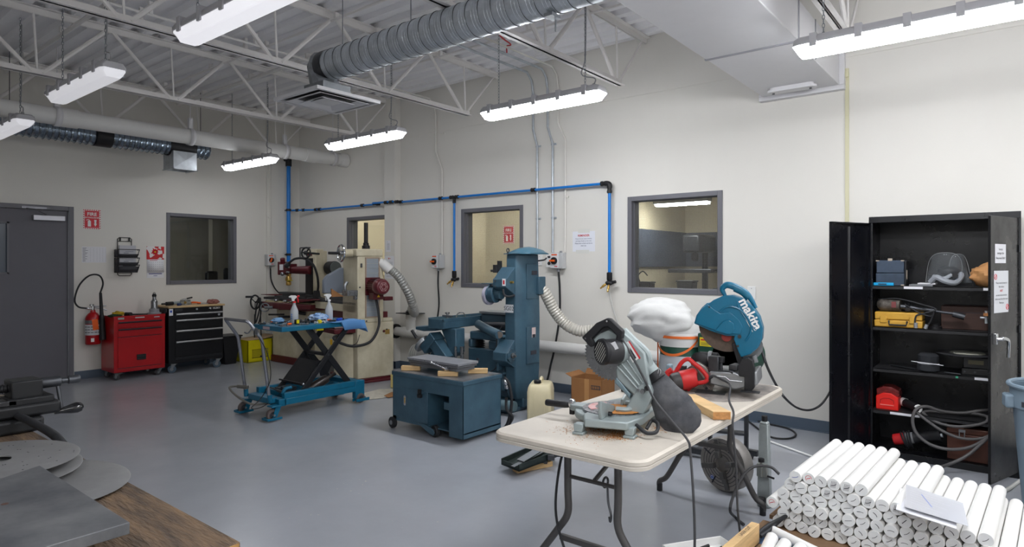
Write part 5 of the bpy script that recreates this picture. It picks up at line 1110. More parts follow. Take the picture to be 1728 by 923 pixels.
part('motor_cable', rubber, t, lambda b: b.tube([(.06, .22, 1.03), (.09, .24, .85), (.12, .22, .68), (.14, .10, .52), (.12, -.1, .48), (.06, -.24, .52), (-.02, -.30, .58), (-.1, -.2, .60)], .017), **K)
part('thin_wire', rubber, t, lambda b: b.tube([(.02, .02, .6), (.06, -.05, .5), (.05, -.2, .49), (.0, -.26, .56)], .004, n=6), **K)
part('top_screw', blackp, t, lambda b: (b.lathe([(.05, 1.655), (.05, 1.70), (.036, 1.702), (.036, 1.73), (.026, 1.74), (.026, 1.99)], (-.17, .2, 0), n=18)), **K)
part('handwheel', chrome, t, lambda b: (b.torus((-.12, -.16, 1.60), .10, .012, (0, 1, 0), n=32, m=8), b.lathe([(.03, -.03), (.03, .03)], (-.12, -.16, 1.60), (0, 1, 0), n=14), [b.cyl((-.12, -.16, 1.60), (-.12+.1*math.cos(a), -.16, 1.60+.1*math.sin(a)), .009, n=6) for a in (.3, 2.4, 4.5)]), **K)
part('handwheel_grip', blackp, t, lambda b: b.cyl((-.12, -.18, 1.60), (-.12, -.32, 1.60), .018), **K)
part('handwheel_boss', cream, t, lambda b: b.lathe([(.03, -.13), (.045, -.12), (.045, -.02), (.052, 0)], (-.12, 0, 1.60), (0, 1, 0), n=20), **K)
part('eye_plate', dsteel, t, lambda b: (b.cbox((.005, .05, 1.45), (.012, .025, .05)),), bevel=.004, **K)
part('oil_cap', dsteel, t, lambda b: [b.cyl((.0, y, z), (.006, y, z), .010, n=10) for y, z in ((.03, 1.18), (.03, .78), (.30, .77), (.12, .76), (.40, .64))], **K)
part('brass_plate', brass, t, lambda b: b.box(.0, .004, .38, .44, .58, .64), smooth=False, **K)
part('red_button', maroon, t, lambda b: b.cyl((.0, .36, .62), (.01, .36, .62), .016), **K)
part('wheel_guard', mat('guard_grey', (120, 128, 140), .4), t, lambda b: (b.prism([(-.30, 1.10), (-.02, 1.10), (-.02, 1.42), (-.07, 1.42), (-.26, 1.32), (-.30, 1.26)], (-.46, .04, 0), (0, 1, 0), (0, 0, 1), (.07, 0, 0))), bevel=.012, **K)
part('coolant_nozzle', galvd, t, lambda b: b.tube([(-.2, -.05, 1.1), (-.2, -.07, 1.18), (-.22, -.03, 1.24)], .018), **K)
part('steel_vise', steel, t, lambda b: (b.box(-.14, .01, -.14, .0, 1.08, 1.145), b.box(-.06, .0, -.03, .0, 1.03, 1.08)), bevel=.003, **K)
part('cardboard_wedge', card, t, lambda b: b.prism([(-.3, 1.07), (-.14, 1.07), (-.3, 1.17)], (-.1, 0, 0), (0, 1, 0), (0, 0, 1), (.02, 0, 0)), **K)
part('table_beam', cream, t, lambda b: (b.box(-1.30, -.05, -.0, .16, .86, .955)), bevel=.006, **K)
part('table_way', dsteel, t, lambda b: (b.box(-.95, -.05, .02, .15, .99, 1.06), b.box(-1.2, -.05, .0, .16, .955, .99)), bevel=.003, **K)
part('saddle', maroon, t, lambda b: (b.box(-1.0, -.1, .03, .3, .66, .86), b.box(-.45, -.05, -.28, .0, .62, .68)), bevel=.008, **K)
part('splash_shield', mat('dusty_maroon', (150, 130, 126), .6), t, lambda b: b.prism([(-.32, .79), (-.24, .79), (-.08, .69), (-.26, .685)], (-.4, 0, 0), (0, 1, 0), (0, 0, 1), (.33, 0, 0)), bevel=.004, **K)
part('side_block', maroon, t, lambda b: (b.box(-.2, -.05, .40, .52, 1.0, 1.05), b.box(-.2, -.08, .40, .46, .78, .86)), bevel=.006, **K)
part('wooden_post', mat('post_wood', (170, 120, 80), .7), t, lambda b: b.box(-.28, -.22, .38, .42, .8, 1.3), **K)
# flexible dust hose
def flexhose(label, pts, r, m, cuffs, name='flexible_hose', n=18, pitch=.026, grp=None):
    t = thing(name, label, 'hose', pts[0])
    P = catmull(pts, 40)
    # resample evenly
    Q = [P[0]]; acc = 0
    for a, c in zip(P, P[1:]):
        acc += (c-a).length
        if acc >= pitch/2: Q.append(c); acc = 0
    N = len(Q)
    b = MB(); idx = [0]
    R = []; up = None
    for i, p in enumerate(Q):
        d = (Q[min(i+1, N-1)]-Q[max(i-1, 0)]).normalized()
        if up is None: a, bb = b.frame(d)
        else: a = (up-d*up.dot(d)).normalized(); bb = a.cross(d).normalized()
        up = a; rr = r*(1.0 if i % 2 else .87)
        R.append([p+(a*math.cos(2*PI*k/n)+bb*math.sin(2*PI*k/n))*rr for k in range(n)])
    b.rings(R); b.build('ribbed_tube', m, t)
    for (p, q, rr, mm) in cuffs: part('cuff', mm, t, lambda b: b.cyl(p, q, rr, n=22), bevel=.004)
    return t
hosem = mat('hose_grey', (172, 172, 168), .4, .3)
flexhose('ribbed grey hose from the tall cream grinder down to the white pipe tee', [(-6.17, 5.28, 1.40), (-6.10, 5.36, 1.30), (-6.06, 5.48, 1.10), (-6.10, 5.6, .92), (-6.2, 5.72, .82), (-6.32, 5.80, .83), (-6.42, 5.87, .86), (-6.45, 5.88, .815)], .058, hosem, [((-6.33, 5.16, 1.51), (-6.24, 5.22, 1.47), .06, whitep), ((-6.25, 5.21, 1.48), (-6.17, 5.28, 1.385), .064, whitep), ((-6.45, 5.88, .80), (-6.45, 5.88, .84), .06, galvd)])
flexhose('ribbed clear hose from the blue grinder sagging behind the mitre saw', [(-3.84, 5.24, 1.26), (-3.78, 5.30, 1.16), (-3.72, 5.38, .98), (-3.62, 5.45, .84), (-3.48, 5.5, .78), (-3.34, 5.55, .80), (-3.24, 5.6, .83), (-3.10, 5.7, .75), (-3.05, 5.8, .6)], .062, mat('hose_clear', (196, 192, 182), .35, .1), [((-3.05, 5.8, .6), (-3.04, 5.84, .56), .055, whitep)])
t = thing('flexible_hose', 'ribbed grey hose coil on the floor behind the tall cream grinder', 'hose', (-6.1, 5.6, 0))
part('ribbed_tube', hosem, t, lambda b: [b.torus((-6.0, 5.68, .27), .09+.0*k, .014, (1, .3, 0), n=24, m=8) if False else b.lathe([(.10, -.02), (.135, -.01), (.135, .01), (.10, .02)], (-6.08+.03*k, 5.62+.008*k, .29), (1, .2, 0), n=26) for k in range(4)])

# ---------------------------------------------------------------- tall blue grinder
t = thing('surface_grinder', 'tall blue grinder labelled SG02 in the middle of the room', 'grinding machine', (-4.0, 5.0, 0))
part('floor_base', machb, t, lambda b: (b.box(-4.75, -3.98, 4.95, 5.35, .0, .1), b.frus((-4.6, -4.0, 5.0, 5.3, .1), (-4.5, -4.0, 5.0, 5.3, .5)), b.box(-4.2, -3.86, 4.8, 5.1, 0, .045)), bevel=.01)
CP = [(-3.985, 4.90), (-3.86, 4.90), (-3.80, 4.98), (-3.80, 5.22), (-3.985, 5.30)]
def colb(b):
    def ring(z, k=0, s=1): return [Vector((-3.9+(x+3.9)*s, 5.08+(y-5.08)*s, z)) for x, y in CP]
    b.rings([ring(.12, s=.80), ring(.20, s=.95), ring(.45, s=1.02), ring(.9, s=1.04), ring(1.2, s=1), ring(1.565, s=.94)])
part('column', machb, t, colb, bevel=.008)
part('column_foot', machb, t, lambda b: (b.box(-3.94, -3.82, 4.98, 5.15, .04, .13)), bevel=.01)
def capf(b):
    R = []
    for x, h, w in ((-4.06, .0, .12), (-3.98, .03, .16), (-3.90, .062, .18), (-3.82, .07, .19), (-3.74, .05, .18), (-3.695, .01, .16)):
        R.append([Vector((x, 5.08+w*math.cos(a), 1.572+h*math.sin(a))) for a in [PI*k/8 for k in range(9)]]+[Vector((x, 5.08-w, 1.566)), Vector((x, 5.08+w, 1.566))][::1])
    b.rings(R)
part('top_cap', mat('cap_blue', (66, 104, 122), .32, var=.15), t, capf)
part('cap_flange', machb, t, lambda b: b.box(-4.0, -3.80, 4.89, 5.0, 1.566, 1.575))
part('lifting_eye', dsteel, t, lambda b: (b.torus((-3.97, 4.92, 1.605), .018, .006, (1, 0, 0), n=16, m=6), b.cyl((-3.97, 4.92, 1.57), (-3.97, 4.92, 1.59), .01)))
part('access_panel', machb, t, lambda b: (b.box(-3.80, -3.792, 5.0, 5.19, 1.12, 1.47),), bevel=.003)
part('panel_window', ink, t, lambda b: b.box(-3.793, -3.788, 5.08, 5.17, 1.36, 1.40))
part('lower_access_panel', machb, t, lambda b: b.box(-3.80, -3.782, 4.99, 5.19, .47, .84), bevel=.003)
part('lower_panel_window', ink, t, lambda b: b.box(-3.783, -3.777, 5.05, 5.14, .56, .60))
part('instruction_sticker', mat('sticker_pale', (210, 190, 186), .6), t, lambda b: b.box(-3.782, -3.779, 5.07, 5.13, .73, .83), smooth=False)
part('sticker_symbol', ink, t, lambda b: b.box(-3.779, -3.7785, 5.075, 5.125, .73, .762), smooth=False)
pl = part('name_plate', mat('plate_white', (216, 218, 222), .5), t, lambda b: b.box(-3.985, -3.873, 4.883, 4.886, .985, 1.065), smooth=False)
b = MB(); b.text('SG02', (-3.929, 4.883, 1.025), (1, 0, 0), (0, 0, 1), .058, bold=.0); b.build('lettering', ink, t, smooth=False)
def housing(z, nm):
    part(nm, machb, t, lambda b: (b.prism([(4.90, z-.13), (4.90, z+.15), (4.78, z+.04), (4.76, z+.03), (4.76, z-.05)], (-4.035, 0, 0), (0, 1, 0), (0, 0, 1), (.17, 0, 0))), bevel=.006)
housing(1.29, 'spindle_housing'); housing(.57, 'lower_housing')
part('hub_plate', machb, t, lambda b: b.prism(circ(4.84, .57, .07, 8, PI/8, PI/8+2*PI), (-3.866, 0, 0), (0, 1, 0), (0, 0, 1), (.014, 0, 0)), bevel=.003)
part('hub_shaft', steel, t, lambda b: (b.lathe([(.026, 0), (.026, .02), (.012, .022), (.012, .05)], (-3.855, 4.84, .57), (1, 0, 0), n=14), [b.cyl((-3.853, 4.84+.05*math.cos(a), .57+.05*math.sin(a)), (-3.849, 4.84+.05*math.cos(a), .57+.05*math.sin(a)), .006, n=8) for a in (.5, 2, 3.6, 5.1)]))
part('spindle_knob', brass, t, lambda b: b.cyl((-3.865, 4.83, 1.29), (-3.83, 4.83, 1.29), .012))
part('small_sticker', paper, t, lambda b: b.box(-3.91, -3.87, 4.757, 4.76, 1.255, 1.325), smooth=False)
part('sticker_red_mark', redi, t, lambda b: b.box(-3.90, -3.88, 4.7565, 4.757, 1.27, 1.31), smooth=False)
part('housing_screw', steel, t, lambda b: [b.cyl((-4.0, 4.76, z), (-4.0, 4.754, z), .008, n=8) for z in (1.25, 1.30)])
part('grinding_wheel', mat('abrasive_grey', (168, 166, 182), .7), t, lambda b: b.cyl((-4.165, 4.84, 1.155), (-4.13, 4.84, 1.155), .10, n=32), bevel=.004)
part('wheel_flange', machb, t, lambda b: (b.cyl((-4.13, 4.84, 1.165), (-4.05, 4.84, 1.165), .085, n=26), b.cyl((-4.05, 4.84, 1.165), (-3.98, 4.84, 1.165), .05)), bevel=.004)
part('wheel_guard', machb, t, lambda b: (b.torus((-4.10, 4.84, 1.16), .11, .008, (1, 0, 0), n=14, m=6, a0=0, a1=PI), b.box(-4.20, -4.05, 4.78, 4.9, 1.268, 1.276)))
part('dressing_slide', dsteel, t, lambda b: (b.box(-4.06, -4.03, 4.86, 4.9, 1.10, 1.50), b.box(-4.10, -4.06, 4.84, 4.88, 1.38, 1.46), b.cyl((-4.14, 4.86, 1.40), (-4.08, 4.86, 1.40), .012)))
part('spindle_cable', rubber, t, lambda b: b.tube([(-3.90, 4.76, 1.22), (-3.88, 4.75, 1.17), (-3.85, 4.78, 1.15), (-3.84, 4.86, 1.16)], .011))
part('hose_port', machb, t, lambda b: (b.box(-3.80, -3.76, 5.16, 5.28, 1.16, 1.34)), bevel=.008)
part('cable_hook', dsteel, t, lambda b: b.tube([(-3.79, 5.18, 1.50), (-3.74, 5.22, 1.51), (-3.72, 5.24, 1.53)], .008))
# bed
def bed(b):
    y0, y1 = 4.93, 5.10
    b.box(-4.52, -4.02, y0, y1, .18, .59); b.box(-4.52, -4.47, y0, y1, .59, .68); b.box(-4.24, -4.02, y0, y1, .59, .68); b.box(-4.50, -4.02, y0, y1, .68, .76)
part('bed_casting', machb, t, bed, bevel=.014)
part('bed_hole', ink, t, lambda b: b.cyl((-4.38, 4.931, .47), (-4.38, 4.925, .47), .018))
part('side_bracket', machb, t, lambda b: (b.box(-4.06, -3.98, 4.86, 4.96, .73, .76), b.box(-4.06, -4.03, 4.84, 4.95, .40, .74), b.box(-4.06, -3.98, 4.86, 4.93, .36, .385)), bevel=.008)
part('knee_cover', machb, t, lambda b: b.tube([(-4.42, 4.98, .835), (-4.2, 4.88, .80), (-4.0, 4.82, .765)], .045, n=12), bevel=.0)
part('cover_end', mat('end_rust', (110, 100, 92), .5), t, lambda b: b.cyl((-4.0, 4.82, .765), (-3.995, 4.815, .763), .035))
part('table', machb, t, lambda b: (b.box(-4.78, -4.56, 4.62, 5.75, .80, .875),), bevel=.008)
part('trough', brass, t, lambda b: (b.box(-4.76, -4.58, 4.64, 5.2, .872, .878)))
part('trough_wall', machb, t, lambda b: (b.box(-4.78, -4.765, 4.60, 5.75, .87, .91), b.box(-4.575, -4.56, 4.60, 5.75, .87, .905), b.box(-4.78, -4.56, 4.60, 4.615, .80, .90)), bevel=.003)
part('rear_beam', mat('beam_dark', (50, 66, 76), .4), t, lambda b: b.box(-4.54, -4.0, 5.16, 5.35, .76, .93), bevel=.01)
part('beam_rail', galvd, t, lambda b: b.box(-4.56, -4.0, 5.15, 5.36, .93, .955), bevel=.003)
part('table_stop', steel, t, lambda b: (b.cyl((-4.62, 4.72, .905), (-4.62, 4.72, .95), .012), b.cyl((-4.62, 4.72, .95), (-4.62, 4.72, .965), .025), b.cbox((-4.62, 4.72, .925), (.12, .03, .02)), b.tube([(-4.57, 4.8, .91), (-4.57, 4.83, .95), (-4.56, 4.9, .95), (-4.56, 4.93, .91)], .006)))
part('saddle_arm', machb, t, lambda b: (b.prism([(-5.02, .80), (-4.72, .83), (-4.72, .77), (-4.9, .755), (-5.02, .765)], (0, 4.64, 0), (1, 0, 0), (0, 0, 1), (0, .2, 0))), bevel=.01)
part('knee_bracket', machb, t, lambda b: b.prism([(-4.72, .80), (-4.50, .80), (-4.5, .55), (-4.56, .50), (-4.62, .62), (-4.68, .72)], (0, 4.72, 0), (1, 0, 0), (0, 0, 1), (0, .14, 0)), bevel=.01)
part('lift_screw', steel, t, lambda b: (b.cyl((-4.50, 4.72, .32), (-4.50, 4.72, .62), .014), b.cyl((-4.43, 4.74, .30), (-4.43, 4.74, .62), .02), b.cyl((-4.43, 4.74, .40), (-4.43, 4.74, .48), .026)))
part('screw_spring', blackp, t, lambda b: b.lathe([(.03 if k % 2 else .055, .59+.011*k) for k in range(10)], (-4.40, 4.99, 0), n=16))
part('drive_shaft', dsteel, t, lambda b: b.cyl((-4.35, 5.0, .83), (-3.98, 4.95, .85), .03))
Rf = Matrix.Translation((-4.75, 4.68, .52)) @ Matrix.Rotation(-.85, 4, 'Y')
part('feed_box', machb, t, lambda b: (b.box(-.10, .13, -.07, .07, -.055, .055, Matrix.Translation((-4.66, 4.68, .57)) @ Matrix.Rotation(.75, 4, 'Y')), b.box(-.05, .05, -.08, .08, -.11, .11, Matrix.Translation((-4.80, 4.68, .64)) @ Matrix.Rotation(.75, 4, 'Y')), b.prism([(-4.95, .38), (-4.70, .38), (-4.64, .46), (-4.76, .58)], (0, 4.66, 0), (1, 0, 0), (0, 0, 1), (0, .06, 0))), bevel=.006)
part('red_button', mat('button_red', (200, 40, 30), .4), t, lambda b: b.cyl((-4.80, 4.66, .46), (-4.80, 4.645, .46), .02))
part('feed_handwheel', galvd, t, lambda b: (b.lathe([(.03, -.025), (.095, -.02), (.1, -.005), (.1, .005), (.095, .02), (.03, .03)], (-4.93, 4.66, .62), (-.75, -.2, .6), n=28)))
part('handwheel_grip', blackp, t, lambda b: b.cyl((-4.98, 4.62, .68), (-5.03, 4.60, .76), .016))
part('pilot_lever', dsteel, t, lambda b: b.tube([(-5.1, 4.66, .40), (-5.08, 4.66, .43), (-4.95, 4.66, .43)], .008))
part('oil_line', rubber, t, lambda b: b.tube([(-4.0, 4.88, .86), (-4.04, 4.87, .80), (-4.05, 4.84, .70), (-4.05, 4.84, .52), (-4.08, 4.86, .42), (-4.2, 4.9, .36)], .006))
part('pedestal_pipe', mat('ped_blue', (96, 120, 128), .5), t, lambda b: b.cyl((-4.05, 4.75, .09), (-3.75, 4.75, .10), .05), bevel=.004)
"""cabinet on wheels"""
t = thing('coolant_cabinet', 'low blue steel cabinet on small wheels in front of the blue grinder', 'cabinet', (-3.93, 4.0, 0))
x0, x1, y0, y1, z0, z1 = -4.36, -3.50, 3.76, 4.24, .075, .515
bp = machb
part('top_plate', mat('top_worn', (132, 134, 138), .35, .3, var=.35, vscale=8, col2=(62, 66, 70)), t, lambda b: b.box(x0-.004, x1+.004, y0-.004, y1+.004, z1-.006, z1), bevel=.001)
part('top_edge', bp, t, lambda b: b.box(x0-.008, x1+.008, y0-.008, y1+.008, z1-.04, z1-.004), bevel=.004)
def shell(b):
    b.box(x0, x1, y0, y0+.004, .37, z1-.03); b.box(x0, x0+.045, y0, y0+.004, z0, .37); b.box(-3.66, x1, y0, y0+.004, .04, .37)
    b.box(x0, -3.91, y0, y0+.004, z0, .115)
    b.box(x0, x0+.004, y0, y1, z0, z1-.03); b.box(x1-.004, x1, y0, y1, .04, z1-.03); b.box(x0, x1, y1-.004, y1, z0, z1-.03); b.box(x0, x1, y0+.01, y1, z0, z0+.01)
part('shell', bp, t, shell)
part('inner_box', bp, t, lambda b: b.box(-4.3, -3.91, y0+.005, y1-.02, z0, .40))
o = part('door', bp, t, lambda b: b.box(x0+.05, -3.91, y0-.004, y0+.008, .10, .375), bevel=.002)
part('level_gauge', chrome, o, lambda b: b.prism(rrect(-.014, .014, -.045, .045, .013), (-4.19, y0-.004, .27), (1, 0, 0), (0, 0, 1), (0, -.008, 0)))
part('gauge_window', brass, o, lambda b: b.box(-4.196, -4.184, y0-.0135, y0-.012, .245, .295))
part('latch', blackp, t, lambda b: (b.box(-4.02, -3.985, y0-.02, y0, .35, .39), b.box(-4.015, -3.975, y0-.03, y0, .32, .35)), bevel=.003)
part('pump', bp, t, lambda b: (b.box(-3.78, -3.70, y0+.06, y0+.14, .235, .30),), bevel=.004)
part('pump_motor', mat('pump_grey', (100, 104, 110), .4, .4), t, lambda b: (b.cyl((-3.68, y0+.12, .16), (-3.68, y0+.12, .30), .05), b.cyl((-3.68, y0+.12, .30), (-3.68, y0+.12, .35), .035), [b.cyl((-3.68, y0+.12, .305+.012*k), (-3.68, y0+.12, .31+.012*k), .048) for k in range(4)]))
for x, y, s in ((x0-.0, y0+.0, -1), (-3.84, y0+.02, 1), (x1-.10, y1+.0, 1)):
    o = part('wheel', rubber, t, lambda b: b.lathe([(.02, -.02), (.044, -.02), (.05, -.014), (.05, .014), (.044, .02), (.02, .02)], (x, y, .051), (.2, 1, 0), n=24))
    part('hub', galvd, o, lambda b: b.cyl((x, y-.024, .051), (x, y+.024, .051), .02))
part('wheel_arm', bp, t, lambda b: b.prism([(-4.02, .10), (-3.93, .10), (-3.83, .075), (-3.81, .045), (-3.83, .022), (-3.87, .03)], (0, y0-.02, 0), (1, 0, 0), (0, 0, 1), (0, .006, 0)), bevel=.002)
part('hose', rubber, t, lambda b: (b.tube([(x1+.02, y1+.02, .48), (x1+.06, y1+.04, .42), (x1+.08, y1+.05, .25), (x1+.03, y1+.03, .05), (x1-.1, y1-.02, .015), (x1-.25, y1-.0, .02)], .014), b.tube([(x1+.02, y1+.05, .3), (x1+.04, y1+.03, .2), (x1+.09, y1+.05, .14), (x1+.03, y1+.08, .06)], .012)))
part('hose_coupling', chrome, t, lambda b: b.lathe([(.014, 0), (.02, .01), (.02, .03), (.015, .035), (.022, .05), (.022, .08), (.016, .09)], (x1+.045, y1+.035, .38), (-.3, -.1, 1), n=12))
# magnetic chuck on blocks
ZC = .516
for x, y, rz, lb in ((-4.23, 3.86, .35, 'pine block under the left end of the steel chuck'), (-3.77, 3.86, .3, 'pine block under the near right corner of the steel chuck'), (-3.66, 4.12, .35, 'pine block under the far right corner of the steel chuck')):
    tag(part('wood_block', wood, None, lambda b: b.cbox((x, y+.0, ZC+.021), (.055, .17, .04), rz=-.9), bevel=.002), lb, 'wood block', 'pine blocks under the steel chuck')
t = thing('magnetic_chuck', 'flat rectangular steel chuck resting on pine blocks on the blue cabinet', 'magnetic chuck', (-3.95, 3.98, ZC+.042), -.02)
part('body', mat('chuck_side', (112, 114, 118), .42, .4), t, lambda b: (b.box(-.31, .28, -.11, .11, .0, .028), b.box(-.32, .30, -.12, .12, .03, .048)), world=False, bevel=.003)
part('face_plate', mat('chuck_face', (158, 160, 166), .34, .35, var=.3, vscale=10), t, lambda b: b.box(-.33, .31, -.125, .125, .05, .07), world=False, bevel=.002)
part('lever', chrome, t, lambda b: (b.cyl((.18, -.14, .02), (.18, -.12, .02), .022), b.cyl((.18, -.145, .02), (.02, -.15, .055), .007), b.ball((.01, -.15, .058), .013, n=10, m=6)), world=False)
part('bolt_heads', ink, t, lambda b: [b.cyl((x, -.1255, .06), (x, -.126, .06), .004, n=8) for x in (-.25, -.1, .05)], world=False)
# ---------------------------------------------------------------- helpers: where the ray through a photo pixel meets a real plane
def RAY(px, py): u = (px-864)/1064; return Vector((-.6229+.7823*u, .7823+.6229*u, (445-py)/1064))
C0 = Vector((0, 0, 1.471))
def onp(px, py, P0, n): r = RAY(px, py); return C0+r*((Vector(P0)-C0).dot(n)/r.dot(n))
def atZ(px, py, z): return onp(px, py, (0, 0, z), Vector((0, 0, 1)))
def atY(px, py, y): return onp(px, py, (0, y, 0), Vector((0, 1, 0)))
def atX(px, py, x): return onp(px, py, (x, 0, 0), Vector((1, 0, 0)))
def poly3(b, pts, d):
    pts = [Vector(p) for p in pts]; d = Vector(d)
    b.rings([pts, [p+d for p in pts]])
# ---------------------------------------------------------------- folding table
TZ = .74
tan = mat('table_beige', (200, 192, 180), .45, var=.16, vscale=4, bump=.04, bscale=60)
tleg = mat('table_leg', (74, 72, 72), .4)
t = thing('folding_table', 'long beige folding table with grey wishbone legs carrying the saws', 'table', (-1.45, 3, 0))
TX0, TX1, TY0, TY1 = -1.80, -1.065, 2.10, 3.95
def top(b):
    R = []
    for z, k in ((TZ-.045, .012), (TZ-.040, .0), (TZ-.028, .0), (TZ-.026, .004), (TZ-.022, .0), (TZ-.008, .0), (TZ, .01)):
        R.append([Vector((x, y, z)) for x, y in rrect(TX0+k, TX1-k, TY0+k, TY1-k, .075-k, 8)])
    b.rings(R)
part('tabletop', tan, t, top)
part('moulded_line', mat('table_line', (228, 222, 214), .4), t, lambda b: b.rings([[Vector((x, y, z)) for x, y in rrect(TX0-.0012, TX1+.0012, TY0-.0012, TY1+.0012, .076, 8)] for z in (TZ-.0265, TZ-.0245)], caps=(False, False)))
part('worn_patch', mat('black_wear', (96, 92, 90), .7, var=.7, vscale=9, col2=(158, 150, 142)), t, lambda b: b.prism([(-1.62, 3.28), (-1.40, 3.22), (-1.20, 3.30), (-1.085, 3.42), (-1.08, 3.88), (-1.14, 3.93), (-1.5, 3.93), (-1.7, 3.9), (-1.72, 3.5)], (0, 0, TZ), (1, 0, 0), (0, 1, 0), (0, 0, .0006)), smooth=False)
for y, s in ((2.42, -1), (3.80, 1)):
    for xs, xf in ((-1.60, -1.80), (-1.34, -1.15)):
        leg = part('leg', tleg, t, lambda b: b.tube([(xs, y, TZ-.04), (xs, y, .45), (xs, y, .36), (xs+(xf-xs)*.35, y, .24), (xs+(xf-xs)*.75, y, .10), (xf, y, .06), (xf, y, .012)] if s > 0 else [(xs, y, TZ-.04), (xs, y, .45), (xs, y, .33), (xs+(xf-xs)*.28, y, .24), (xs+(xf-xs)*.9, y, .07), (xf, y, .012)], .017, n=12, res=5))
        part('foot_cap', rubber, leg, lambda b: b.lathe([(.018, .001), (.018, .045), (.016, .05)], (xf, y, 0), n=12))
    part('crossbar', tleg, t, lambda b: b.box(-1.64 if s < 0 else -1.60, -1.28 if s < 0 else -1.34, y-.012, y+.012, .20 if s < 0 else .34, .225 if s < 0 else .365), bevel=.003)
    part('diagonal_brace', tleg, t, lambda b: b.tube([(-1.47, y, .42), (-1.47, y-s*.45, TZ-.05)] if False else [(-1.47, y-s*.02, .50), (-1.47, y-s*.22, .57), (-1.47, y-s*.5, TZ-.05)], .010, smooth=False))
    part('brace_hub', tleg, t, lambda b: (b.cyl((-1.60, y, .50), (-1.34, y, .50), .009),))
part('brace_ring', dsteel, t, lambda b: b.torus((-1.42, 2.45, .50), .022, .005, (1, 0, 0), n=16, m=6))
part('hanging_hook', dsteel, t, lambda b: b.tube([(-1.41, 2.45, .49), (-1.40, 2.44, .42), (-1.38, 2.43, .37), (-1.385, 2.43, .34), (-1.39, 2.43, .36)], .005, n=6))
# sawdust
t = thing('sawdust_heap', 'orange sawdust scattered under the mitre saw', 'sawdust', (-1.35, 2.35, TZ)); bpy.data.objects.remove(t)
dust = mat('sawdust', (190, 128, 66), .9, var=.3, vscale=60)
random.seed(5)
def dst(b):
    for c, sx, sy, N in (((1015, 722), 60, 9, 900), ((1040, 735), 34, 8, 700), ((1095, 705), 40, 8, 350), ((1120, 722), 30, 8, 250), ((990, 730), 50, 18, 220), ((1040, 690), 25, 9, 120)):
        for k in range(N):
            p = atZ(random.gauss(c[0], sx/2), random.gauss(c[1], sy/2), TZ+.0008); 
            if not (TX0+.02 < p.x < TX1-.02 and TY0+.02 < p.y < TY1): continue
            s = random.uniform(.0012, .0038); a = random.uniform(0, 3)
            b.quad(p+Vector((s*math.cos(a), s*math.sin(a), 0)), p+Vector((-s*math.sin(a), s*math.cos(a), random.uniform(0, .0015))), p-Vector((s*math.cos(a), s*math.sin(a), 0)), p+Vector((s*math.sin(a), -s*math.cos(a), random.uniform(0, .0015))))
part('sawdust', dust, None, dst, smooth=False, recalc=False, kind='stuff', label='orange sawdust scattered on the folding table around the mitre saw', cat='sawdust')

# ---------------------------------------------------------------- mitre saw
MO = Vector((-1.425, 2.545, TZ)); MR = math.radians(190)
sawg = mat('saw_greygreen', (150, 160, 160), .42, .25, var=.12, vscale=10)
sawd = mat('saw_guard', (120, 140, 148), .4, .3, var=.15)
t = thing('mitre_saw', 'grey green mitre saw with raised blade on the near end of the folding table', 'mitre saw', MO, MR)
F = Vector((math.cos(MR), math.sin(MR), 0)); NR = Vector((-math.sin(MR), math.cos(MR), 0))    # forward, near side
def ML(x, y, z): return MO+F*x+NR*y+Z_*z
K = dict(world=False)
def mp(y): P0 = ML(0, y, 0); return lambda px, py: onp(px, py, P0, NR)
part('base', sawg, t, lambda b: (b.prism([(-.13, -.22), (.05, -.25), (.09, -.16), (.09, .16), (.05, .25), (-.13, .22), (-.16, .1), (-.16, -.1)], (0, 0, .035), (1, 0, 0), (0, 1, 0), (0, 0, .035)), b.prism(circ(.0, .0, .165, 30), (.02, 0, .03), (1, 0, 0), (0, 1, 0), (0, 0, .03))), bevel=.006, **K)
for x, y in ((-.13, .19), (.08, .235), (-.13, -.19), (.08, -.235)):
    part('foot', sawg, t, lambda b: (b.box(x-.028, x+.022, y-.025, y+.025, .0006, .012), b.frus((x-.02, x+.015, y-.02, y+.02, .012), (x-.025, x+.02, y-.03, y+.015, .045))), bevel=.003, **K)
part('turntable', steel, t, lambda b: b.lathe([(.148, .06), (.148, .073), (.12, .0735), (.118, .0755), (.0, .0755)], (.0, 0, 0), n=40), **K)
part('scale_plate', mat('scale_pink', (198, 130, 130), .6, var=.4, vscale=20, col2=(200, 190, 184)), t, lambda b: b.prism(circ(0, 0, .112, 24, -.9, .9)+circ(0, 0, .08, 24, .9, -.9), (.01, 0, .0757), (1, 0, 0), (0, 1, 0), (0, 0, .001)), smooth=False, **K)
part('front_lobe', sawg, t, lambda b: b.prism([(.10, -.05), (.20, -.035), (.215, -.02), (.215, .02), (.20, .035), (.10, .05)], (0, 0, .045), (1, 0, 0), (0, 1, 0), (0, 0, .028)), bevel=.004, **K)
part('turn_handle', blackp, t, lambda b: b.lathe([(.008, .21), (.014, .235), (.016, .25), (.016, .34), (.014, .348)], (.0, 0, .062), (1, 0, 0), n=14), **K)
part('handle_knob', chrome, t, lambda b: b.lathe([(.016, .2), (.021, .205), (.021, .222), (.012, .226)], (.0, 0, .072), (1, 0, 0), n=10), **K)
part('lock_lever', blackp, t, lambda b: b.box(.20, .222, -.01, .012, .02, .06), bevel=.003, **K)
part('wood_dust', dust, t, lambda b: b.lathe([(.0, 0), (.10, 0), (.09, .0012), (0, .0025)], (-.03, .02, .0757), n=20), **K)
part('fence', sawg, t, lambda b: b.prism([(.05, .07), (.225, .07), (.235, .10), (.235, .15), (.07, .10), (.05, .09)], (-.02, 0, 0), (0, 1, 0), (0, 0, 1), (.014, 0, 0)), bevel=.003, **K)
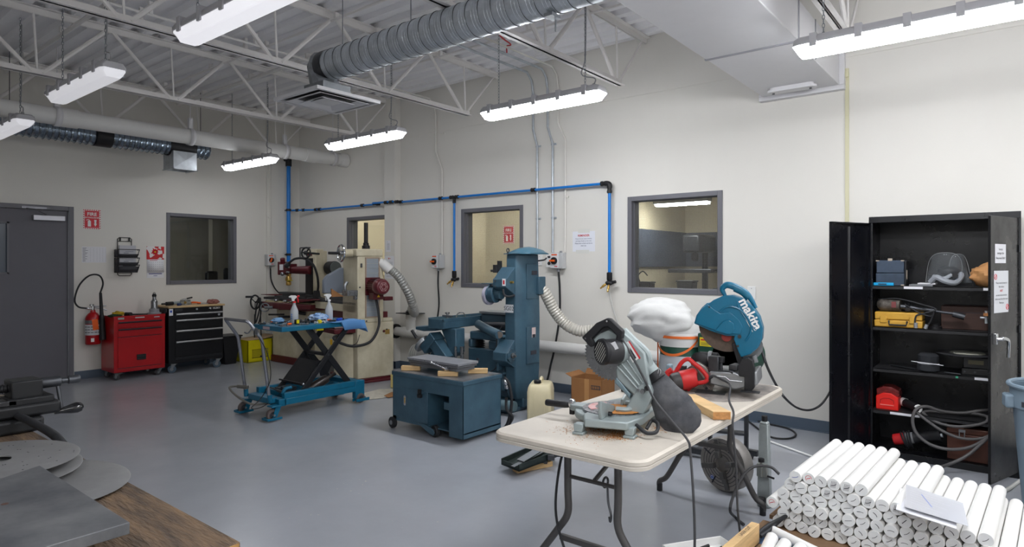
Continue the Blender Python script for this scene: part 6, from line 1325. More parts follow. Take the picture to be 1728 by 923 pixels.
part('fence', sawg, t, lambda b: b.prism([(-.05, .07), (-.225, .07), (-.225, .155), (-.21, .155), (-.06, .10)], (-.02, 0, 0), (0, 1, 0), (0, 0, 1), (.014, 0, 0)), bevel=.003, **K)
part('fence_loop', sawg, t, lambda b: b.tube([(-.03, .07, .085), (-.075, .06, .085), (-.09, .0, .085), (-.075, -.06, .085), (-.03, -.07, .085)], .012, n=8), **K)
part('fence_bolt', blackp, t, lambda b: [b.cyl((-.03, y, .085), (-.045, y, .085), .010, n=8) for y in (.17, -.17)], **K)
part('power_cord_loop', rubber, t, lambda b: b.tube([(-.15, .16, .05), (-.20, .19, .03), (-.235, .16, .03), (-.23, .12, .055), (-.20, .10, .06), (-.185, .13, .03)], .008, n=8), **K)
# pivot bracket, arm, guard, drawn in side planes of the saw
q = mp(.045)
part('pivot_bracket', sawg, t, lambda b: poly3(b, [q(*p) for p in ((1052, 694), (1060, 700), (1083, 702), (1092, 688), (1099, 672), (1101, 660), (1096, 650), (1088, 646), (1078, 650), (1070, 664))], -NR*.10), bevel=.005)
part('pivot_bolt', steel, t, lambda b: (b.cyl(q(1085, 660), q(1085, 660)+NR*.012, .011, n=6), b.cyl(q(1077, 658), q(1077, 658)+NR*.006, .007, n=8)))
part('bevel_knob', blackp, t, lambda b: b.cyl(q(1092, 655), q(1092, 655)+NR*.008, .011))
q1 = mp(.03)
part('blade_guard', sawg, t, lambda b: poly3(b, [q1(*p) for p in ((1022, 548), (1048, 556), (1064, 570), (1088, 596), (1092, 622), (1098, 650), (1088, 664), (1070, 668), (1040, 640), (1038, 622), (1052, 606), (1040, 580), (1022, 572))], -NR*.055), bevel=.008)
q2 = mp(.034)
for a, c in (((1042, 618), (1076, 656)), ((1048, 612), (1080, 652)), ((1054, 602), (1086, 648))):
    part('guard_rib', sawg, t, lambda b: b.cyl(q2(*a), q2(*c), .0045, n=6))
part('lower_guard', sawd, t, lambda b: poly3(b, [q1(*p) for p in ((1040, 636), (1064, 666), (1062, 674), (1058, 668), (1037, 646))], -NR*.05), bevel=.004)
part('arm_edge', sawg, t, lambda b: b.tube([q2(1050, 558)-NR*.03, q2(1066, 574)-NR*.03, q2(1090, 598)-NR*.03, q2(1094, 624)-NR*.03], .014, n=8))
qb = mp(.0)
bc = qb(1030, 596)
def blade(b, r=.127, nt=48):
    v = F; w = Z_; P = []
    for i in range(nt*2):
        a = 2*PI*i/(nt*2); rr = r if i % 2 else r-.009; a2 = a+(.035 if i % 2 else 0)
        P.append(bc+v*(rr*math.cos(a2))+w*(rr*math.sin(a2)))
    poly3(b, P, -NR*.0025)
part('blade', steel, t, blade, smooth=False)
part('blade_flange', dsteel, t, lambda b: b.cyl(bc, bc+NR*.012, .022))
MX = (NR*.8+F*.6).normalized(); MU = Z_.cross(MX).normalized(); mc = mp(.03)(1044, 592)
part('motor', mat('motor_dark', (44, 44, 46), .45, var=.2), t, lambda b: b.lathe([(.050, -.02), (.056, .01), (.056, .070), (.052, .085)], mc, MX, n=32), bevel=.002)
part('gear_case', sawg, t, lambda b: b.lathe([(.050, -.03), (.056, -.01), (.057, .004)], mc, MX, n=28), bevel=.003)
me_ = mc+MX*.088
part('motor_end', blackp, t, lambda b: b.lathe([(.056, -.012), (.060, -.008), (.058, .006), (.048, .012), (.048, .008), (.0, .008)], me_, MX, n=36))
part('vent_slots', mat('vent_grey', (170, 170, 166), .6), t, lambda b: [(lambda o_, d_, l_: b.cyl(o_-d_*l_, o_+d_*l_, .002, n=6))(me_+MX*.0095+(MU*math.cos(-.7)+Z_*math.sin(-.7))*k*.012, MU*math.sin(.7)+Z_*math.cos(.7), math.sqrt(max(.045**2-(k*.012)**2, 0))) for k in (-3, -2, -1, 0, 1, 2, 3)])
part('rating_label', mat('label_silver', (196, 196, 198), .4), t, lambda b: poly3(b, [mp(.105)(*p) for p in ((1028, 580), (1038, 576), (1044, 588), (1034, 592))], NR*.002), smooth=False)
ql = mp(.0315)
part('warning_label', mat('label_white2', (216, 216, 214), .5), t, lambda b: poly3(b, [ql(*p) for p in ((1050, 582), (1060, 576), (1079, 604), (1068, 612))], NR*.0012), smooth=False)
part('label_text', ink, t, lambda b: poly3(b, [mp(.033)(*p) for p in ((1053, 583), (1059, 579.5), (1074, 604), (1068, 608))], NR*.0006), smooth=False)
part('label_red_edge', redi, t, lambda b: poly3(b, [mp(.033)(*p) for p in ((1060.5, 576), (1062, 575), (1081, 604), (1079, 606))], NR*.0006), smooth=False)
qh = mp(.06)
def hnd(b):
    outer = [(981, 570), (1006, 545), (1024, 537), (1030, 538), (1052, 559), (1050, 570), (1044, 590), (1036, 584), (1040, 566), (1026, 552), (1018, 553), (998, 571), (1003, 584), (996, 586)]
    poly3(b, [qh(*p) for p in outer], -NR*.03)
part('handle', blackp, t, hnd, bevel=.006)
part('handle_bolt', chrome, t, lambda b: [b.cyl(qh(*p), qh(*p)+NR*.002, .0045, n=8) for p in ((1024, 542), (1036, 574), (988, 571))])
part('trigger', blackp, t, lambda b: poly3(b, [mp(.05)(*p) for p in ((1010, 556), (1026, 550), (1028, 556), (1014, 562))], -NR*.016), bevel=.002)
part('handle_mount', sawg, t, lambda b: poly3(b, [mp(.04)(*p) for p in ((1000, 572), (1022, 553), (1045, 566), (1040, 590), (1010, 590))], -NR*.05), bevel=.006)
dp = mp(-.01)
part('dust_port', sawg, t, lambda b: b.cyl(dp(1086, 606), dp(1106, 632), .030, .028, n=22))
cord = mat('cord_grey', (58, 58, 60), .55)
part('power_cord', cord, t, lambda b: b.tube([mp(.05)(*p) for p in ((1049, 571), (1062, 592), (1078, 622), (1090, 645))]+[mp(.16)(*p) for p in ((1105, 675), (1135, 712), (1160, 742), (1165, 765))]+[Vector(p) for p in ((-1.0, 2.42, .52), (-1.0, 2.43, .35), (-1.02, 2.45, .28), (-1.13, 2.50, .22), (-1.13, 2.5, .1), (-1.06, 2.46, .01))], .0052, n=8))
bagm = mat('bag_black', (52, 54, 60), .9, var=.5, vscale=9, col2=(96, 96, 98), bump=.25, bscale=30)
bg = thing('dust_bag', 'black cloth dust bag hanging from the back of the mitre saw', 'dust bag', ML(-.35, 0, 0))
bagc = [((1108, 634), 27, 12), ((1112, 644), 34, 16), ((1124, 668), 52, 25), ((1138, 690), 62, 28), ((1152, 706), 64, 26), ((1166, 716), 52, 20), ((1172, 722), 30, 12)]
def bag(b):
    n = Vector((.25, -.97, 0)).normalized(); side = Vector((.97, .25, 0)); P0 = dp(1140, 690)
    R = []
    cs = [onp(c[0][0], c[0][1], P0, NR) for c in bagc]
    for i, (c, (pp, w_, d_)) in enumerate(zip(cs, bagc)):
        d = (cs[min(i+1, len(cs)-1)]-cs[max(i-1, 0)]).normalized(); a = NR; u = d.cross(a).normalized()
        sc = 2.72/1064
        ring = []
        for k in range(28):
            t_ = 2*PI*k/28; w = w_*sc/2*(1.08+.16*noise.noise(Vector((math.cos(t_)*2, math.sin(t_)*2, i*.9)))); dd = d_*sc/1.6*(1+.25*noise.noise(Vector((math.cos(t_)*3, i*1.1, math.sin(t_)*3))))
            ring.append(c+u*math.cos(t_)*w*1.05+a*math.sin(t_)*dd)
        R.append(ring)
    R.append([cs[-1]+(p-cs[-1])*.45+(cs[-1]-cs[-2])*.5 for p in R[-1]])
    # interpolate rings
    RR = []
    for i in range(len(R)-1):
        for k in range(5):
            f = k/5; f = f*f*(3-2*f)
            RR.append([p.lerp(q_, f)+NR*.016*noise.noise(p.lerp(q_, f)*16) for p, q_ in zip(R[i], R[i+1])])
    RR.append(R[-1]); b.rings(RR)
part('bag_body', bagm, bg, bag)
part('bag_collar', blackp, bg, lambda b: b.cyl(dp(1103, 628), dp(1112, 640), .036, .040, n=22), bevel=.004)
part('spring_clip', chrome, bg, lambda b: b.tube([mp(.03)(1110, 630), mp(.03)(1112, 622), mp(.03)(1115, 626), mp(.03)(1113, 634)], .0018, n=5))

# ---------------------------------------------------------------- chop saw
t = thing('chop_saw', 'large teal cut-off saw with black base at the far end of the folding table', 'chop saw', (-1.27, 3.66, TZ))
N2 = Vector((.20, -.98, 0)).normalized(); U2 = Vector((.98, .20, 0))
CC = RAY(1232, 545)*3.62+C0
def cp(off): P0 = CC+N2*off; return lambda px, py: onp(px, py, P0, N2)
teal = mat('saw_teal', (4, 100, 132), .36, var=.12, vscale=8, coat=.2)
g0 = cp(.05)
gpts = [(1171, 546), (1175, 532), (1184, 519), (1193, 511), (1196, 512), (1204, 506), (1220, 499), (1236, 498), (1254, 504), (1270, 517), (1281, 534), (1287, 554), (1286, 572), (1279, 587), (1266, 598), (1250, 603), (1246, 594), (1238, 572), (1240, 567), (1226, 567), (1200, 559)]
part('blade_guard', teal, t, lambda b: poly3(b, [g0(*p) for p in gpts], -N2*.085), bevel=.010, seg=3)
part('guard_front_cover', teal, t, lambda b: poly3(b, [g0(*p) for p in ((1173, 545), (1177, 531), (1186, 519), (1194, 513), (1204, 521), (1216, 529), (1232, 526), (1248, 540), (1254, 552), (1250, 564), (1232, 563), (1206, 557))], N2*.008), bevel=.006, seg=3)
part('spindle_boss', teal, t, lambda b: poly3(b, [cp(.058)(*p) for p in ((1207, 558), (1216, 546), (1222, 541), (1232, 540), (1239, 546), (1240, 556), (1234, 564), (1226, 564))], N2*.010), bevel=.006, seg=3)
part('guard_ridge', teal, t, lambda b: (b.tube([cp(.055)(*p) for p in ((1214, 526), (1226, 518), (1242, 519), (1256, 529), (1266, 546), (1266, 562), (1258, 576))], .005, n=8), b.tube([cp(.053)(*p) for p in ((1243, 507), (1248, 522), (1262, 542), (1276, 557))], .0035, n=6)))
part('guard_bolt', blackp, t, lambda b: (b.cyl(cp(.055)(1248, 568), cp(.063)(1248, 568), .010), b.cyl(cp(.055)(1245, 584), cp(.06)(1245, 584), .007), b.cyl(cp(.055)(1197, 518), cp(.062)(1197, 518), .005)))
# letters: reading direction down right along the guard
a_, c_ = cp(.0525)(1255, 513), cp(.0525)(1275, 549)
ud = (c_-a_).normalized(); vd = N2.cross(ud).normalized()
b = MB(); b.text('makita', cp(.0525)(1266, 530), ud, vd, .070, bold=.03); b.build('brand_lettering', white, t, smooth=False)
part('brand_underline', white, t, lambda b: b.prism([(-.065, 0), (.085, 0), (.085, .0025), (-.065, .0025)], cp(.0525)(1257, 537), ud, vd, N2*.0006), smooth=False)
bcc = cp(.0)(1226, 548)
part('abrasive_disc', mat('abrasive_brown', (96, 82, 72), .85, var=.3, vscale=40), t, lambda b: b.cyl(bcc+N2*.002, bcc-N2*.002, .155, n=48))
part('disc_flange', mat('flange_red', (150, 40, 30), .5), t, lambda b: b.cyl(cp(.005)(1226, 568), cp(.012)(1226, 568), .028))
h0 = cp(.02)
part('handle', teal, t, lambda b: (b.tube([h0(*p) for p in ((1224, 500), (1219, 488), (1226, 481), (1240, 484), (1258, 494), (1268, 506), (1276, 520))], lambda f: .010+.010*math.sin(PI*min(1, f*1.05)), n=12)), bevel=.0)
part('handle_grip', mat('grip_teal', (6, 92, 118), .6), t, lambda b: b.tube([h0(*p) for p in ((1240, 486), (1254, 493), (1264, 503))], .021, n=12))
part('trigger_lock', blackp, t, lambda b: b.cyl(h0(1262, 497), h0(1265, 495), .007))
part('motor', mat('motor_grey', (112, 114, 116), .45, .3), t, lambda b: (b.cyl(cp(-.04)(1264, 584), cp(-.26)(1264, 584), .075, n=26), b.cyl(cp(-.03)(1270, 600), cp(-.03)(1274, 612), .02)))
part('pivot_arm', blackp, t, lambda b: poly3(b, [cp(.03)(*p) for p in ((1234, 580), (1242, 578), (1254, 608), (1250, 616), (1244, 612))], -N2*.03), bevel=.004)
alum = mat('base_silver', (150, 152, 154), .4, .5, var=.2, vscale=12)
part('base', alum, t, lambda b: (poly3(b, [cp(.10)(*p) for p in ((1197, 627), (1240, 628), (1250, 634), (1277, 627), (1279, 650), (1240, 658), (1198, 648))], -N2*.25)), bevel=.008)
part('base_recess', mat('recess_silver', (180, 182, 184), .4, .4), t, lambda b: b.tube([cp(.102)(*p) for p in ((1202, 634), (1224, 636), (1231, 642), (1252, 644))], .003, n=6, smooth=False))
part('side_shield', blackp, t, lambda b: (poly3(b, [cp(.12)(*p) for p in ((1246, 634), (1247, 615), (1252, 606), (1262, 604), (1270, 609), (1273, 622), (1273, 655), (1268, 660), (1256, 658), (1256, 636))], -N2*.05), b.cbox(cp(.14)(1266, 661), (.10, .05, .006), rz=.2)), bevel=.005)
part('vice', dsteel, t, lambda b: (b.cbox(cp(.06)(1206, 614), (.06, .05, .09)), b.cbox(cp(.06)(1222, 626), (.12, .06, .02)), b.cyl(cp(.06)(1217, 626), cp(.06)(1217, 608), .009), b.cbox(cp(.03)(1242, 619), (.05, .10, .03))), bevel=.004)
part('vice_knob', blackp, t, lambda b: (b.cyl(cp(.06)(1217, 612), cp(.06)(1217, 602), .020, n=10)), bevel=.003)
part('vice_screw', blackp, t, lambda b: (b.lathe([(.03, -.06), (.045, -.05), (.045, .05), (.03, .06)], cp(-.02)(1196, 607), U2, n=20),))
part('vice_screw_ring', alum, t, lambda b: b.lathe([(.046, -.01), (.048, .0), (.046, .01)], cp(-.02)(1199, 606), U2, n=20, caps=(False, False)))
part('wheel_disc', blackp, t, lambda b: b.lathe([(.0, .0), (.05, .0), (.055, .02), (.04, .03)], cp(-.0)(1182, 609), N2, n=22))
part('cord_boot', rubber, t, lambda b: b.cyl(cp(-.1)(1281, 577), cp(-.1)(1285, 590), .012, .009))
part('power_cord', rubber, t, lambda b: b.tube([cp(-.1)(1284, 588), cp(-.1)(1296, 622)]+[atY(*p, 4.4) for p in ((1310, 650), (1325, 672))]+[atY(*p, 5.0) for p in ((1345, 688), (1366, 692), (1385, 683))]+[atY(*p, 5.5) for p in ((1400, 662), (1408, 640))], .008, n=8))
# ---------------------------------------------------------------- red circular saw
t = thing('circular_saw', 'red circular saw with dark motor end lying between the dust bag and chop saw', 'circular saw', (-1.44, 3.42, TZ))
N3 = Vector((.25, -.97, 0)).normalized(); P3 = atZ(1160, 662, TZ)+Vector((0, .06, 0))
def rp(off): P0 = P3+N3*off; return lambda px, py: onp(px, py, P0, N3)
r0 = rp(.02)
part('handle', redpl, t, lambda b: (b.tube([r0(*p) for p in ((1131, 633), (1140, 628), (1150, 612), (1161, 606), (1171, 613), (1184, 624), (1193, 636), (1190, 644), (1172, 648), (1160, 658))], .0125, n=10), b.tube([r0(*p) for p in ((1126, 634), (1127, 629), (1134, 624))], .017, n=10)), bevel=.0)
part('housing', redpl, t, lambda b: poly3(b, [rp(.04)(*p) for p in ((1146, 634), (1152, 627), (1168, 622), (1176, 628), (1174, 644), (1166, 656), (1156, 660), (1146, 655))], -N3*.06), bevel=.01)
part('motor', mat('cap_dark', (60, 58, 58), .5), t, lambda b: b.lathe([(.040, .0), (.050, .012), (.050, .07), (.042, .085), (.0, .085)], rp(.05)(1158, 640), (-.75, -.62, -.2), n=26), bevel=.002)
part('motor_sleeve', redpl, t, lambda b: b.lathe([(.050, -.05), (.054, -.03), (.054, .03), (.051, .035)], rp(.05)(1158, 640), (-.75, -.62, -.2), n=26))
mdir = Vector((-.75, -.62, -.2)).normalized(); mce = rp(.05)(1158, 640)+mdir*.0855
part('motor_vents', mat('vent_pale', (150, 146, 140), .6), t, lambda b: [b.cyl(mce+Vector((0, 0, .03-.012*k))+mdir.cross(Z_)*.028, mce+Vector((0, 0, .03-.012*k))-mdir.cross(Z_)*.028, .002, n=5) for k in range(6)])
part('info_label', mat('label_silver', (196, 196, 198), .4), t, lambda b: poly3(b, [rp(.043)(*p) for p in ((1158, 636), (1168, 631), (1171, 640), (1161, 646))], N3*.001), smooth=False)
part('upper_guard', mat('guard_silver', (168, 166, 160), .4, .5), t, lambda b: poly3(b, [rp(-.03)(*p) for p in ((1166, 612), (1178, 611), (1190, 618), (1199, 629), (1200, 642), (1186, 640), (1176, 624))], -N3*.04), bevel=.005)
sb = rp(-.05)(1180, 640)
part('blade', steel, t, lambda b: b.cyl(sb, sb-N3*.002, .088, n=40))
part('lower_guard', mat('guard_dull', (120, 112, 106), .5, .5), t, lambda b: (b.lathe([(.03, 0), (.085, .0), (.09, .008), (.09, .016)], sb, N3, n=32), [b.cyl(sb+N3*.01+Vector((.025*math.cos(a), .0, .025*math.sin(a))), sb+N3*.006+Vector((.083*math.cos(a), 0, .083*math.sin(a))), .003, n=5) for a in [PI+.25*k for k in range(13)]]))
part('shoe_plate', dsteel, t, lambda b: (b.cbox(atZ(1196, 664, TZ)+Vector((0, .03, .004)), (.16, .10, .004), rz=.25), b.cyl(atZ(1192, 660, TZ)+Vector((0, 0, .015)), atZ(1200, 654, TZ)+Vector((0, 0, .03)), .008)))
part('power_cord', cord, t, lambda b: b.tube([rp(.02)(1193, 640), rp(.02)(1203, 634), rp(.03)(1215, 639), rp(.1)(1232, 650)]+[Vector(p) for p in ((-1.10, 3.1, .80), (-1.05, 3.02, .76), (-1.04, 2.98, .70), (-1.03, 3.0, .5), (-1.03, 3.02, .3), (-1.02, 3.05, .12), (-.98, 3.0, .04))], .0055, n=8))
part('cord_boot', rubber, t, lambda b: b.cyl(rp(.02)(1191, 642), rp(.02)(1202, 635), .010, .008))
# pine offcut, small fittings
t = thing('pine_offcut', 'pine two by four offcut lying on the folding table by the bag', 'wood offcut', (-1.23, 3.05, TZ))
def pl_(b):
    a = atZ(1203, 708, TZ+.0006); c = atZ(1231, 708, TZ+.0006); d = (atZ(1143, 674, TZ)-atZ(1203, 707, TZ)); d.z = 0
    u = (c-a).normalized(); d = d.normalized()*.40; w = u*.085
    poly3(b, [a, a+w, a+w+Z_*.038, a+Z_*.038], d)
part('plank', wood, t, pl_, bevel=.002)
part('end_grain', mat('end_grain', (196, 140, 84), .8, var=.4, vscale=14, stretch=(1, 6, 6)), t, lambda b: (lambda a, c: poly3(b, [a, a+(c-a).normalized()*.081, a+(c-a).normalized()*.081+Z_*.034, a+Z_*.034], (c-a).normalized().cross(Z_)*.0008))(atZ(1203, 708, TZ+.003)+Vector((.001, 0, 0)), atZ(1231, 708, TZ+.003)), smooth=False)
t = thing('pipe_clamp', 'small silver and yellow clamp behind the mitre saw pivot', 'clamp', (-1.5, 2.95, TZ))
part('bar', mat('clamp_silver', (170, 170, 166), .35, .7), t, lambda b: (b.cbox((-1.47, 2.93, TZ+.03), (.10, .03, .02), rz=.3), b.cbox((-1.43, 2.93, TZ+.016), (.025, .04, .03), rz=.3)), bevel=.003)
part('yellow_pad', yellow, t, lambda b: b.cbox((-1.49, 2.95, TZ+.050), (.07, .03, .016), rz=.3), bevel=.003)
t = thing('bar_clamp', 'pale blue clamp head standing behind the red circular saw', 'clamp', (-1.62, 3.6, TZ))
part('jaw', mat('clamp_paleblue', (130, 150, 160), .45), t, lambda b: (b.cbox((-1.64, 3.6, TZ+.06), (.03, .04, .12)), b.cbox((-1.58, 3.6, TZ+.03), (.10, .04, .06))), bevel=.006)
part('screw', dsteel, t, lambda b: (b.cyl((-1.60, 3.6, TZ+.10), (-1.52, 3.6, TZ+.07), .012), b.cbox((-1.55, 3.6, TZ+.09), (.03, .03, .06))), bevel=.003)
t = thing('dark_wood_wedge', 'black handled tool on the far left edge of the folding table', 'tool', (-1.75, 3.3, TZ))
part('handle', blackp, t, lambda b: (b.cbox((-1.73, 3.22, TZ+.022), (.05, .04, .042)), b.cyl((-1.72, 3.25, TZ+.02), (-1.66, 3.5, TZ+.03), .012)), bevel=.004)
t = thing('loose_cord', 'black cord lying across the mitre saw table edge', 'cord', (-1.6, 2.9, TZ))
part('cord', rubber, t, lambda b: b.tube([(-1.70, 2.7, TZ+.006), (-1.62, 2.85, TZ+.006), (-1.55, 2.95, TZ+.006), (-1.52, 3.1, TZ+.006), (-1.6, 3.2, TZ+.006)], .005, n=6))
# ---------------------------------------------------------------- dust collector behind the table
t = thing('dust_collector', 'green dust collector with white cloth bag and orange strap behind the table', 'dust collector', (-2.05, 4.72, 0))
dg = mat('collector_green', (28, 72, 58), .45)
clothm = mat('cloth_white', (204, 204, 202), .85, bump=.1, bscale=60)
DC = (-2.06, 4.72)
part('drum', dg, t, lambda b: b.lathe([(.15, .62), (.158, .63), (.158, .90), (.152, .91)], (DC[0], DC[1], 0), n=32))
part('lower_bag', mat('plastic_bag', (186, 190, 194), .25, bump=.8, bscale=12), t, lambda b: b.lathe([(.14, .05), (.165, .10), (.17, .3), (.165, .5), (.162, .70), (.160, .76)], (DC[0], DC[1], 0), n=32))
def cb(b):
    c0 = atY(1117, 542, 4.68)
    def fn(q):
        w = noise.noise(q*1.1+Vector((2, 5, 1)))*.20+noise.noise(Vector((q.x*1.5+q.z, q.y*2, q.z*4-q.x*2)))*.10+noise.noise(Vector((q.x*4, q.y*3, q.z*7+q.x*5)))*.035
        top = .10*max(0, q.z)*(1-abs(q.x+.15))
        return 1+w+top-.10*max(0, -q.z)*max(0, -q.x)
    b.ball(c0, .215, n=56, m=34, sc=(1.24, .85, .78), fn=fn)
    P = [Vector((DC[0]-.01, DC[1], .93)), Vector((DC[0]-.03, DC[1], 1.0)), Vector((DC[0]-.08, DC[1]-.01, 1.07))]
    b.rings([[p+Vector((math.cos(a)*r*(1+.03*math.sin(9*a)), math.sin(a)*r*(1+.03*math.sin(7*a)), .02*math.cos(a))) for a in [2*PI*k/40 for k in range(40)]] for p, r in ((P[0]-Z_*.03, .160), (P[0], .164), (P[1], .168), (P[2], .14))])
part('filter_bag', clothm, t, cb)
part('bag_skirt', clothm, t, lambda b: b.lathe([(.163, .83), (.166, .86), (.168, .905), (.160, .93)], (DC[0], DC[1], 0), n=36))
def strap(b, z0, sag, w=.010):
    n = 40; R = []
    for i in range(n+1):
        a = -PI*.92+PI*.84*i/n if sag else 2*PI*i/n
        s = sag*(1-((i/n)*2-1)**2)
        p = Vector((DC[0]+.172*math.cos(a), DC[1]+.172*math.sin(a), z0-s))
        o = Vector((math.cos(a), math.sin(a), 0))
        R.append([p-Z_*w, p+Z_*w, p+Z_*w+o*.002, p-Z_*w+o*.002])
    b.rings(R)
part('orange_strap', mat('strap_orange', (226, 112, 48), .6), t, lambda b: strap(b, .905, 0))
part('strap_loop', MATS['strap_orange'], t, lambda b: strap(b, .90, .13))
part('strap_tail', MATS['strap_orange'], t, lambda b: b.box(DC[0]-.178, DC[0]-.172, 4.68, 4.69, .45, .90))
part('blower_box', dg, t, lambda b: (b.box(-1.88, -1.56, 4.62, 4.90, .58, .945), b.cyl((-1.62, 4.62, .78), (-1.62, 4.90, .78), .16, n=30)), bevel=.01)
part('yellow_label', mat('label_yellow', (225, 205, 40), .5), t, lambda b: b.box(-1.86, -1.77, 4.614, 4.62, .85, .915), smooth=False)
part('label_red_text', redi, t, lambda b: b.box(-1.85, -1.80, 4.612, 4.614, .893, .903), smooth=False)
part('label_black_text', ink, t, lambda b: [b.box(-1.85, -1.79, 4.612, 4.614, .86+.012*k, .863+.012*k) for k in range(2)], smooth=False)
part('stand', dsteel, t, lambda b: (b.box(-2.2, -1.5, 4.6, 4.64, .03, .07), b.box(-2.2, -1.5, 4.82, 4.86, .03, .07), b.box(-1.88, -1.855, 4.83, 4.86, .03, .63), b.box(-1.60, -1.575, 4.83, 4.86, .03, .63)))
for x, y in ((-2.15, 4.62), (-1.55, 4.62), (-2.15, 4.84), (-1.55, 4.84)): part('wheel', rubber, t, lambda b: b.cyl((x-.012, y, .026), (x+.012, y, .026), .025))

# ---------------------------------------------------------------- floor things
jm = mat('jerry_plastic', (226, 214, 176), .35, var=.1, vscale=5, coat=.1)
JO = (-3.52, 4.86, 0); 
t = thing('jerry_can', 'square translucent cream jerry can with black cap beside the blue grinder', 'jerry can', JO, .50)
def jc(b):
    R = []
    for z, k in ((.004, .02), (.02, .0), (.27, .0), (.31, .012), (.335, .03), (.345, .05)):
        R.append([Vector((x, y, z)) for x, y in rrect(-.115+k*.6, .115-k*.6, -.145+k*.6, .145-k*.6, .035, 5)])
    b.rings(R)
part('body', jm, t, jc, **K)
part('rib', jm, t, lambda b: (b.box(-.118, .118, -.05, -.044, .03, .27), b.box(-.118, .118, .044, .05, .03, .27), b.box(-.05, -.044, -.148, .148, .03, .27), b.box(.044, .05, -.148, .148, .03, .27)), bevel=.003, **K)
part('grip', jm, t, lambda b: b.tube([(0, -.02, .345), (0, .0, .372), (0, .05, .378), (0, .10, .37), (0, .12, .34)], .014, n=10), **K)
part('neck', jm, t, lambda b: b.cyl((-.02, -.085, .335), (-.02, -.085, .36), .03, n=22), **K)
part('cap', blackp, t, lambda b: b.lathe([(.034, .352), (.035, .375), (.030, .38)], (-.02, -.085, 0), n=22), **K)
t = thing('cardboard_box', 'open brown cardboard box behind the jerry can', 'cardboard box', (-3.32, 5.48, 0), .05)
def cbx(b):
    for q in ((-.17, -.165, -.14, .14), (.165, .17, -.14, .14), (-.17, .17, -.14, -.135), (-.17, .17, .135, .14)): b.box(*q, .002, .33)
    b.box(-.17, .17, -.14, .14, .002, .007)
part('carton', card, t, cbx, smooth=False, **K)
part('flap', card, t, lambda b: (b.prism([(-.17, .33), (-.24, .36), (-.24, .363), (-.17, .334)], (0, -.14, 0), (1, 0, 0), (0, 0, 1), (0, .28, 0)), b.prism([(.14, .33), (.19, .38), (.193, .379), (.143, .329)], (-.17, 0, 0), (0, 1, 0), (0, 0, 1), (.34, 0, 0))), smooth=False, **K)
part('tape', mat('box_tape', (176, 130, 84), .3), t, lambda b: b.box(-.02, .03, -.1415, -.14, .01, .33), smooth=False, **K)
part('printed_mark', ink, t, lambda b: (b.box(.055, .155, -.1415, -.14, .235, .275), ), smooth=False, **K)
part('printed_letters', card, t, lambda b: [b.box(.062+.018*k, .073+.018*k, -.1425, -.1415, .242, .268) for k in range(5)], smooth=False, **K)
t = thing('cream_jug', 'small pale yellow jug on the floor between the cream and blue machines', 'jug', (-5.85, 5.15, 0))
jy = atZ(664, 656, 0)
part('body', mat('jug_yellow', (220, 200, 130), .4), t, lambda b: (b.cbox(jy+Vector((0, .06, .09)), (.13, .12, .17), rz=.4)), bevel=.015)
part('neck', MATS['jug_yellow'], t, lambda b: b.cyl(jy+Vector((0, .06, .17)), jy+Vector((0, .06, .20)), .03))
t = thing('floor_mat', 'stained white sheet lying on the floor beside the lift table wheel', 'sheet', (-5.7, 4.8, 0))
def fm(b):
    P = [atZ(*p, .004) for p in ((612, 664), (640, 657), (668, 656), (672, 664), (660, 668), (646, 672), (618, 675))]
    poly3(b, P, (0, 0, .003))
part('sheet', mat('sheet_stain', (196, 190, 176), .8, var=.3, vscale=14), t, fm)
part('brown_scrap', card, t, lambda b: poly3(b, [atZ(*p, .0075) for p in ((648, 668), (660, 662), (676, 660), (676, 667), (655, 671))], (0, 0, .003)), smooth=False)
# slanted channel on a wood block
t = thing('steel_channel', 'dark green slanted steel channel lying on the floor left of the table', 'steel channel', (-2.75, 3.6, 0))
def chan(b):
    a, c, d, e = atZ(846, 784, .045), atZ(876, 796, .045), atY(948, 768, 3.84), atY(918, 752, 3.98)
    n = Z_
    b.rings([[a, c, c+n*.012, a+n*.012], [e, d, d+n*.012, e+n*.012]])
    for p, q in ((a, e), (c, d)):
        s = (c-a).normalized()*.012*(1 if p is a else -1)
        b.rings([[p, p+s, p+s+n*.045, p+n*.045], [q, q+s, q+s+n*.045, q+n*.045]])
    b.rings([[a, a+(e-a).normalized()*.012, a+(e-a).normalized()*.012+n*.035, a+n*.035], [c, c+(e-a).normalized()*.012, c+(e-a).normalized()*.012+n*.035, c+n*.035]])
part('channel', mat('channel_dark', (58, 68, 66), .4, .5, var=.4, vscale=12), t, chan)
part('inner_rail', galvd, t, lambda b: (b.rings([[atZ(862, 786, .065), atZ(868, 788, .065), atZ(868, 788, .085), atZ(862, 786, .085)], [atY(925, 757, 3.9), atY(931, 759, 3.9), atY(931, 756, 3.9), atY(925, 754, 3.9)]]), b.rings([[atZ(872, 777, .08), atZ(884, 781, .08), atZ(884, 779, .095), atZ(872, 775, .095)], [atZ(900, 760, .12), atZ(912, 764, .12), atZ(912, 762, .135), atZ(900, 758, .135)]])))
part('hinge_clamp', dsteel, t, lambda b: [b.cbox(atY(*p, 3.7), (.05, .03, .035), rz=.5) for p in ((918, 778), (930, 772), (941, 766))], bevel=.004)
tag(part('wood_block', wood, None, lambda b: b.cbox(atZ(885, 797, 0)+Vector((.0, .10, .0195)), (.07, .3, .038), rz=-.35), bevel=.003), 'orange pine block under the low end of the slanted steel channel', 'wood block')
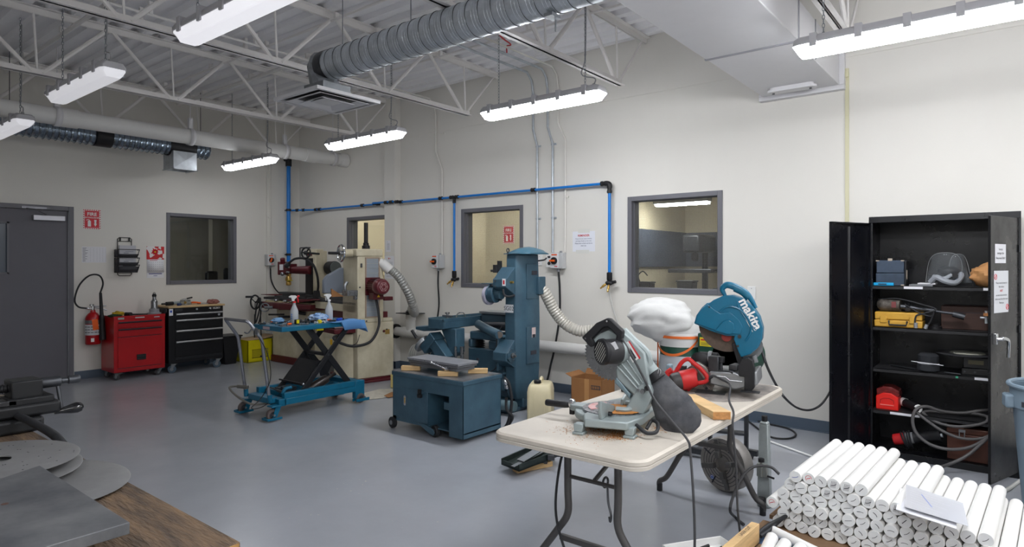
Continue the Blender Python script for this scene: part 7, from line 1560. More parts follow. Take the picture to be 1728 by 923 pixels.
# lathe chuck
t = thing('lathe_chuck', 'big round grooved lathe chuck standing on edge under the table', 'lathe chuck', (-1.4, 4.0, 0))
nc = Vector((-.26, -.966, 0)).normalized(); uc = Vector((.966, -.26, 0)); RC = .172
cc = Vector((-1.475, 4.03, RC+.002))
chm = mat('chuck_steel', (150, 146, 142), .42, .35, var=.3, vscale=10)
part('body', chm, t, lambda b: b.lathe([(.05, -.10), (RC*.9, -.10), (RC, -.085), (RC, -.008), (RC-.006, .0), (.05, .0), (.045, -.02)], cc, nc, n=48))
part('face_grooves', ink, t, lambda b: [b.torus(cc+nc*.0002, r, .0018, nc, n=44, m=4) for r in (.062, .082, .10, .12, .14)])
for k in range(4):
    a = PI/4*.35+PI/2*k; d = uc*math.cos(a)+Z_*math.sin(a); s = nc.cross(d)
    part('jaw', mat('jaw_steel', (96, 95, 94), .4, .5), t, lambda b: (b.prism([(.045, 0), (.16, 0), (.16, .010), (.12, .010), (.12, .022), (.085, .022), (.085, .036), (.045, .036)], cc-s*.016, d, nc, s*.032)), bevel=.002)
    a += PI/4; d2 = uc*math.cos(a)+Z_*math.sin(a); s2 = nc.cross(d2)
    part('slot', ink, t, lambda b: b.prism([(.10, 0), (.155, 0), (.155, .0008), (.10, .0008)], cc-s2*.005, d2, nc, s2*.010), smooth=False)
part('blue_badge', mat('badge_blue', (30, 80, 170), .4), t, lambda b: b.cyl(cc+uc*-.075-Z_*.10, cc+uc*-.075-Z_*.10+nc*.002, .014))
part('badge_ring', white, t, lambda b: b.torus(cc+uc*-.075-Z_*.10+nc*.002, .009, .0015, nc, n=16, m=4))
# standing silver post
t = thing('clamp_post', 'dusty silver clamp post standing on the floor beside the lathe chuck', 'clamp post', (-1.17, 3.93, 0))
pm = mat('post_silver', (176, 184, 184), .4, .3, var=.25, vscale=12)
px_, py_ = -1.185, 3.95
part('post', pm, t, lambda b: (b.frus((px_-.038, px_+.038, py_-.03, py_+.03, .002), (px_-.026, px_+.026, py_-.025, py_+.025, .50)), b.frus((px_-.026, px_+.026, py_-.025, py_+.025, .50), (px_-.02, px_+.02, py_-.02, py_+.02, .515))), bevel=.006)
part('cap', blackp, t, lambda b: b.cyl((px_, py_, .515), (px_, py_, .548), .017), bevel=.002)
part('clamp', mat('clamp_pale', (150, 154, 150), .4, .6), t, lambda b: (b.box(px_-.03, px_+.03, py_-.06, py_-.03, .19, .27), b.cyl((px_, py_-.065, .19), (px_, py_-.065, .29), .007)), bevel=.005)
part('clamp_knob', blackp, t, lambda b: b.cyl((px_, py_-.065, .285), (px_, py_-.065, .305), .018), bevel=.002); part('clamp_pin', blackp, t, lambda b: b.cyl((px_+.03, py_-.045, .2), (px_+.07, py_-.05, .195), .006))
part('roller', blackp, t, lambda b: b.cyl((px_-.02, py_-.055, .05), (px_+.02, py_-.055, .05), .022), bevel=.003)
# cables and rods on the floor
drop('black cable looping on the floor between the table and the wall', [atZ(1250, 700, .012), atZ(1275, 720, .01), atZ(1300, 737, .01), atZ(1330, 740, .01), atZ(1343, 733, .01), atZ(1330, 723, .01), atZ(1296, 715, .01), atZ(1270, 708, .012)], .008, name='floor_cable')
drop('black cable hanging from the table top down between its near legs', [(-1.60, 2.44, .70), (-1.63, 2.40, .55), (-1.64, 2.38, .35), (-1.60, 2.38, .2), (-1.52, 2.36, .10), (-1.44, 2.30, .01)], .006, name='floor_cable')
drop('grey looped cable leaning on the table leg beside the silver post', [atZ(1255, 885, .01), atZ(1240, 872, .02), atY(1232, 860, 3.4), atY(1240, 830, 3.5), atY(1256, 800, 3.6), atY(1275, 787, 3.7), atY(1300, 788, 3.75), atY(1315, 800, 3.75)], .008, m=cord, name='floor_cable')
drop('black cable crossing the floor toward the white rod pallet', [atZ(1160, 918, .01), atZ(1175, 915, .01), atZ(1200, 917, .01), atZ(1240, 915, .012), atZ(1260, 905, .04)], .007, name='floor_cable')
drop('black cable ends lying at the near corner of the rod pile', [atZ(1275, 905, .17), atZ(1295, 888, .19), atZ(1325, 872, .21), atZ(1318, 876, .20), atZ(1300, 893, .18), atZ(1283, 905, .17)], .010, name='floor_cable')
tag(part('white_conduit', white, None, lambda b: b.cyl(atZ(1297, 744, .009), atZ(1372, 771, .009), .008)), 'thin white conduit lying on the floor in front of the cabinet', 'conduit')
tag(part('flat_steel_bar', dsteel, None, lambda b: b.cbox(atZ(1225, 728, .012)+Vector((0, 0, .0)), (.35, .08, .022), rz=.25), bevel=.003), 'dark flat steel bar on the floor behind the folding table', 'steel bar')
drop('clear plastic hose on the floor by the grey bin', [atZ(1682, 833, .012), atZ(1700, 826, .012), atZ(1720, 812, .012), atZ(1745, 795, .012)], .011, m=hose_clear, name='clear_hose')
# ---------------------------------------------------------------- grey bin
BN = (.255, 4.84)
t = thing('trash_bin', 'large round blue grey plastic bin at the right edge of the photo', 'bin', (BN[0], BN[1], 0))
binm = mat('bin_bluegrey', (118, 136, 150), .5, var=.15, vscale=7)
part('barrel', binm, t, lambda b: b.lathe([(.205, .003), (.215, .01), (.262, .62), (.275, .63), (.278, .74), (.272, .75)], (*BN, 0), n=44, caps=(True, False)), solid=.004)
part('rim', binm, t, lambda b: b.torus((*BN, .755), .282, .014, n=48, m=8))
part('handle', binm, t, lambda b: (b.cbox((BN[0]-.28, BN[1]-.06, .66), (.05, .10, .08), rz=.2)), bevel=.012)
part('black_label', ink, t, lambda b: b.cbox((BN[0]-.20, BN[1]-.192, .66), (.003, .06, .03), rz=.76), smooth=False)
# ---------------------------------------------------------------- black steel cabinet
kx0, kx1, ky0, ky1, kh = -.877, .037, 5.53, 5.975, 1.83
cabm = mat('cabinet_gloss_black', (13, 14, 19), .32, var=.3, vscale=5, rvar=.1)
t = thing('storage_cabinet', 'tall black steel cabinet standing open with loaded shelves', 'cabinet', (-.42, 5.75, 0))
part('case', cabm, t, lambda b: (b.box(kx0, kx0+.012, ky0, ky1, 0, kh), b.box(kx1-.012, kx1, ky0, ky1, 0, kh), b.box(kx0, kx1, ky1-.012, ky1, 0, kh), b.box(kx0-.0008, kx1+.0008, ky0-.0008, ky1+.0008, kh-.012, kh+.0008), b.box(kx0, kx1, ky0, ky1, .035, .05)), smooth=False)
part('face_frame', cabm, t, lambda b: (b.box(kx0-.0012, kx1+.0012, ky0-.002, ky0+.02, kh-.045, kh+.0014), b.box(kx0-.0012, kx0+.024, ky0-.002, ky0+.02, .05, kh-.045), b.box(kx1-.05, kx1+.0012, ky0-.002, ky0+.02, .05, kh-.045), b.box(kx0-.0012, kx1+.0012, ky0-.002, ky0+.02, 0, .05)), bevel=.002)
SH = [1.302, .985, .665, .345]
shm = mat('shelf_black', (40, 40, 42), .45, var=.3, vscale=8)
for i, z in enumerate(SH): part('shelf', shm, t, lambda b: (b.box(kx0+.02, kx1-.014, ky0+.03, ky1-.012, z-.004, z), b.box(kx0+.02, kx1-.014, ky0+.03, ky0+.036, z-.025, z)), smooth=False)
for x0_, x1_, z in ((-.65, -.53, SH[0]), (-.17, -.02, SH[0]), (-.22, -.03, SH[2]), (-.74, -.55, SH[3])): part('shelf_label', paper, t, lambda b: b.box(x0_, x1_, ky0+.028, ky0+.03, z-.020, z-.002), smooth=False)
part('shelf_label', mat('label_green', (60, 170, 130), .5), t, lambda b: b.box(-.33, -.315, ky0+.028, ky0+.03, SH[2]-.02, SH[2]-.006), smooth=False)
def door_(hx, hy, ex, ey, nm, th=.018):
    h = Vector((hx, hy, 0)); e = Vector((ex, ey, 0)); d = (e-h).normalized(); n = Vector((-d.y, d.x, 0))
    return h, e, d, n
dz0, dz1 = .045, 1.783
h, e, d, n = door_(kx0, ky0-.004, -1.068, 5.117, 'l')
W_d = (e-h).length
o = part('left_door', cabm, t, lambda b: (b.rings([[h+Z_*z, e+Z_*z, e-n*.004+Z_*z, h-n*.004+Z_*z] for z in (dz0, dz1)])), smooth=False)
dn = n if n.x > 0 else -n   # inner face looks to +x
part('door_flange', cabm, o, lambda b: (b.rings([[e+Z_*z, e-d*.02+Z_*z, e-d*.02+dn*.018+Z_*z, e+dn*.018+Z_*z] for z in (dz0, dz1)]), b.rings([[h+d*.01+Z_*z, h+d*.03+Z_*z, h+d*.03+dn*.018+Z_*z, h+d*.01+dn*.018+Z_*z] for z in (dz0, dz1)]), b.rings([[h+Z_*z, e+Z_*z, e+dn*.018+Z_*z, h+dn*.018+Z_*z] for z in (dz1-.012, dz1)])), smooth=False)
part('stiffening_channel', cabm, o, lambda b: (b.rings([[h+d*a+Z_*z, h+d*(a+.05)+Z_*z, h+d*(a+.04)+dn*.012+Z_*z, h+d*(a+.01)+dn*.012+Z_*z] for z in (dz0+.02, dz1-.03)] if (a := .20) else None)), bevel=.002)
h, e, d, n = door_(kx1-.012, ky0-.004, -.117, 5.10, 'r')
dm = mat('door_scuffed', (40, 40, 42), .3, .55, var=.4, vscale=3, rvar=.12)
dn = n if n.x > 0 else -n
o = part('right_door', dm, t, lambda b: (b.rings([[h+Z_*z, e+Z_*z, e-dn*.016+Z_*z, h-dn*.016+Z_*z] for z in (dz0, dz1)])), smooth=False, bevel=.002)
er = -d   # reading direction on the outer face: from free edge to hinge
def onp_door(u_, z, w=.0): return e+er*u_+dn*(.001+w)+Z_*z
def dr_rect(b, u0, u1, z0, z1, w0, w1): poly3(b, [onp_door(u0, z0, w0), onp_door(u1, z0, w0), onp_door(u1, z1, w0), onp_door(u0, z1, w0)], dn*(w1-w0))
part('door_notice', paper, o, lambda b: dr_rect(b, .06, .23, 1.475, 1.60, 0, .001), smooth=False)
b = MB()
for i, (s, z) in enumerate((('Vertical', 1.565), ('storage is for', 1.54), ('Shop tools ONLY', 1.508))): b.text(s, onp_door(.145, z, .0012), er, Z_, .02, bold=.01)
b.build('notice_lettering', ink, o, smooth=False)
part('door_notice', mat('notice_grey', (220, 222, 226), .5), o, lambda b: dr_rect(b, .045, .27, 1.15, 1.425, 0, .001), smooth=False)
b = MB()
for s, z in (('Please note the items in', 1.345), ('this cabinet', 1.32), ('are not to be stored or', 1.265), ('taken away from this room', 1.24), ('Thank you', 1.215)): b.text(s, onp_door(.157, z, .0012), er, Z_, .018)
b.build('notice_lettering', ink, o, smooth=False)
b = MB(); b.text('NOT', onp_door(.157, 1.293, .0012), er, Z_, .02, bold=.02); b.build('red_word', redi, o, smooth=False)
for u_, z in ((.065, 1.385), (.25, 1.185)):
    part('red_no_symbol', redi, o, lambda b: (b.torus(onp_door(u_, z, .0015), .018, .002, dn, n=20, m=4), b.cyl(onp_door(u_-.012, z-.012, .0015), onp_door(u_+.012, z+.012, .0015), .0018, n=5)))
part('latch_handle', chrome, o, lambda b: (b.cbox(onp_door(.035, .985, .008), (.03, .03, .07), rz=math.atan2(d.y, d.x)), b.cyl(onp_door(.035, .985, .01), onp_door(.045, .985, .05), .012), b.tube([onp_door(.04, .99, .045), onp_door(.08, .985, .055), onp_door(.13, .96, .05), onp_door(.14, .86, .045)], lambda f: .013-.004*f, n=10)), bevel=.002)
part('hinge_pin', dsteel, t, lambda b: [b.cyl((kx1-.008, ky0-.012, z), (kx1-.008, ky0-.012, z+.05), .005, n=8) for z in (.3, 1.0, 1.55)])
# ---------------------------------------------------------------- things on shelf 1 (top)
def Yq(px, py, y): return atY(px, py, y)
z1 = SH[0]
t = thing('hinged_case', 'dark blue hinged case with pale metal corners on the top shelf', 'case', (-.8, 5.7, z1))
cm = mat('case_bluegrey', (62, 76, 94), .6, var=.4, vscale=10)
cx = Yq(1478, 470, 5.62).x; cx_ = Yq(1526, 470, 5.62).x
part('case_body', cm, t, lambda b: (b.box(cx, cx_, 5.62, 5.80, z1+.001, z1+.095), b.box(cx+.004, cx_-.002, 5.622, 5.80, z1+.098, z1+.195)), bevel=.004)
part('side_end', blackp, t, lambda b: b.box(cx_, cx_+.012, 5.63, 5.79, z1+.001, z1+.19), bevel=.003)
part('clasp', mat('clasp_pale', (190, 176, 160), .4, .5), t, lambda b: (b.box(cx_+.002, cx_+.016, 5.64, 5.66, z1+.05, z1+.12), b.cbox(((cx+cx_)/2+.0, 5.63, z1+.20), (.03, .02, .02))), bevel=.002)
part('corner_cap', MATS['clasp_pale'], t, lambda b: [b.box(a, a+.022, 5.615, 5.625, z, z+.008) for a in (cx, cx_-.022) for z in (z1+.188, z1+.002)], smooth=False)
t = thing('cyan_level', 'bright cyan flat box lying at the front of the top shelf', 'flat box', (-.83, 5.6, z1))
part('box', mat('cyan', (20, 160, 215), .4), t, lambda b: b.box(kx0+.025, Yq(1508, 476, 5.575).x, 5.568, 5.60, z1+.001, z1+.024), bevel=.002)
part('printed_strip', ink, t, lambda b: b.box(Yq(1482, 476, 5.57).x, Yq(1496, 476, 5.57).x, 5.566, 5.568, z1+.008, z1+.017), smooth=False)
t = thing('flat_folder', 'flat grey folders lying beside the hinged case on the top shelf', 'folder', (-.6, 5.7, z1))
part('lower_folder', mat('folder_grey', (130, 132, 136), .5), t, lambda b: b.box(Yq(1534, 476, 5.6).x, Yq(1574, 476, 5.6).x, 5.6, 5.8, z1+.001, z1+.012))
part('upper_folder', paper, t, lambda b: b.box(Yq(1548, 476, 5.6).x, Yq(1578, 476, 5.6).x, 5.61, 5.8, z1+.015, z1+.024))
visor = mat('visor_clear', (160, 166, 170), .08, alpha=.10, coat=.3)
t = thing('face_shield', 'clear face shields with grey headbands on the top shelf', 'face shield', (-.35, 5.7, z1))
c = Yq(1600, 470, 5.70)
def vis(b, c, r, z0_, h_, a0, a1, tilt):
    R = []
    for j in range(9):
        f = j/8; row = []
        for i in range(17):
            a = a0+(a1-a0)*i/16; g = math.sqrt(max(0, 1-abs(2*i/16-1)**2.6))
            row.append(Vector((c.x+r*math.cos(a)+tilt*f*h_, c.y+r*math.sin(a)*.8, z0_+h_*f*g)))
        R.append(row)
    b.sheet(R)
part('clear_visor', visor, t, lambda b: vis(b, Vector((c.x-.03, 5.70, 0)), .11, z1+.03, .22, -PI*.98, -PI*.05, .1), solid=.0015)
part('clear_visor', visor, t, lambda b: vis(b, Vector((c.x+.07, 5.72, 0)), .07, z1+.03, .21, -PI*.75, -PI*.0, -.15), solid=.0015)
vr_ = mat('visor_rim', (150, 152, 154), .25)
for cx__, cy__, r__, h__, a0__, a1__, tl in ((c.x-.03, 5.70, .11, .22, -PI*.98, -PI*.05, .1), (c.x+.07, 5.72, .07, .21, -PI*.75, 0, -.15)):
    part('visor_rim', vr_, t, lambda b: b.tube([(cx__+r__*math.cos(a0__+(a1__-a0__)*i/24)+tl*h__*(g := math.sqrt(max(0, 1-abs(2*i/24-1)**2.6))), cy__+r__*math.sin(a0__+(a1__-a0__)*i/24)*.8, z1+.03+h__*g) for i in range(25)], .0018, n=5, res=2))
part('headband', mat('headband_grey', (150, 154, 160), .5), t, lambda b: (b.tube([Yq(1570, 476, 5.62), Yq(1580, 468, 5.60), Yq(1594, 474, 5.585), Yq(1612, 477, 5.60), Yq(1622, 466, 5.64), Yq(1618, 460, 5.72)], .020, n=8), b.tube([Yq(1575, 466, 5.64), Yq(1592, 470, 5.60), Yq(1606, 464, 5.62)], .014, n=8)))
part('pivot_knob', blackp, t, lambda b: b.cyl(Yq(1612, 465, 5.585), Yq(1612, 465, 5.61), .018))
part('dark_crown', blackp, t, lambda b: b.ball(Yq(1602, 458, 5.70), .07, sc=(1.1, 1, .55)))
t = thing('paper_bag', 'crumpled brown paper bag at the right of the top shelf', 'paper bag', (-.1, 5.7, z1))
part('bag', mat('bag_brown', (206, 150, 96), .7, var=.2, vscale=9, bump=.2, bscale=30), t, lambda b: b.ball((-.125, 5.70, z1+.085), .115, n=30, m=18, sc=(1.1, 1.0, .75), fn=lambda q: 1+.22*noise.noise(q*2.3)+.10*noise.noise(q*6)))
# ---------------------------------------------------------------- shelf 2
z2 = SH[1]
t = thing('yellow_tool_case', 'long yellow tool case with black handle on the second shelf', 'tool case', (-.7, 5.62, z2))
ycm = mat('case_yellow', (214, 164, 60), .5, var=.2, vscale=10)
xa_, xb_ = Yq(1475, 540, 5.58).x, Yq(1557, 540, 5.58).x
part('shell', ycm, t, lambda b: (b.box(xa_, xb_, 5.58, 5.76, z2+.001, z2+.055), b.box(xa_+.003, xb_-.003, 5.583, 5.76, z2+.058, z2+.115)), bevel=.008)
part('handle', blackp, t, lambda b: b.tube([((xa_+xb_)/2-.06, 5.58, z2+.05), ((xa_+xb_)/2-.055, 5.565, z2+.02), ((xa_+xb_)/2+.055, 5.565, z2+.02), ((xa_+xb_)/2+.06, 5.58, z2+.05)], .007, smooth=False))
part('latch', ycm, t, lambda b: (b.box(xa_+.04, xa_+.085, 5.570, 5.58, z2+.035, z2+.085), b.box(xb_-.085, xb_-.04, 5.570, 5.58, z2+.035, z2+.085)), bevel=.003)
t = thing('old_power_tool', 'worn dark power tool with long shaft lying on the yellow case', 'power tool', (-.65, 5.62, z2+.12))
zt = z2+.118
part('motor', mat('tool_worn', (52, 46, 42), .6, .3, var=.5, vscale=20, col2=(110, 104, 96)), t, lambda b: (b.cyl((xa_+.04, 5.66, zt+.05), (xa_+.17, 5.64, zt+.045), .05, .045, n=20), b.ball((xa_+.05, 5.66, zt+.05), .055, sc=(.8, 1, .9), n=14, m=10)))
part('label_plate', mat('plate_red', (120, 60, 60), .5), t, lambda b: b.cbox((xa_+.13, 5.592, zt+.055), (.03, .003, .045)))
part('shaft', dsteel, t, lambda b: (b.cyl((xa_+.17, 5.64, zt+.04), (xa_+.40, 5.64, zt+.015), .02, .016), b.cyl((xa_+.36, 5.63, zt+.018), (xa_+.56, 5.63, zt-.005), .010), b.cyl((xa_+.50, 5.63, zt-.0), (xa_+.57, 5.63, zt-.02), .022), b.cyl((xa_+.22, 5.60, zt+.02), (xa_+.22, 5.68, zt+.06), .018)))
part('cable', rubber, t, lambda b: b.tube([(xa_+.02, 5.64, zt+.09), (xa_+.15, 5.62, zt+.10), (xa_+.32, 5.60, zt+.06), (xa_+.40, 5.585, zt+.03), (xa_+.33, 5.575, zt-.0), (xa_+.28, 5.57, zt-.02), (xa_+.27, 5.568, zt-.07), (xa_+.275, 5.568, z2+.012)], .006, n=8))
part('cable', rubber, t, lambda b: b.tube([(xa_+.20, 5.6, zt+.06), (xa_+.30, 5.58, zt+.0), (xa_+.37, 5.575, zt-.02), (xa_+.39, 5.57, zt+.02), (xa_+.37, 5.57, zt-.05), (xa_+.345, 5.568, z2+.02)], .005, n=8))
part('plug', greyp, t, lambda b: (b.cyl((xa_+.275, 5.568, z2+.045), (xa_+.275, 5.568, z2+.005), .012), b.cyl((xa_+.345, 5.568, z2+.035), (xa_+.335, 5.568, z2+.004), .012)))
t = thing('wooden_box', 'dark brown wooden box at the right of the second shelf', 'wooden box', (-.15, 5.75, z2))
part('box', mat('box_wood', (74, 50, 42), .6, var=.3, vscale=6, stretch=(1, 1, 12)), t, lambda b: b.box(Yq(1588, 540, 5.70).x, -.0, 5.70, 5.92, z2+.001, z2+.17), bevel=.003)
part('lid_line', ink, t, lambda b: b.box(Yq(1588, 540, 5.70).x, -.0, 5.6985, 5.70, z2+.125, z2+.129), smooth=False)
t = thing('dome_puck', 'small black round cap on the second shelf beside the wooden box', 'cap', (-.4, 5.65, z2))
part('cap', blackp, t, lambda b: b.lathe([(.045, .001), (.045, .018), (.03, .022), (.03, .035)], (Yq(1578, 548, 5.65).x, 5.65, z2), n=22))
t = thing('bench_vice', 'little wooden topped clamp vice in front of the wooden box', 'clamp', (-.08, 5.6, z2))
part('wooden_plate', mat('vice_wood', (176, 116, 66), .6), t, lambda b: b.box(-.17, -.04, 5.58, 5.68, z2+.115, z2+.135), bevel=.002)
part('grey_body', greyp, t, lambda b: b.box(-.11, -.03, 5.59, 5.67, z2+.001, z2+.112), bevel=.004)
part('screw', galv, t, lambda b: (b.cyl((-.155, 5.62, z2+.06), (-.155, 5.62, z2+.15), .010), b.cyl((-.19, 5.62, z2+.10), (-.12, 5.62, z2+.10), .008)))
# ---------------------------------------------------------------- shelf 3
z3 = SH[2]
t = thing('cloth_pouch', 'black cloth pouch tied with a pale zip tie on the third shelf', 'pouch', (-.5, 5.62, z3))
xp = Yq(1566, 615, 5.63).x
part('pouch', mat('pouch_black', (38, 40, 44), .9, bump=.3, bscale=40), t, lambda b: b.lathe([(.06, .001), (.072, .01), (.072, .05), (.066, .06), (.070, .075), (.068, .12), (.05, .135)], (xp, 5.64, z3), n=24))
part('zip_tie', paper, t, lambda b: (b.torus((xp, 5.64, z3+.062), .068, .003, n=24, m=5), b.cyl((xp-.1, 5.57, z3+.075), (xp+.1, 5.57, z3+.062), .003, n=6)))
t = thing('black_machine_box', 'black boxy device under a large disc on the third shelf', 'device', (-.2, 5.7, z3))
part('body', mat('device_black', (22, 22, 24), .4), t, lambda b: (b.box(-.30, -.12, 5.62, 5.82, z3+.001, z3+.05), b.box(-.29, -.13, 5.63, 5.80, z3+.05, z3+.13)), bevel=.005)
part('front_label', mat('label_bronze', (90, 84, 60), .5), t, lambda b: b.box(-.26, -.17, 5.627, 5.63, z3+.08, z3+.11), smooth=False)
part('knobs', dsteel, t, lambda b: [b.cyl((x, 5.62, z3+.025), (x, 5.61, z3+.025), .007, n=8) for x in (-.28, -.22, -.14)])
t = thing('polishing_disc', 'large dark disc with pale centre lying on the black device', 'disc', (-.25, 5.72, z3+.14))
part('disc', mat('disc_black', (58, 58, 60), .4), t, lambda b: b.lathe([(.0, .132), (.19, .136), (.195, .142), (.19, .146), (.0, .146)], (-.27, 5.74, z3), n=40))
part('centre_pad', mat('pad_pale', (170, 170, 156), .6), t, lambda b: b.lathe([(.0, .1462), (.11, .1462), (.10, .152), (.0, .153)], (-.27, 5.74, z3), n=32))
for i, (p, q_, r, lb) in enumerate((((1501, 608), (1545, 616), .007, 'dark steel rod lying left of the cloth pouch'), ((1596, 625), (1622, 631), .006, 'thin dark rod lying in front of the black device'))):
    tag(part('steel_rod', dsteel, None, lambda b: b.cyl(Vector((Yq(*p, 5.7).x, 5.75 if i == 0 else 5.60, z3+.008)), Vector((Yq(*q_, 5.6).x, 5.62 if i == 0 else 5.575, z3+.008)), r)), lb, 'rod')
# ---------------------------------------------------------------- shelf 4
z4 = SH[3]
t = thing('red_plastic_box', 'bright red plastic box with smoky lid on the fourth shelf', 'box', (-.77, 5.62, z4))
rb = mat('box_red', (226, 36, 28), .4)
x0_, x1_ = Yq(1478, 690, 5.60).x, Yq(1516, 690, 5.60).x
part('body', rb, t, lambda b: (b.prism([(x0_, 0.001), (x1_, 0.001), (x1_, .10), (x1_-.05, .128), (x0_+.05, .128), (x0_, .10)], (0, 5.60, z4), (1, 0, 0), (0, 0, 1), (0, .14, 0))), bevel=.005)
part('lid', mat('lid_smoky', (120, 44, 44), .15, alpha=.75), t, lambda b: b.prism([(x0_+.004, .105), (x1_+.006, .105), (x1_, .15), (x1_-.05, .175), (x0_+.05, .175), (x0_+.0, .15)], (0, 5.62, z4), (1, 0, 0), (0, 0, 1), (0, .15, 0)), bevel=.004)
part('embossed_line', mat('emboss_pink', (240, 130, 120), .5), t, lambda b: b.box(x0_+.03, x1_-.03, 5.597, 5.60, z4+.035, z4+.041), smooth=False)
part('embossed_arch', mat('emboss_dark', (150, 20, 20), .5), t, lambda b: b.tube([(x0_+.03, 5.598, z4+.05), (x0_+.03, 5.598, z4+.075), (x0_+.06, 5.598, z4+.09), (x1_-.06, 5.598, z4+.09), (x1_-.03, 5.598, z4+.075), (x1_-.03, 5.598, z4+.05)], .002, n=5, smooth=False))
t = thing('spout_nozzle', 'black and white nozzle lying beside the red plastic box', 'nozzle', (-.6, 5.65, z4))
part('barrel', blackp, t, lambda b: b.cyl((x1_+.03, 5.72, z4+.05), (x1_+.12, 5.62, z4+.035), .032, n=18))
part('white_cuff', white, t, lambda b: b.cyl((x1_+.01, 5.74, z4+.052), (x1_+.035, 5.715, z4+.05), .033, n=18))
part('white_ring', white, t, lambda b: b.torus((x1_+.125, 5.615, z4+.033), .026, .008, (1, -1, 0), n=18, m=8, a0=.5, a1=5.5))
t = thing('hose_coil', 'thick grey cable coiled through the fourth shelf and hanging down to the floor', 'cable', (-.3, 5.6, z4))
hg = mat('hose_darkgrey', (92, 90, 90), .55)
part('coil', hg, t, lambda b: b.tube([Yq(*p, y) for *p, y in ((1725, 690, 5.80), (1700, 690, 5.75), (1660, 692, 5.72), (1625, 697, 5.68), (1590, 694, 5.62), (1563, 686, 5.55), (1545, 692, 5.50), (1540, 712, 5.49), (1548, 733, 5.49), (1570, 750, 5.49), (1600, 758, 5.49), (1632, 756, 5.49), (1655, 746, 5.50), (1680, 728, 5.52), (1690, 712, 5.56), (1680, 690, 5.62))], .0115, n=10))
part('coil', hg, t, lambda b: b.tube([Yq(*p, y) for *p, y in ((1545, 694, 5.52), (1562, 708, 5.51), (1590, 727, 5.50), (1620, 739, 5.50), (1650, 741, 5.52), (1672, 735, 5.54))], .0105, n=10))
part('coil', hg, t, lambda b: b.tube([Yq(*p, y) for *p, y in ((1557, 696, 5.60), (1575, 710, 5.57), (1605, 719, 5.555), (1635, 719, 5.555), (1662, 713, 5.57), (1666, 704, 5.62), (1650, 699, 5.68), (1620, 697, 5.72), (1590, 696, 5.70), (1566, 694, 5.65), (1556, 697, 5.60))], .0105, n=10))
part('tail', hg, t, lambda b: b.tube([Yq(*p, y) for *p, y in ((1672, 733, 5.50), (1655, 750, 5.49), (1630, 770, 5.44), (1600, 784, 5.36))]+[atZ(1575, 791, .06), atZ(1560, 792, .015)], .011, n=10))
# ---------------------------------------------------------------- cabinet bottom
z5 = .051
t = thing('angle_grinder', 'red and grey angle grinder wrapped in its cord at the cabinet bottom', 'angle grinder', (-.65, 5.65, z5))
p0 = Vector((Yq(1508, 752, 5.62).x, 5.62, z5+.07)); p1 = Vector((Yq(1583, 730, 5.60).x, 5.60, z5+.15))
dd = (p1-p0).normalized()
part('head', mat('grinder_red', (180, 30, 34), .45), t, lambda b: (b.cyl(p0, p0+dd*.09, .04, .045, n=20)), bevel=.006)
part('collar', greyp, t, lambda b: b.cyl(p0+dd*.09, p0+dd*.14, .042, n=20))
part('grip', blackp, t, lambda b: b.lathe([(.044, .14), (.040, .16), (.038, .28), (.045, .30), (.045, .315)], p0, dd, n=20))
part('plug', galv, t, lambda b: b.cyl(p1-dd*.01, p1+dd*.03, .016))
part('cord_wrap', rubber, t, lambda b: [b.torus(p0+dd*(.07+.016*k)-Z_*.01, .055+.006*(k % 2), .007, (dd.x+.2*(k-1.5), .1, dd.z), n=24, m=6) for k in range(4)])
t = thing('metal_toolbox', 'rusty brown metal toolbox with latch at the cabinet bottom', 'toolbox', (-.15, 5.65, z5))
tb = mat('toolbox_brown', (92, 56, 44), .45, .2, var=.35, vscale=8)
xt = Yq(1598, 760, 5.58).x
part('body', tb, t, lambda b: b.box(xt, -.02, 5.58, 5.80, z5, z5+.19), bevel=.005)
part('lid', tb, t, lambda b: (b.box(xt-.003, -.018, 5.577, 5.80, z5+.193, z5+.235)), bevel=.006)
part('latch', galvd, t, lambda b: (b.box(xt+.07, xt+.11, 5.566, 5.577, z5+.205, z5+.225), b.tube([(xt+.075, 5.565, z5+.205), (xt+.075, 5.562, z5+.165), (xt+.105, 5.562, z5+.165), (xt+.105, 5.565, z5+.205)], .004, n=6, smooth=False)), bevel=.002)
# socket cover beside right edge of photo
"""pallet and rods"""
# ---------------------------------------------------------------- pallet with the white rods
RR_ = .0282
RA = math.radians(-2.7)
RU = Vector((math.cos(RA), math.sin(RA), 0)); RV = Vector((-math.sin(RA), math.cos(RA), 0))   # across, along the rods
RO = Vector((-.935, 3.325, 0))
def RP(u, v, z): return RO+RU*u+RV*v+Z_*z
palw = mat('pallet_wood', (140, 110, 82), .75, var=.45, vscale=6, stretch=(1, 1, 3), bump=.2, bscale=30)
t = thing('wooden_pallet', 'wooden pallet under the pile of white plastic rods', 'pallet', RP(.6, .3, 0), RA)
for k in range(6):
    v = -.55+.26*k
    part('deck_board', palw, t, lambda b: b.cbox(RP(.62, v, .127), (1.42, .17 if k != 1 else .16, .022), rz=RA), bevel=.002)
for u in (0.0, .62, 1.24): part('stringer', palw, t, lambda b: b.cbox(RP(u, .08, .06), (.05, 1.45, .112), rz=RA), bevel=.003)
for v in (-.5, .6): part('bottom_board', palw, t, lambda b: b.cbox(RP(.62, v, .010), (1.42, .12, .018), rz=RA), bevel=.002)
part('blue_strip', mat('strip_blue', (70, 100, 136), .6), t, lambda b: b.cbox(RP(.62, -.20, .1385), (1.3, .085, .002), rz=RA))
PZ0 = .139
rodm = mat('rod_white', (232, 231, 228), .38, var=.05, vscale=5)
rode = mat('rod_end', (224, 226, 226), .5, var=.06, vscale=30)
random.seed(11)
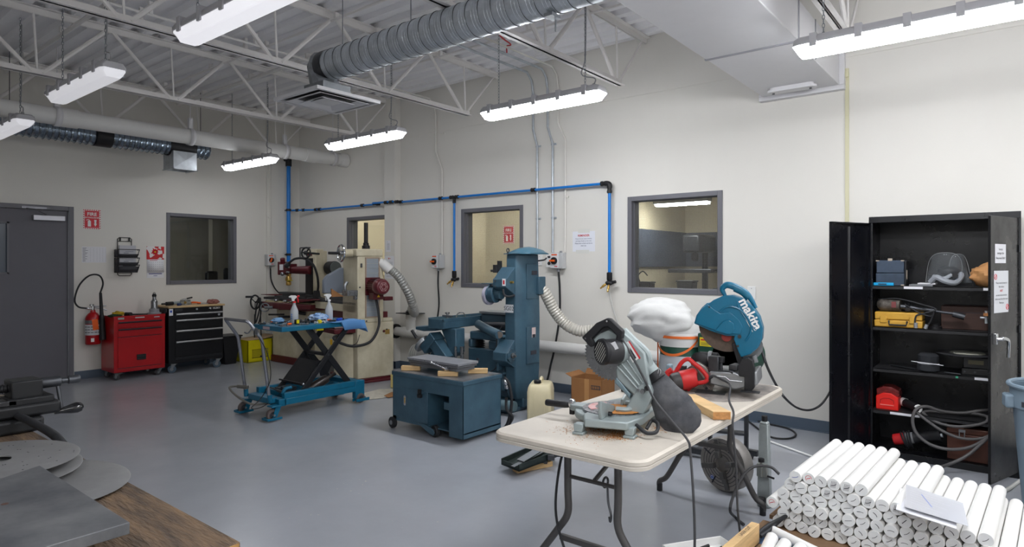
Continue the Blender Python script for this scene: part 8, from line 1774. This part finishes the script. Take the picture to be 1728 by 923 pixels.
def rod_mesh(i, ln):
    b = MB(); b.use(rodm); b.lathe([(RR_-.001, -.0), (RR_, .001), (RR_, ln-.001), (RR_-.001, ln)], (0, 0, 0), (0, 1, 0), n=24, caps=(False, True))
    b.use(rode); b.cyl((0, .0, 0), (0, .0005, 0), RR_-.001, n=24)
    b.use([ink, ink, mat('pen_blue', (40, 60, 170), .6), redi][0 if i < 6 else (2 if i == 6 else 3)])
    a = random.uniform(-1, 1) if i % 3 else random.uniform(.2, 1.2)
    c, s = math.cos(a), math.sin(a); h = RR_*random.uniform(.35, .6); w = .0011+.0004*(i % 2)
    P = []
    for k in range(7):
        f = -1+k/3; P.append((f*h, .003*(1-f*f)*(i % 3-1)))
    up = [Vector((x*c-(y+w)*s, -.0006, x*s+(y+w)*c)) for x, y in P]; dn_ = [Vector((x*c-(y-w)*s, -.0006, x*s+(y-w)*c)) for x, y in P]
    b.sheet([up, dn_])
    if i == 3:
        for k in range(5): b.sheet([[Vector((-.015+.005*k, -.0006, -.015)), Vector((-.008+.005*k, -.0006, .016))], [Vector((-.0135+.005*k, -.0006, -.015)), Vector((-.0065+.005*k, -.0006, .016))]])
    if i == 7: b.torus((0, -.0004, 0), .014, .001, (0, 1, 0), n=16, m=4, a0=0, a1=4)
    return b
src = []
for i in range(8):
    o = rod_mesh(i, .765).build('plastic_rod', None, None, recalc=False)
    src.append(o)
used_src = set()
ordn = ['first', 'second', 'third', 'fourth', 'fifth', 'sixth', 'seventh', 'eighth', 'ninth', 'tenth', 'eleventh', 'twelfth', 'thirteenth', 'fourteenth', 'fifteenth', 'sixteenth', 'seventeenth', 'eighteenth', 'nineteenth', 'twentieth', 'twenty-first', 'twenty-second']
rown = ['bottom', 'second', 'third', 'fourth', 'fifth', 'top']
SPX = RR_*2.06; SPZ = RR_*1.76
def rod(i, loc, label, group='white plastic rods stacked on the pallet', rot=None, sc=None):
    s = src[i]
    if i in used_src: o = s.copy(); COL.objects.link(o)
    else: o = s; used_src.add(i)
    o.location = loc; o.rotation_euler = rot or (0, 0, RA)
    if sc: o.scale = sc
    tag(o, label, 'plastic rod', group)
    return o
counts = []
for r in range(6):
    base_off = (0, .5, 0, .5, 1.0, 1.5)[r]*SPX
    # how far right the row runs (the pile falls away to the right)
    umax = (1.24, 1.22, 1.22, .86, .60, .43)[r]
    n = 0; u = base_off-(.35 if r == 2 else 0)*SPX
    while u < umax:
        z = PZ0+RR_+.0006+SPZ*r
        v = random.uniform(-.012, .012)-(.01 if r in (2,) else 0)+(.012*r if False else 0)
        i = random.choice([0, 1, 2, 4, 5, 3 if r > 3 else 0])
        if r == 5: i = (6, 7, 5, 3, 3, 1, 2, 0)[n] if n < 8 else i
        if r == 2 and n == 0: i = 7
        rod(i, RP(u+random.uniform(-.0006, .0006), v, z), 'white plastic rod in the pallet pile, %s row, %s from the left' % (rown[r], ordn[min(n, 21)]), )
        u += SPX; n += 1
    counts.append(n)
# papers in plastic sleeves on the pile
t = thing('plastic_sleeve', 'clear sleeve with printed papers lying on top of the white rods', 'papers', RP(.55, .3, .42))
TL = [atZ(*p, .40) for p in ((1528, 820), (1632, 850), (1632, 889), (1522, 858))]
slv = mat('sleeve', (214, 216, 222), .15, alpha=.8)
P4 = [onp(p[0], p[1], (RP(.5, .2, .395)), Vector((-.10, .0, 1)).normalized()) for p in ((1529, 819), (1625, 851), (1634, 890), (1527, 857))]
P5 = [onp(p[0], p[1], (RP(.5, .2, .385)), Vector((-.10, .0, 1)).normalized()) for p in ((1519, 824), (1615, 856), (1614, 893), (1512, 860))]
part('lower_sheet', mat('sheet_lower', (226, 227, 232), .5), t, lambda b: poly3(b, P5, (0, 0, .002)), smooth=False)
part('upper_sheet', slv, t, lambda b: poly3(b, [p+Z_*.004 for p in P4], (0, 0, .0015)), smooth=False)
def ul(b):
    o_ = P4[0]; ux = (P4[1]-P4[0]); uy = (P4[3]-P4[0])
    for k in range(7):
        a = o_+ux*.08+uy*(.12+.1*k)+Z_*.0058; c = o_+ux*(.5+.35*((k*7) % 5)/5)+uy*(.12+.1*k)+Z_*.0058
        n_ = uy.normalized()*.0014; b.quad(a, c, c+n_, a+n_)
part('faint_print', mat('print_faint', (190, 192, 202), .7), t, ul, smooth=False)
part('blue_pen_stroke', mat('pen_stroke', (120, 140, 200), .6), t, lambda b: (lambda a, c: b.quad(a, c, c+(P4[1]-P4[0]).normalized()*.006, a+(P4[1]-P4[0]).normalized()*.006))(onp(1554, 836, P4[0], Vector((-.1, 0, 1)))+Z_*.0062, onp(1572, 858, P4[0], Vector((-.1, 0, 1)))+Z_*.0062), smooth=False)
# stakes at the right of the pallet
for u, v, h_, lb in ((1.13, -.10, .30, 'short pine stake at the bottom right corner of the photo'), (1.20, .10, .34, 'taller pine stake at the right edge beside the rods')):
    tag(part('wood_stake', wood, None, lambda b: b.cbox(RP(u+.09, v-.05, .139+h_/2), (.045, .04, h_), rz=RA), bevel=.002), lb, 'wood stake')
# ---------------------------------------------------------------- loose things in the near corner of the pallet
ZN = .139
t = thing('lumber_plank', 'pine two by four with pencilled marks in front of the rod pile', 'plank', (-.85, 2.7, .15))
a = atZ(1283, 896, .18); 
def lum(b):
    A = atZ(1268, 880, .235); B = atZ(1283, 886, .235); C_ = atZ(1217, 923, .235)
    d = (A-C_).normalized(); s = Vector((d.y, -d.x, 0)); c0 = A+s*.038-Z_*.089; c1 = c0-d*.52
    b.rings([[c0, c0-s*.038, c0-s*.038+Z_*.089, c0+Z_*.089], [c1, c1-s*.038, c1-s*.038+Z_*.089, c1+Z_*.089]])
part('plank', wood, t, lum, bevel=.002)
def lumt(b):
    A = atZ(1268, 880, .235); d = (A-atZ(1217, 923, .235)).normalized(); s = Vector((d.y, -d.x, 0))
    b.text('LASER CUT', A+s*.019-d*.13+Z_*.0005, d, -s, .026)
part('pencil_text', ink, t, lumt, smooth=False)
for (p, q_, lb) in (((1300, 893), (1375, 930), 'single white rod lying across the front of the pallet'), ):
    A = atZ(*p, ZN+.03); B = atZ(*q_, ZN+.03); d = (B-A)
    rod(1, A, lb, rot=(0, 0, math.atan2(d.y, d.x)-PI/2), sc=(.8, .8, .8), group='loose white rods in front of the pile')
for k, (p, lb) in enumerate((((1303, 908), 'loose white rod end beside the pine plank, leftmost at the bottom edge'), ((1325, 918), 'loose white rod end, second along the bottom edge'), ((1352, 925), 'loose white rod end, third along the bottom edge'))):
    A = atZ(*p, ZN+.032); 
    rod(5, A, lb, rot=(0, 0, math.radians(-2)+PI*1.05-.35*k*.2), group='loose white rods in front of the pile', sc=(1, .5, 1))
t = thing('white_tray', 'white plastic tray holding black clamps at the bottom edge', 'tray', (-.95, 2.5, .14))
tc_ = atZ(1186, 932, .14)
TC = Vector((tc_.x, tc_.y, 0)); tr_ = Matrix.Translation(TC) @ Matrix.Rotation(.98, 4, 'Z')
def tray(b):
    for q in ((-.16, .16, -.09, -.084), (-.16, .16, .084, .09), (-.16, -.154, -.09, .09), (.154, .16, -.09, .09)): b.box(*q, .0, .16, tr_)
    b.box(-.16, .16, -.09, .09, .0, .12, tr_)
part('tray', white, t, tray, bevel=.004)
for k, (x, y) in enumerate(((-.04, .0), (.03, .03), (.08, -.02))):
    c_ = tr_ @ Vector((x, y, .135))
    t2 = thing('spring_clamp', ('black clamp nearest the camera in the white tray', 'black clamp in the middle of the white tray', 'black clamp at the far end of the white tray')[k], 'clamp', c_, k*.7, group='black clamps in the white tray')
    part('body', blackp, t2, lambda b: (b.box(-.03, .03, -.01, .01, -.014, .006), b.cyl((-.02, 0, .006), (.025, .006, .018), .007)), world=False, bevel=.003)
    part('tip', greyp, t2, lambda b: b.cyl((.03, 0, 0), (.045, 0, .0), .006), world=False)
# ---------------------------------------------------------------- foreground bench at left
BZ = .83
t = thing('work_bench', 'thick worn plywood workbench across the bottom left corner', 'workbench', (-2.4, .3, 0))
part('bench_top', woodp, t, lambda b: b.box(-3.6, -1.395, -.35, .748, BZ-.045, BZ), bevel=.004)
part('edge_ply', mat('ply_edge', (170, 128, 74), .7, var=.4, vscale=5, stretch=(1, 1, 30)), t, lambda b: (b.box(-1.395, -1.392, -.34, .742, BZ-.043, BZ-.002),), smooth=False)
for x, y in ((-3.5, -.28), (-3.5, .62), (-1.55, -.28), (-1.55, .62)): part('leg', palw, t, lambda b: b.box(x, x+.09, y, y+.09, 0, BZ-.045), bevel=.003)
if False: part('stain', mat('bench_stain', (58, 50, 46), .8, var=.5, vscale=10, col2=(100, 78, 58)), t, lambda b: (b.prism([(-1.9, .60), (-1.75, .56), (-1.62, .60), (-1.6, .66), (-1.75, .7), (-1.88, .67)], (0, 0, BZ), (1, 0, 0), (0, 1, 0), (0, 0, .0005)), b.prism([(-1.58, .45), (-1.5, .42), (-1.45, .5), (-1.5, .58), (-1.57, .55)], (0, 0, BZ), (1, 0, 0), (0, 1, 0), (0, 0, .0005))), smooth=False)
t = thing('surface_plate', 'dark grey flat steel plate on the workbench at bottom left', 'steel plate', (-1.95, .3, BZ))
plm = mat('plate_steel', (118, 119, 120), .5, .35, var=.4, vscale=5, col2=(78, 80, 84))
part('plate', plm, t, lambda b: b.box(-2.27, -1.523, -.30, .562, .876, .902), bevel=.0015)
part('under_body', dsteel, t, lambda b: b.frus((-2.15, -1.64, -.2, .45, BZ+.001), (-2.22, -1.56, -.26, .52, .876)), bevel=.004)
part('rust_spot', mat('rust', (80, 58, 50), .7), t, lambda b: (b.prism(circ(-2.07, .30, .012, 10), (0, 0, .902), (1, 0, 0), (0, 1, 0), (0, 0, .0004)), b.prism(circ(-1.87, .42, .008, 8), (0, 0, .902), (1, 0, 0), (0, 1, 0), (0, 0, .0004))), smooth=False)
discm = mat('disc_steel', (150, 150, 150), .4, .6, var=.2, vscale=10)
def disc_(x, y, z, r, label, tilt=(0, 0, 0), hole=.03):
    t = thing('steel_disc', label, 'steel disc', (x, y, z), group='steel discs on the workbench', rot=tilt)
    part('disc', discm, t, lambda b: (b.rings([[Vector((rr*math.cos(a), rr*math.sin(a), zz)) for a in [2*PI*k/64 for k in range(64)]] for rr, zz in ((hole, .003), (hole, 0), (r*.98, 0), (r, .0015), (r*.98, .003), (hole, .003))], caps=(False, False))), world=False)
    if hole > .02: part('drilled_dots', ink, t, lambda b: [b.cyl((r*rr*math.cos(a), r*rr*math.sin(a), .0031), (r*rr*math.cos(a), r*rr*math.sin(a), .0034), .0022, n=6) for rr, a in [(.35+.6*((k*37) % 17)/17, k*2.4) for k in range(46)]], world=False, smooth=False)
disc_(-2.13, .56, .852, .215, 'pale steel disc lying flat on the bench, lowest of the stack', (math.radians(-2), math.radians(3), 0), .012)
disc_(-2.265, .515, .885, .180, 'pale steel disc slightly raised in the middle of the stack', (math.radians(-2), math.radians(5), 0), .012)
disc_(-2.29, .50, .905, .195, 'spotted steel disc with centre hole on top of the stack', (math.radians(-1), math.radians(2), 0), .03)
# vise
t = thing('machine_vise', 'black machine vise with screw and round handle at the left edge of the photo', 'vise', (-3.0, .6, BZ))
vm = mat('vise_black', (34, 35, 37), .45, .3, var=.3, vscale=10)
part('base', vm, t, lambda b: (b.box(-3.14, -2.92, .1, .78, BZ+.001, BZ+.055), b.box(-3.12, -2.94, .12, .84, BZ+.055, BZ+.105)), bevel=.012)
part('bed', mat('vise_bed', (62, 62, 64), .35, .6), t, lambda b: (b.box(-3.11, -3.04, .1, .70, BZ+.105, BZ+.125), b.box(-3.02, -2.95, .1, .70, BZ+.105, BZ+.125)), bevel=.003)
part('screw_block', vm, t, lambda b: (b.box(-3.09, -2.98, .69, .79, BZ+.10, BZ+.19), b.box(-3.12, -2.95, .67, .82, BZ+.10, BZ+.128)), bevel=.006)
def scr(b):
    prof = []; y = -.2
    while y < .70: prof += [(.015, y), (.019, y+.004), (.015, y+.008)]; y += .010
    b.lathe(prof, (-3.035, 0, BZ+.16), (0, 1, 0), n=14)
part('screw', mat('vise_screw', (70, 70, 72), .35, .8), t, scr)
part('screw_end', dsteel, t, lambda b: b.lathe([(.020, .79), (.022, .795), (.022, .86), (.012, .865), (.012, .885), (.017, .89), (.017, .925), (.014, .93)], (-3.035, 0, BZ+.165), (0, 1, 0), n=12))
part('bar_handle', dsteel, t, lambda b: b.cyl((-3.035, .85, BZ+.17), (-3.01, .86, BZ+.05), .007))
part('ball_handle', mat('knob_gloss', (14, 14, 16), .12, coat=.5), t, lambda b: b.lathe([(.008, 0), (.010, .02), (.019, .055), (.022, .075), (.018, .09), (.006, .098)], (-2.96, .82, BZ+.055), (.10, 1, .10), n=20))
part('yellow_mark', yellow, t, lambda b: b.box(-2.9405, -2.939, .33, .345, BZ+.06, BZ+.10) if False else b.box(-2.921, -2.918, .43, .445, BZ+.003, BZ+.052), smooth=False)
t2 = thing('steel_chain', 'small rusty steel chain lying over the black vise', 'chain', (-2.98, .5, BZ+.13))
def chn(b):
    P = catmull([(-2.98, .66, BZ+.145), (-2.96, .62, BZ+.15), (-2.93, .60, BZ+.125), (-2.93, .55, BZ+.115), (-2.93, .49, BZ+.115), (-2.95, .43, BZ+.115), (-2.97, .38, BZ+.12)], 3)
    for i, (p, q) in enumerate(zip(P, P[1:])):
        d = (q-p).normalized(); m = (p+q)/2; ax = d.cross(Z_).normalized() if i % 2 else d.cross(d.cross(Z_)).normalized()
        s0 = len(b.bm.verts); b.torus((0, 0, 0), .0085, .0025, ax, n=12, m=5); b.bm.verts.ensure_lookup_table()
        for v in b.bm.verts[s0:]: v.co = m+v.co+d*(v.co.dot(d))*.6
part('links', mat('chain_steel', (150, 138, 124), .35, .8), t2, chn)
tag(part('rubber_hose', rubber, None, lambda b: b.tube([onp(*p, (0, .70, 0), Vector((0, 1, 0))) for p in ((-40, 676), (0, 689), (40, 706), (75, 724), (92, 735), (100, 743))]+[Vector((-2.30, .69, BZ+.03))], .014, n=10)), 'thick black rubber hose arching over the bench in front of the vise', 'hose')
# ---------------------------------------------------------------- camera, world, view
cd = bpy.data.cameras.new('camera'); cam = bpy.data.objects.new('camera', cd); COL.objects.link(cam)
cd.sensor_width = 36; cd.lens = 1064/1728*36; cd.shift_y = -16.5/1728; cd.clip_start = .02; cd.clip_end = 60
cam.location = (0, 0, 1.471)
cam.rotation_euler = (PI/2, 0, math.atan2(.6229, .7823))
SC.camera = cam
w = bpy.data.worlds.new('world'); SC.world = w; w.use_nodes = True
w.node_tree.nodes['Background'].inputs[0].default_value = (.75, .8, .9, 1); w.node_tree.nodes['Background'].inputs[1].default_value = .15
SC.view_settings.view_transform = 'Standard'; SC.view_settings.look = 'None'; SC.view_settings.gamma = 1; SC.view_settings.use_curve_mapping = False
SC.view_settings.exposure = EXPO
SC.cycles.use_denoising = True
SC.cycles.max_bounces = 8; SC.cycles.diffuse_bounces = 5; SC.cycles.glossy_bounces = 4; SC.cycles.transparent_max_bounces = 16; SC.cycles.transmission_bounces = 6
SC.cycles.sample_clamp_indirect = 4
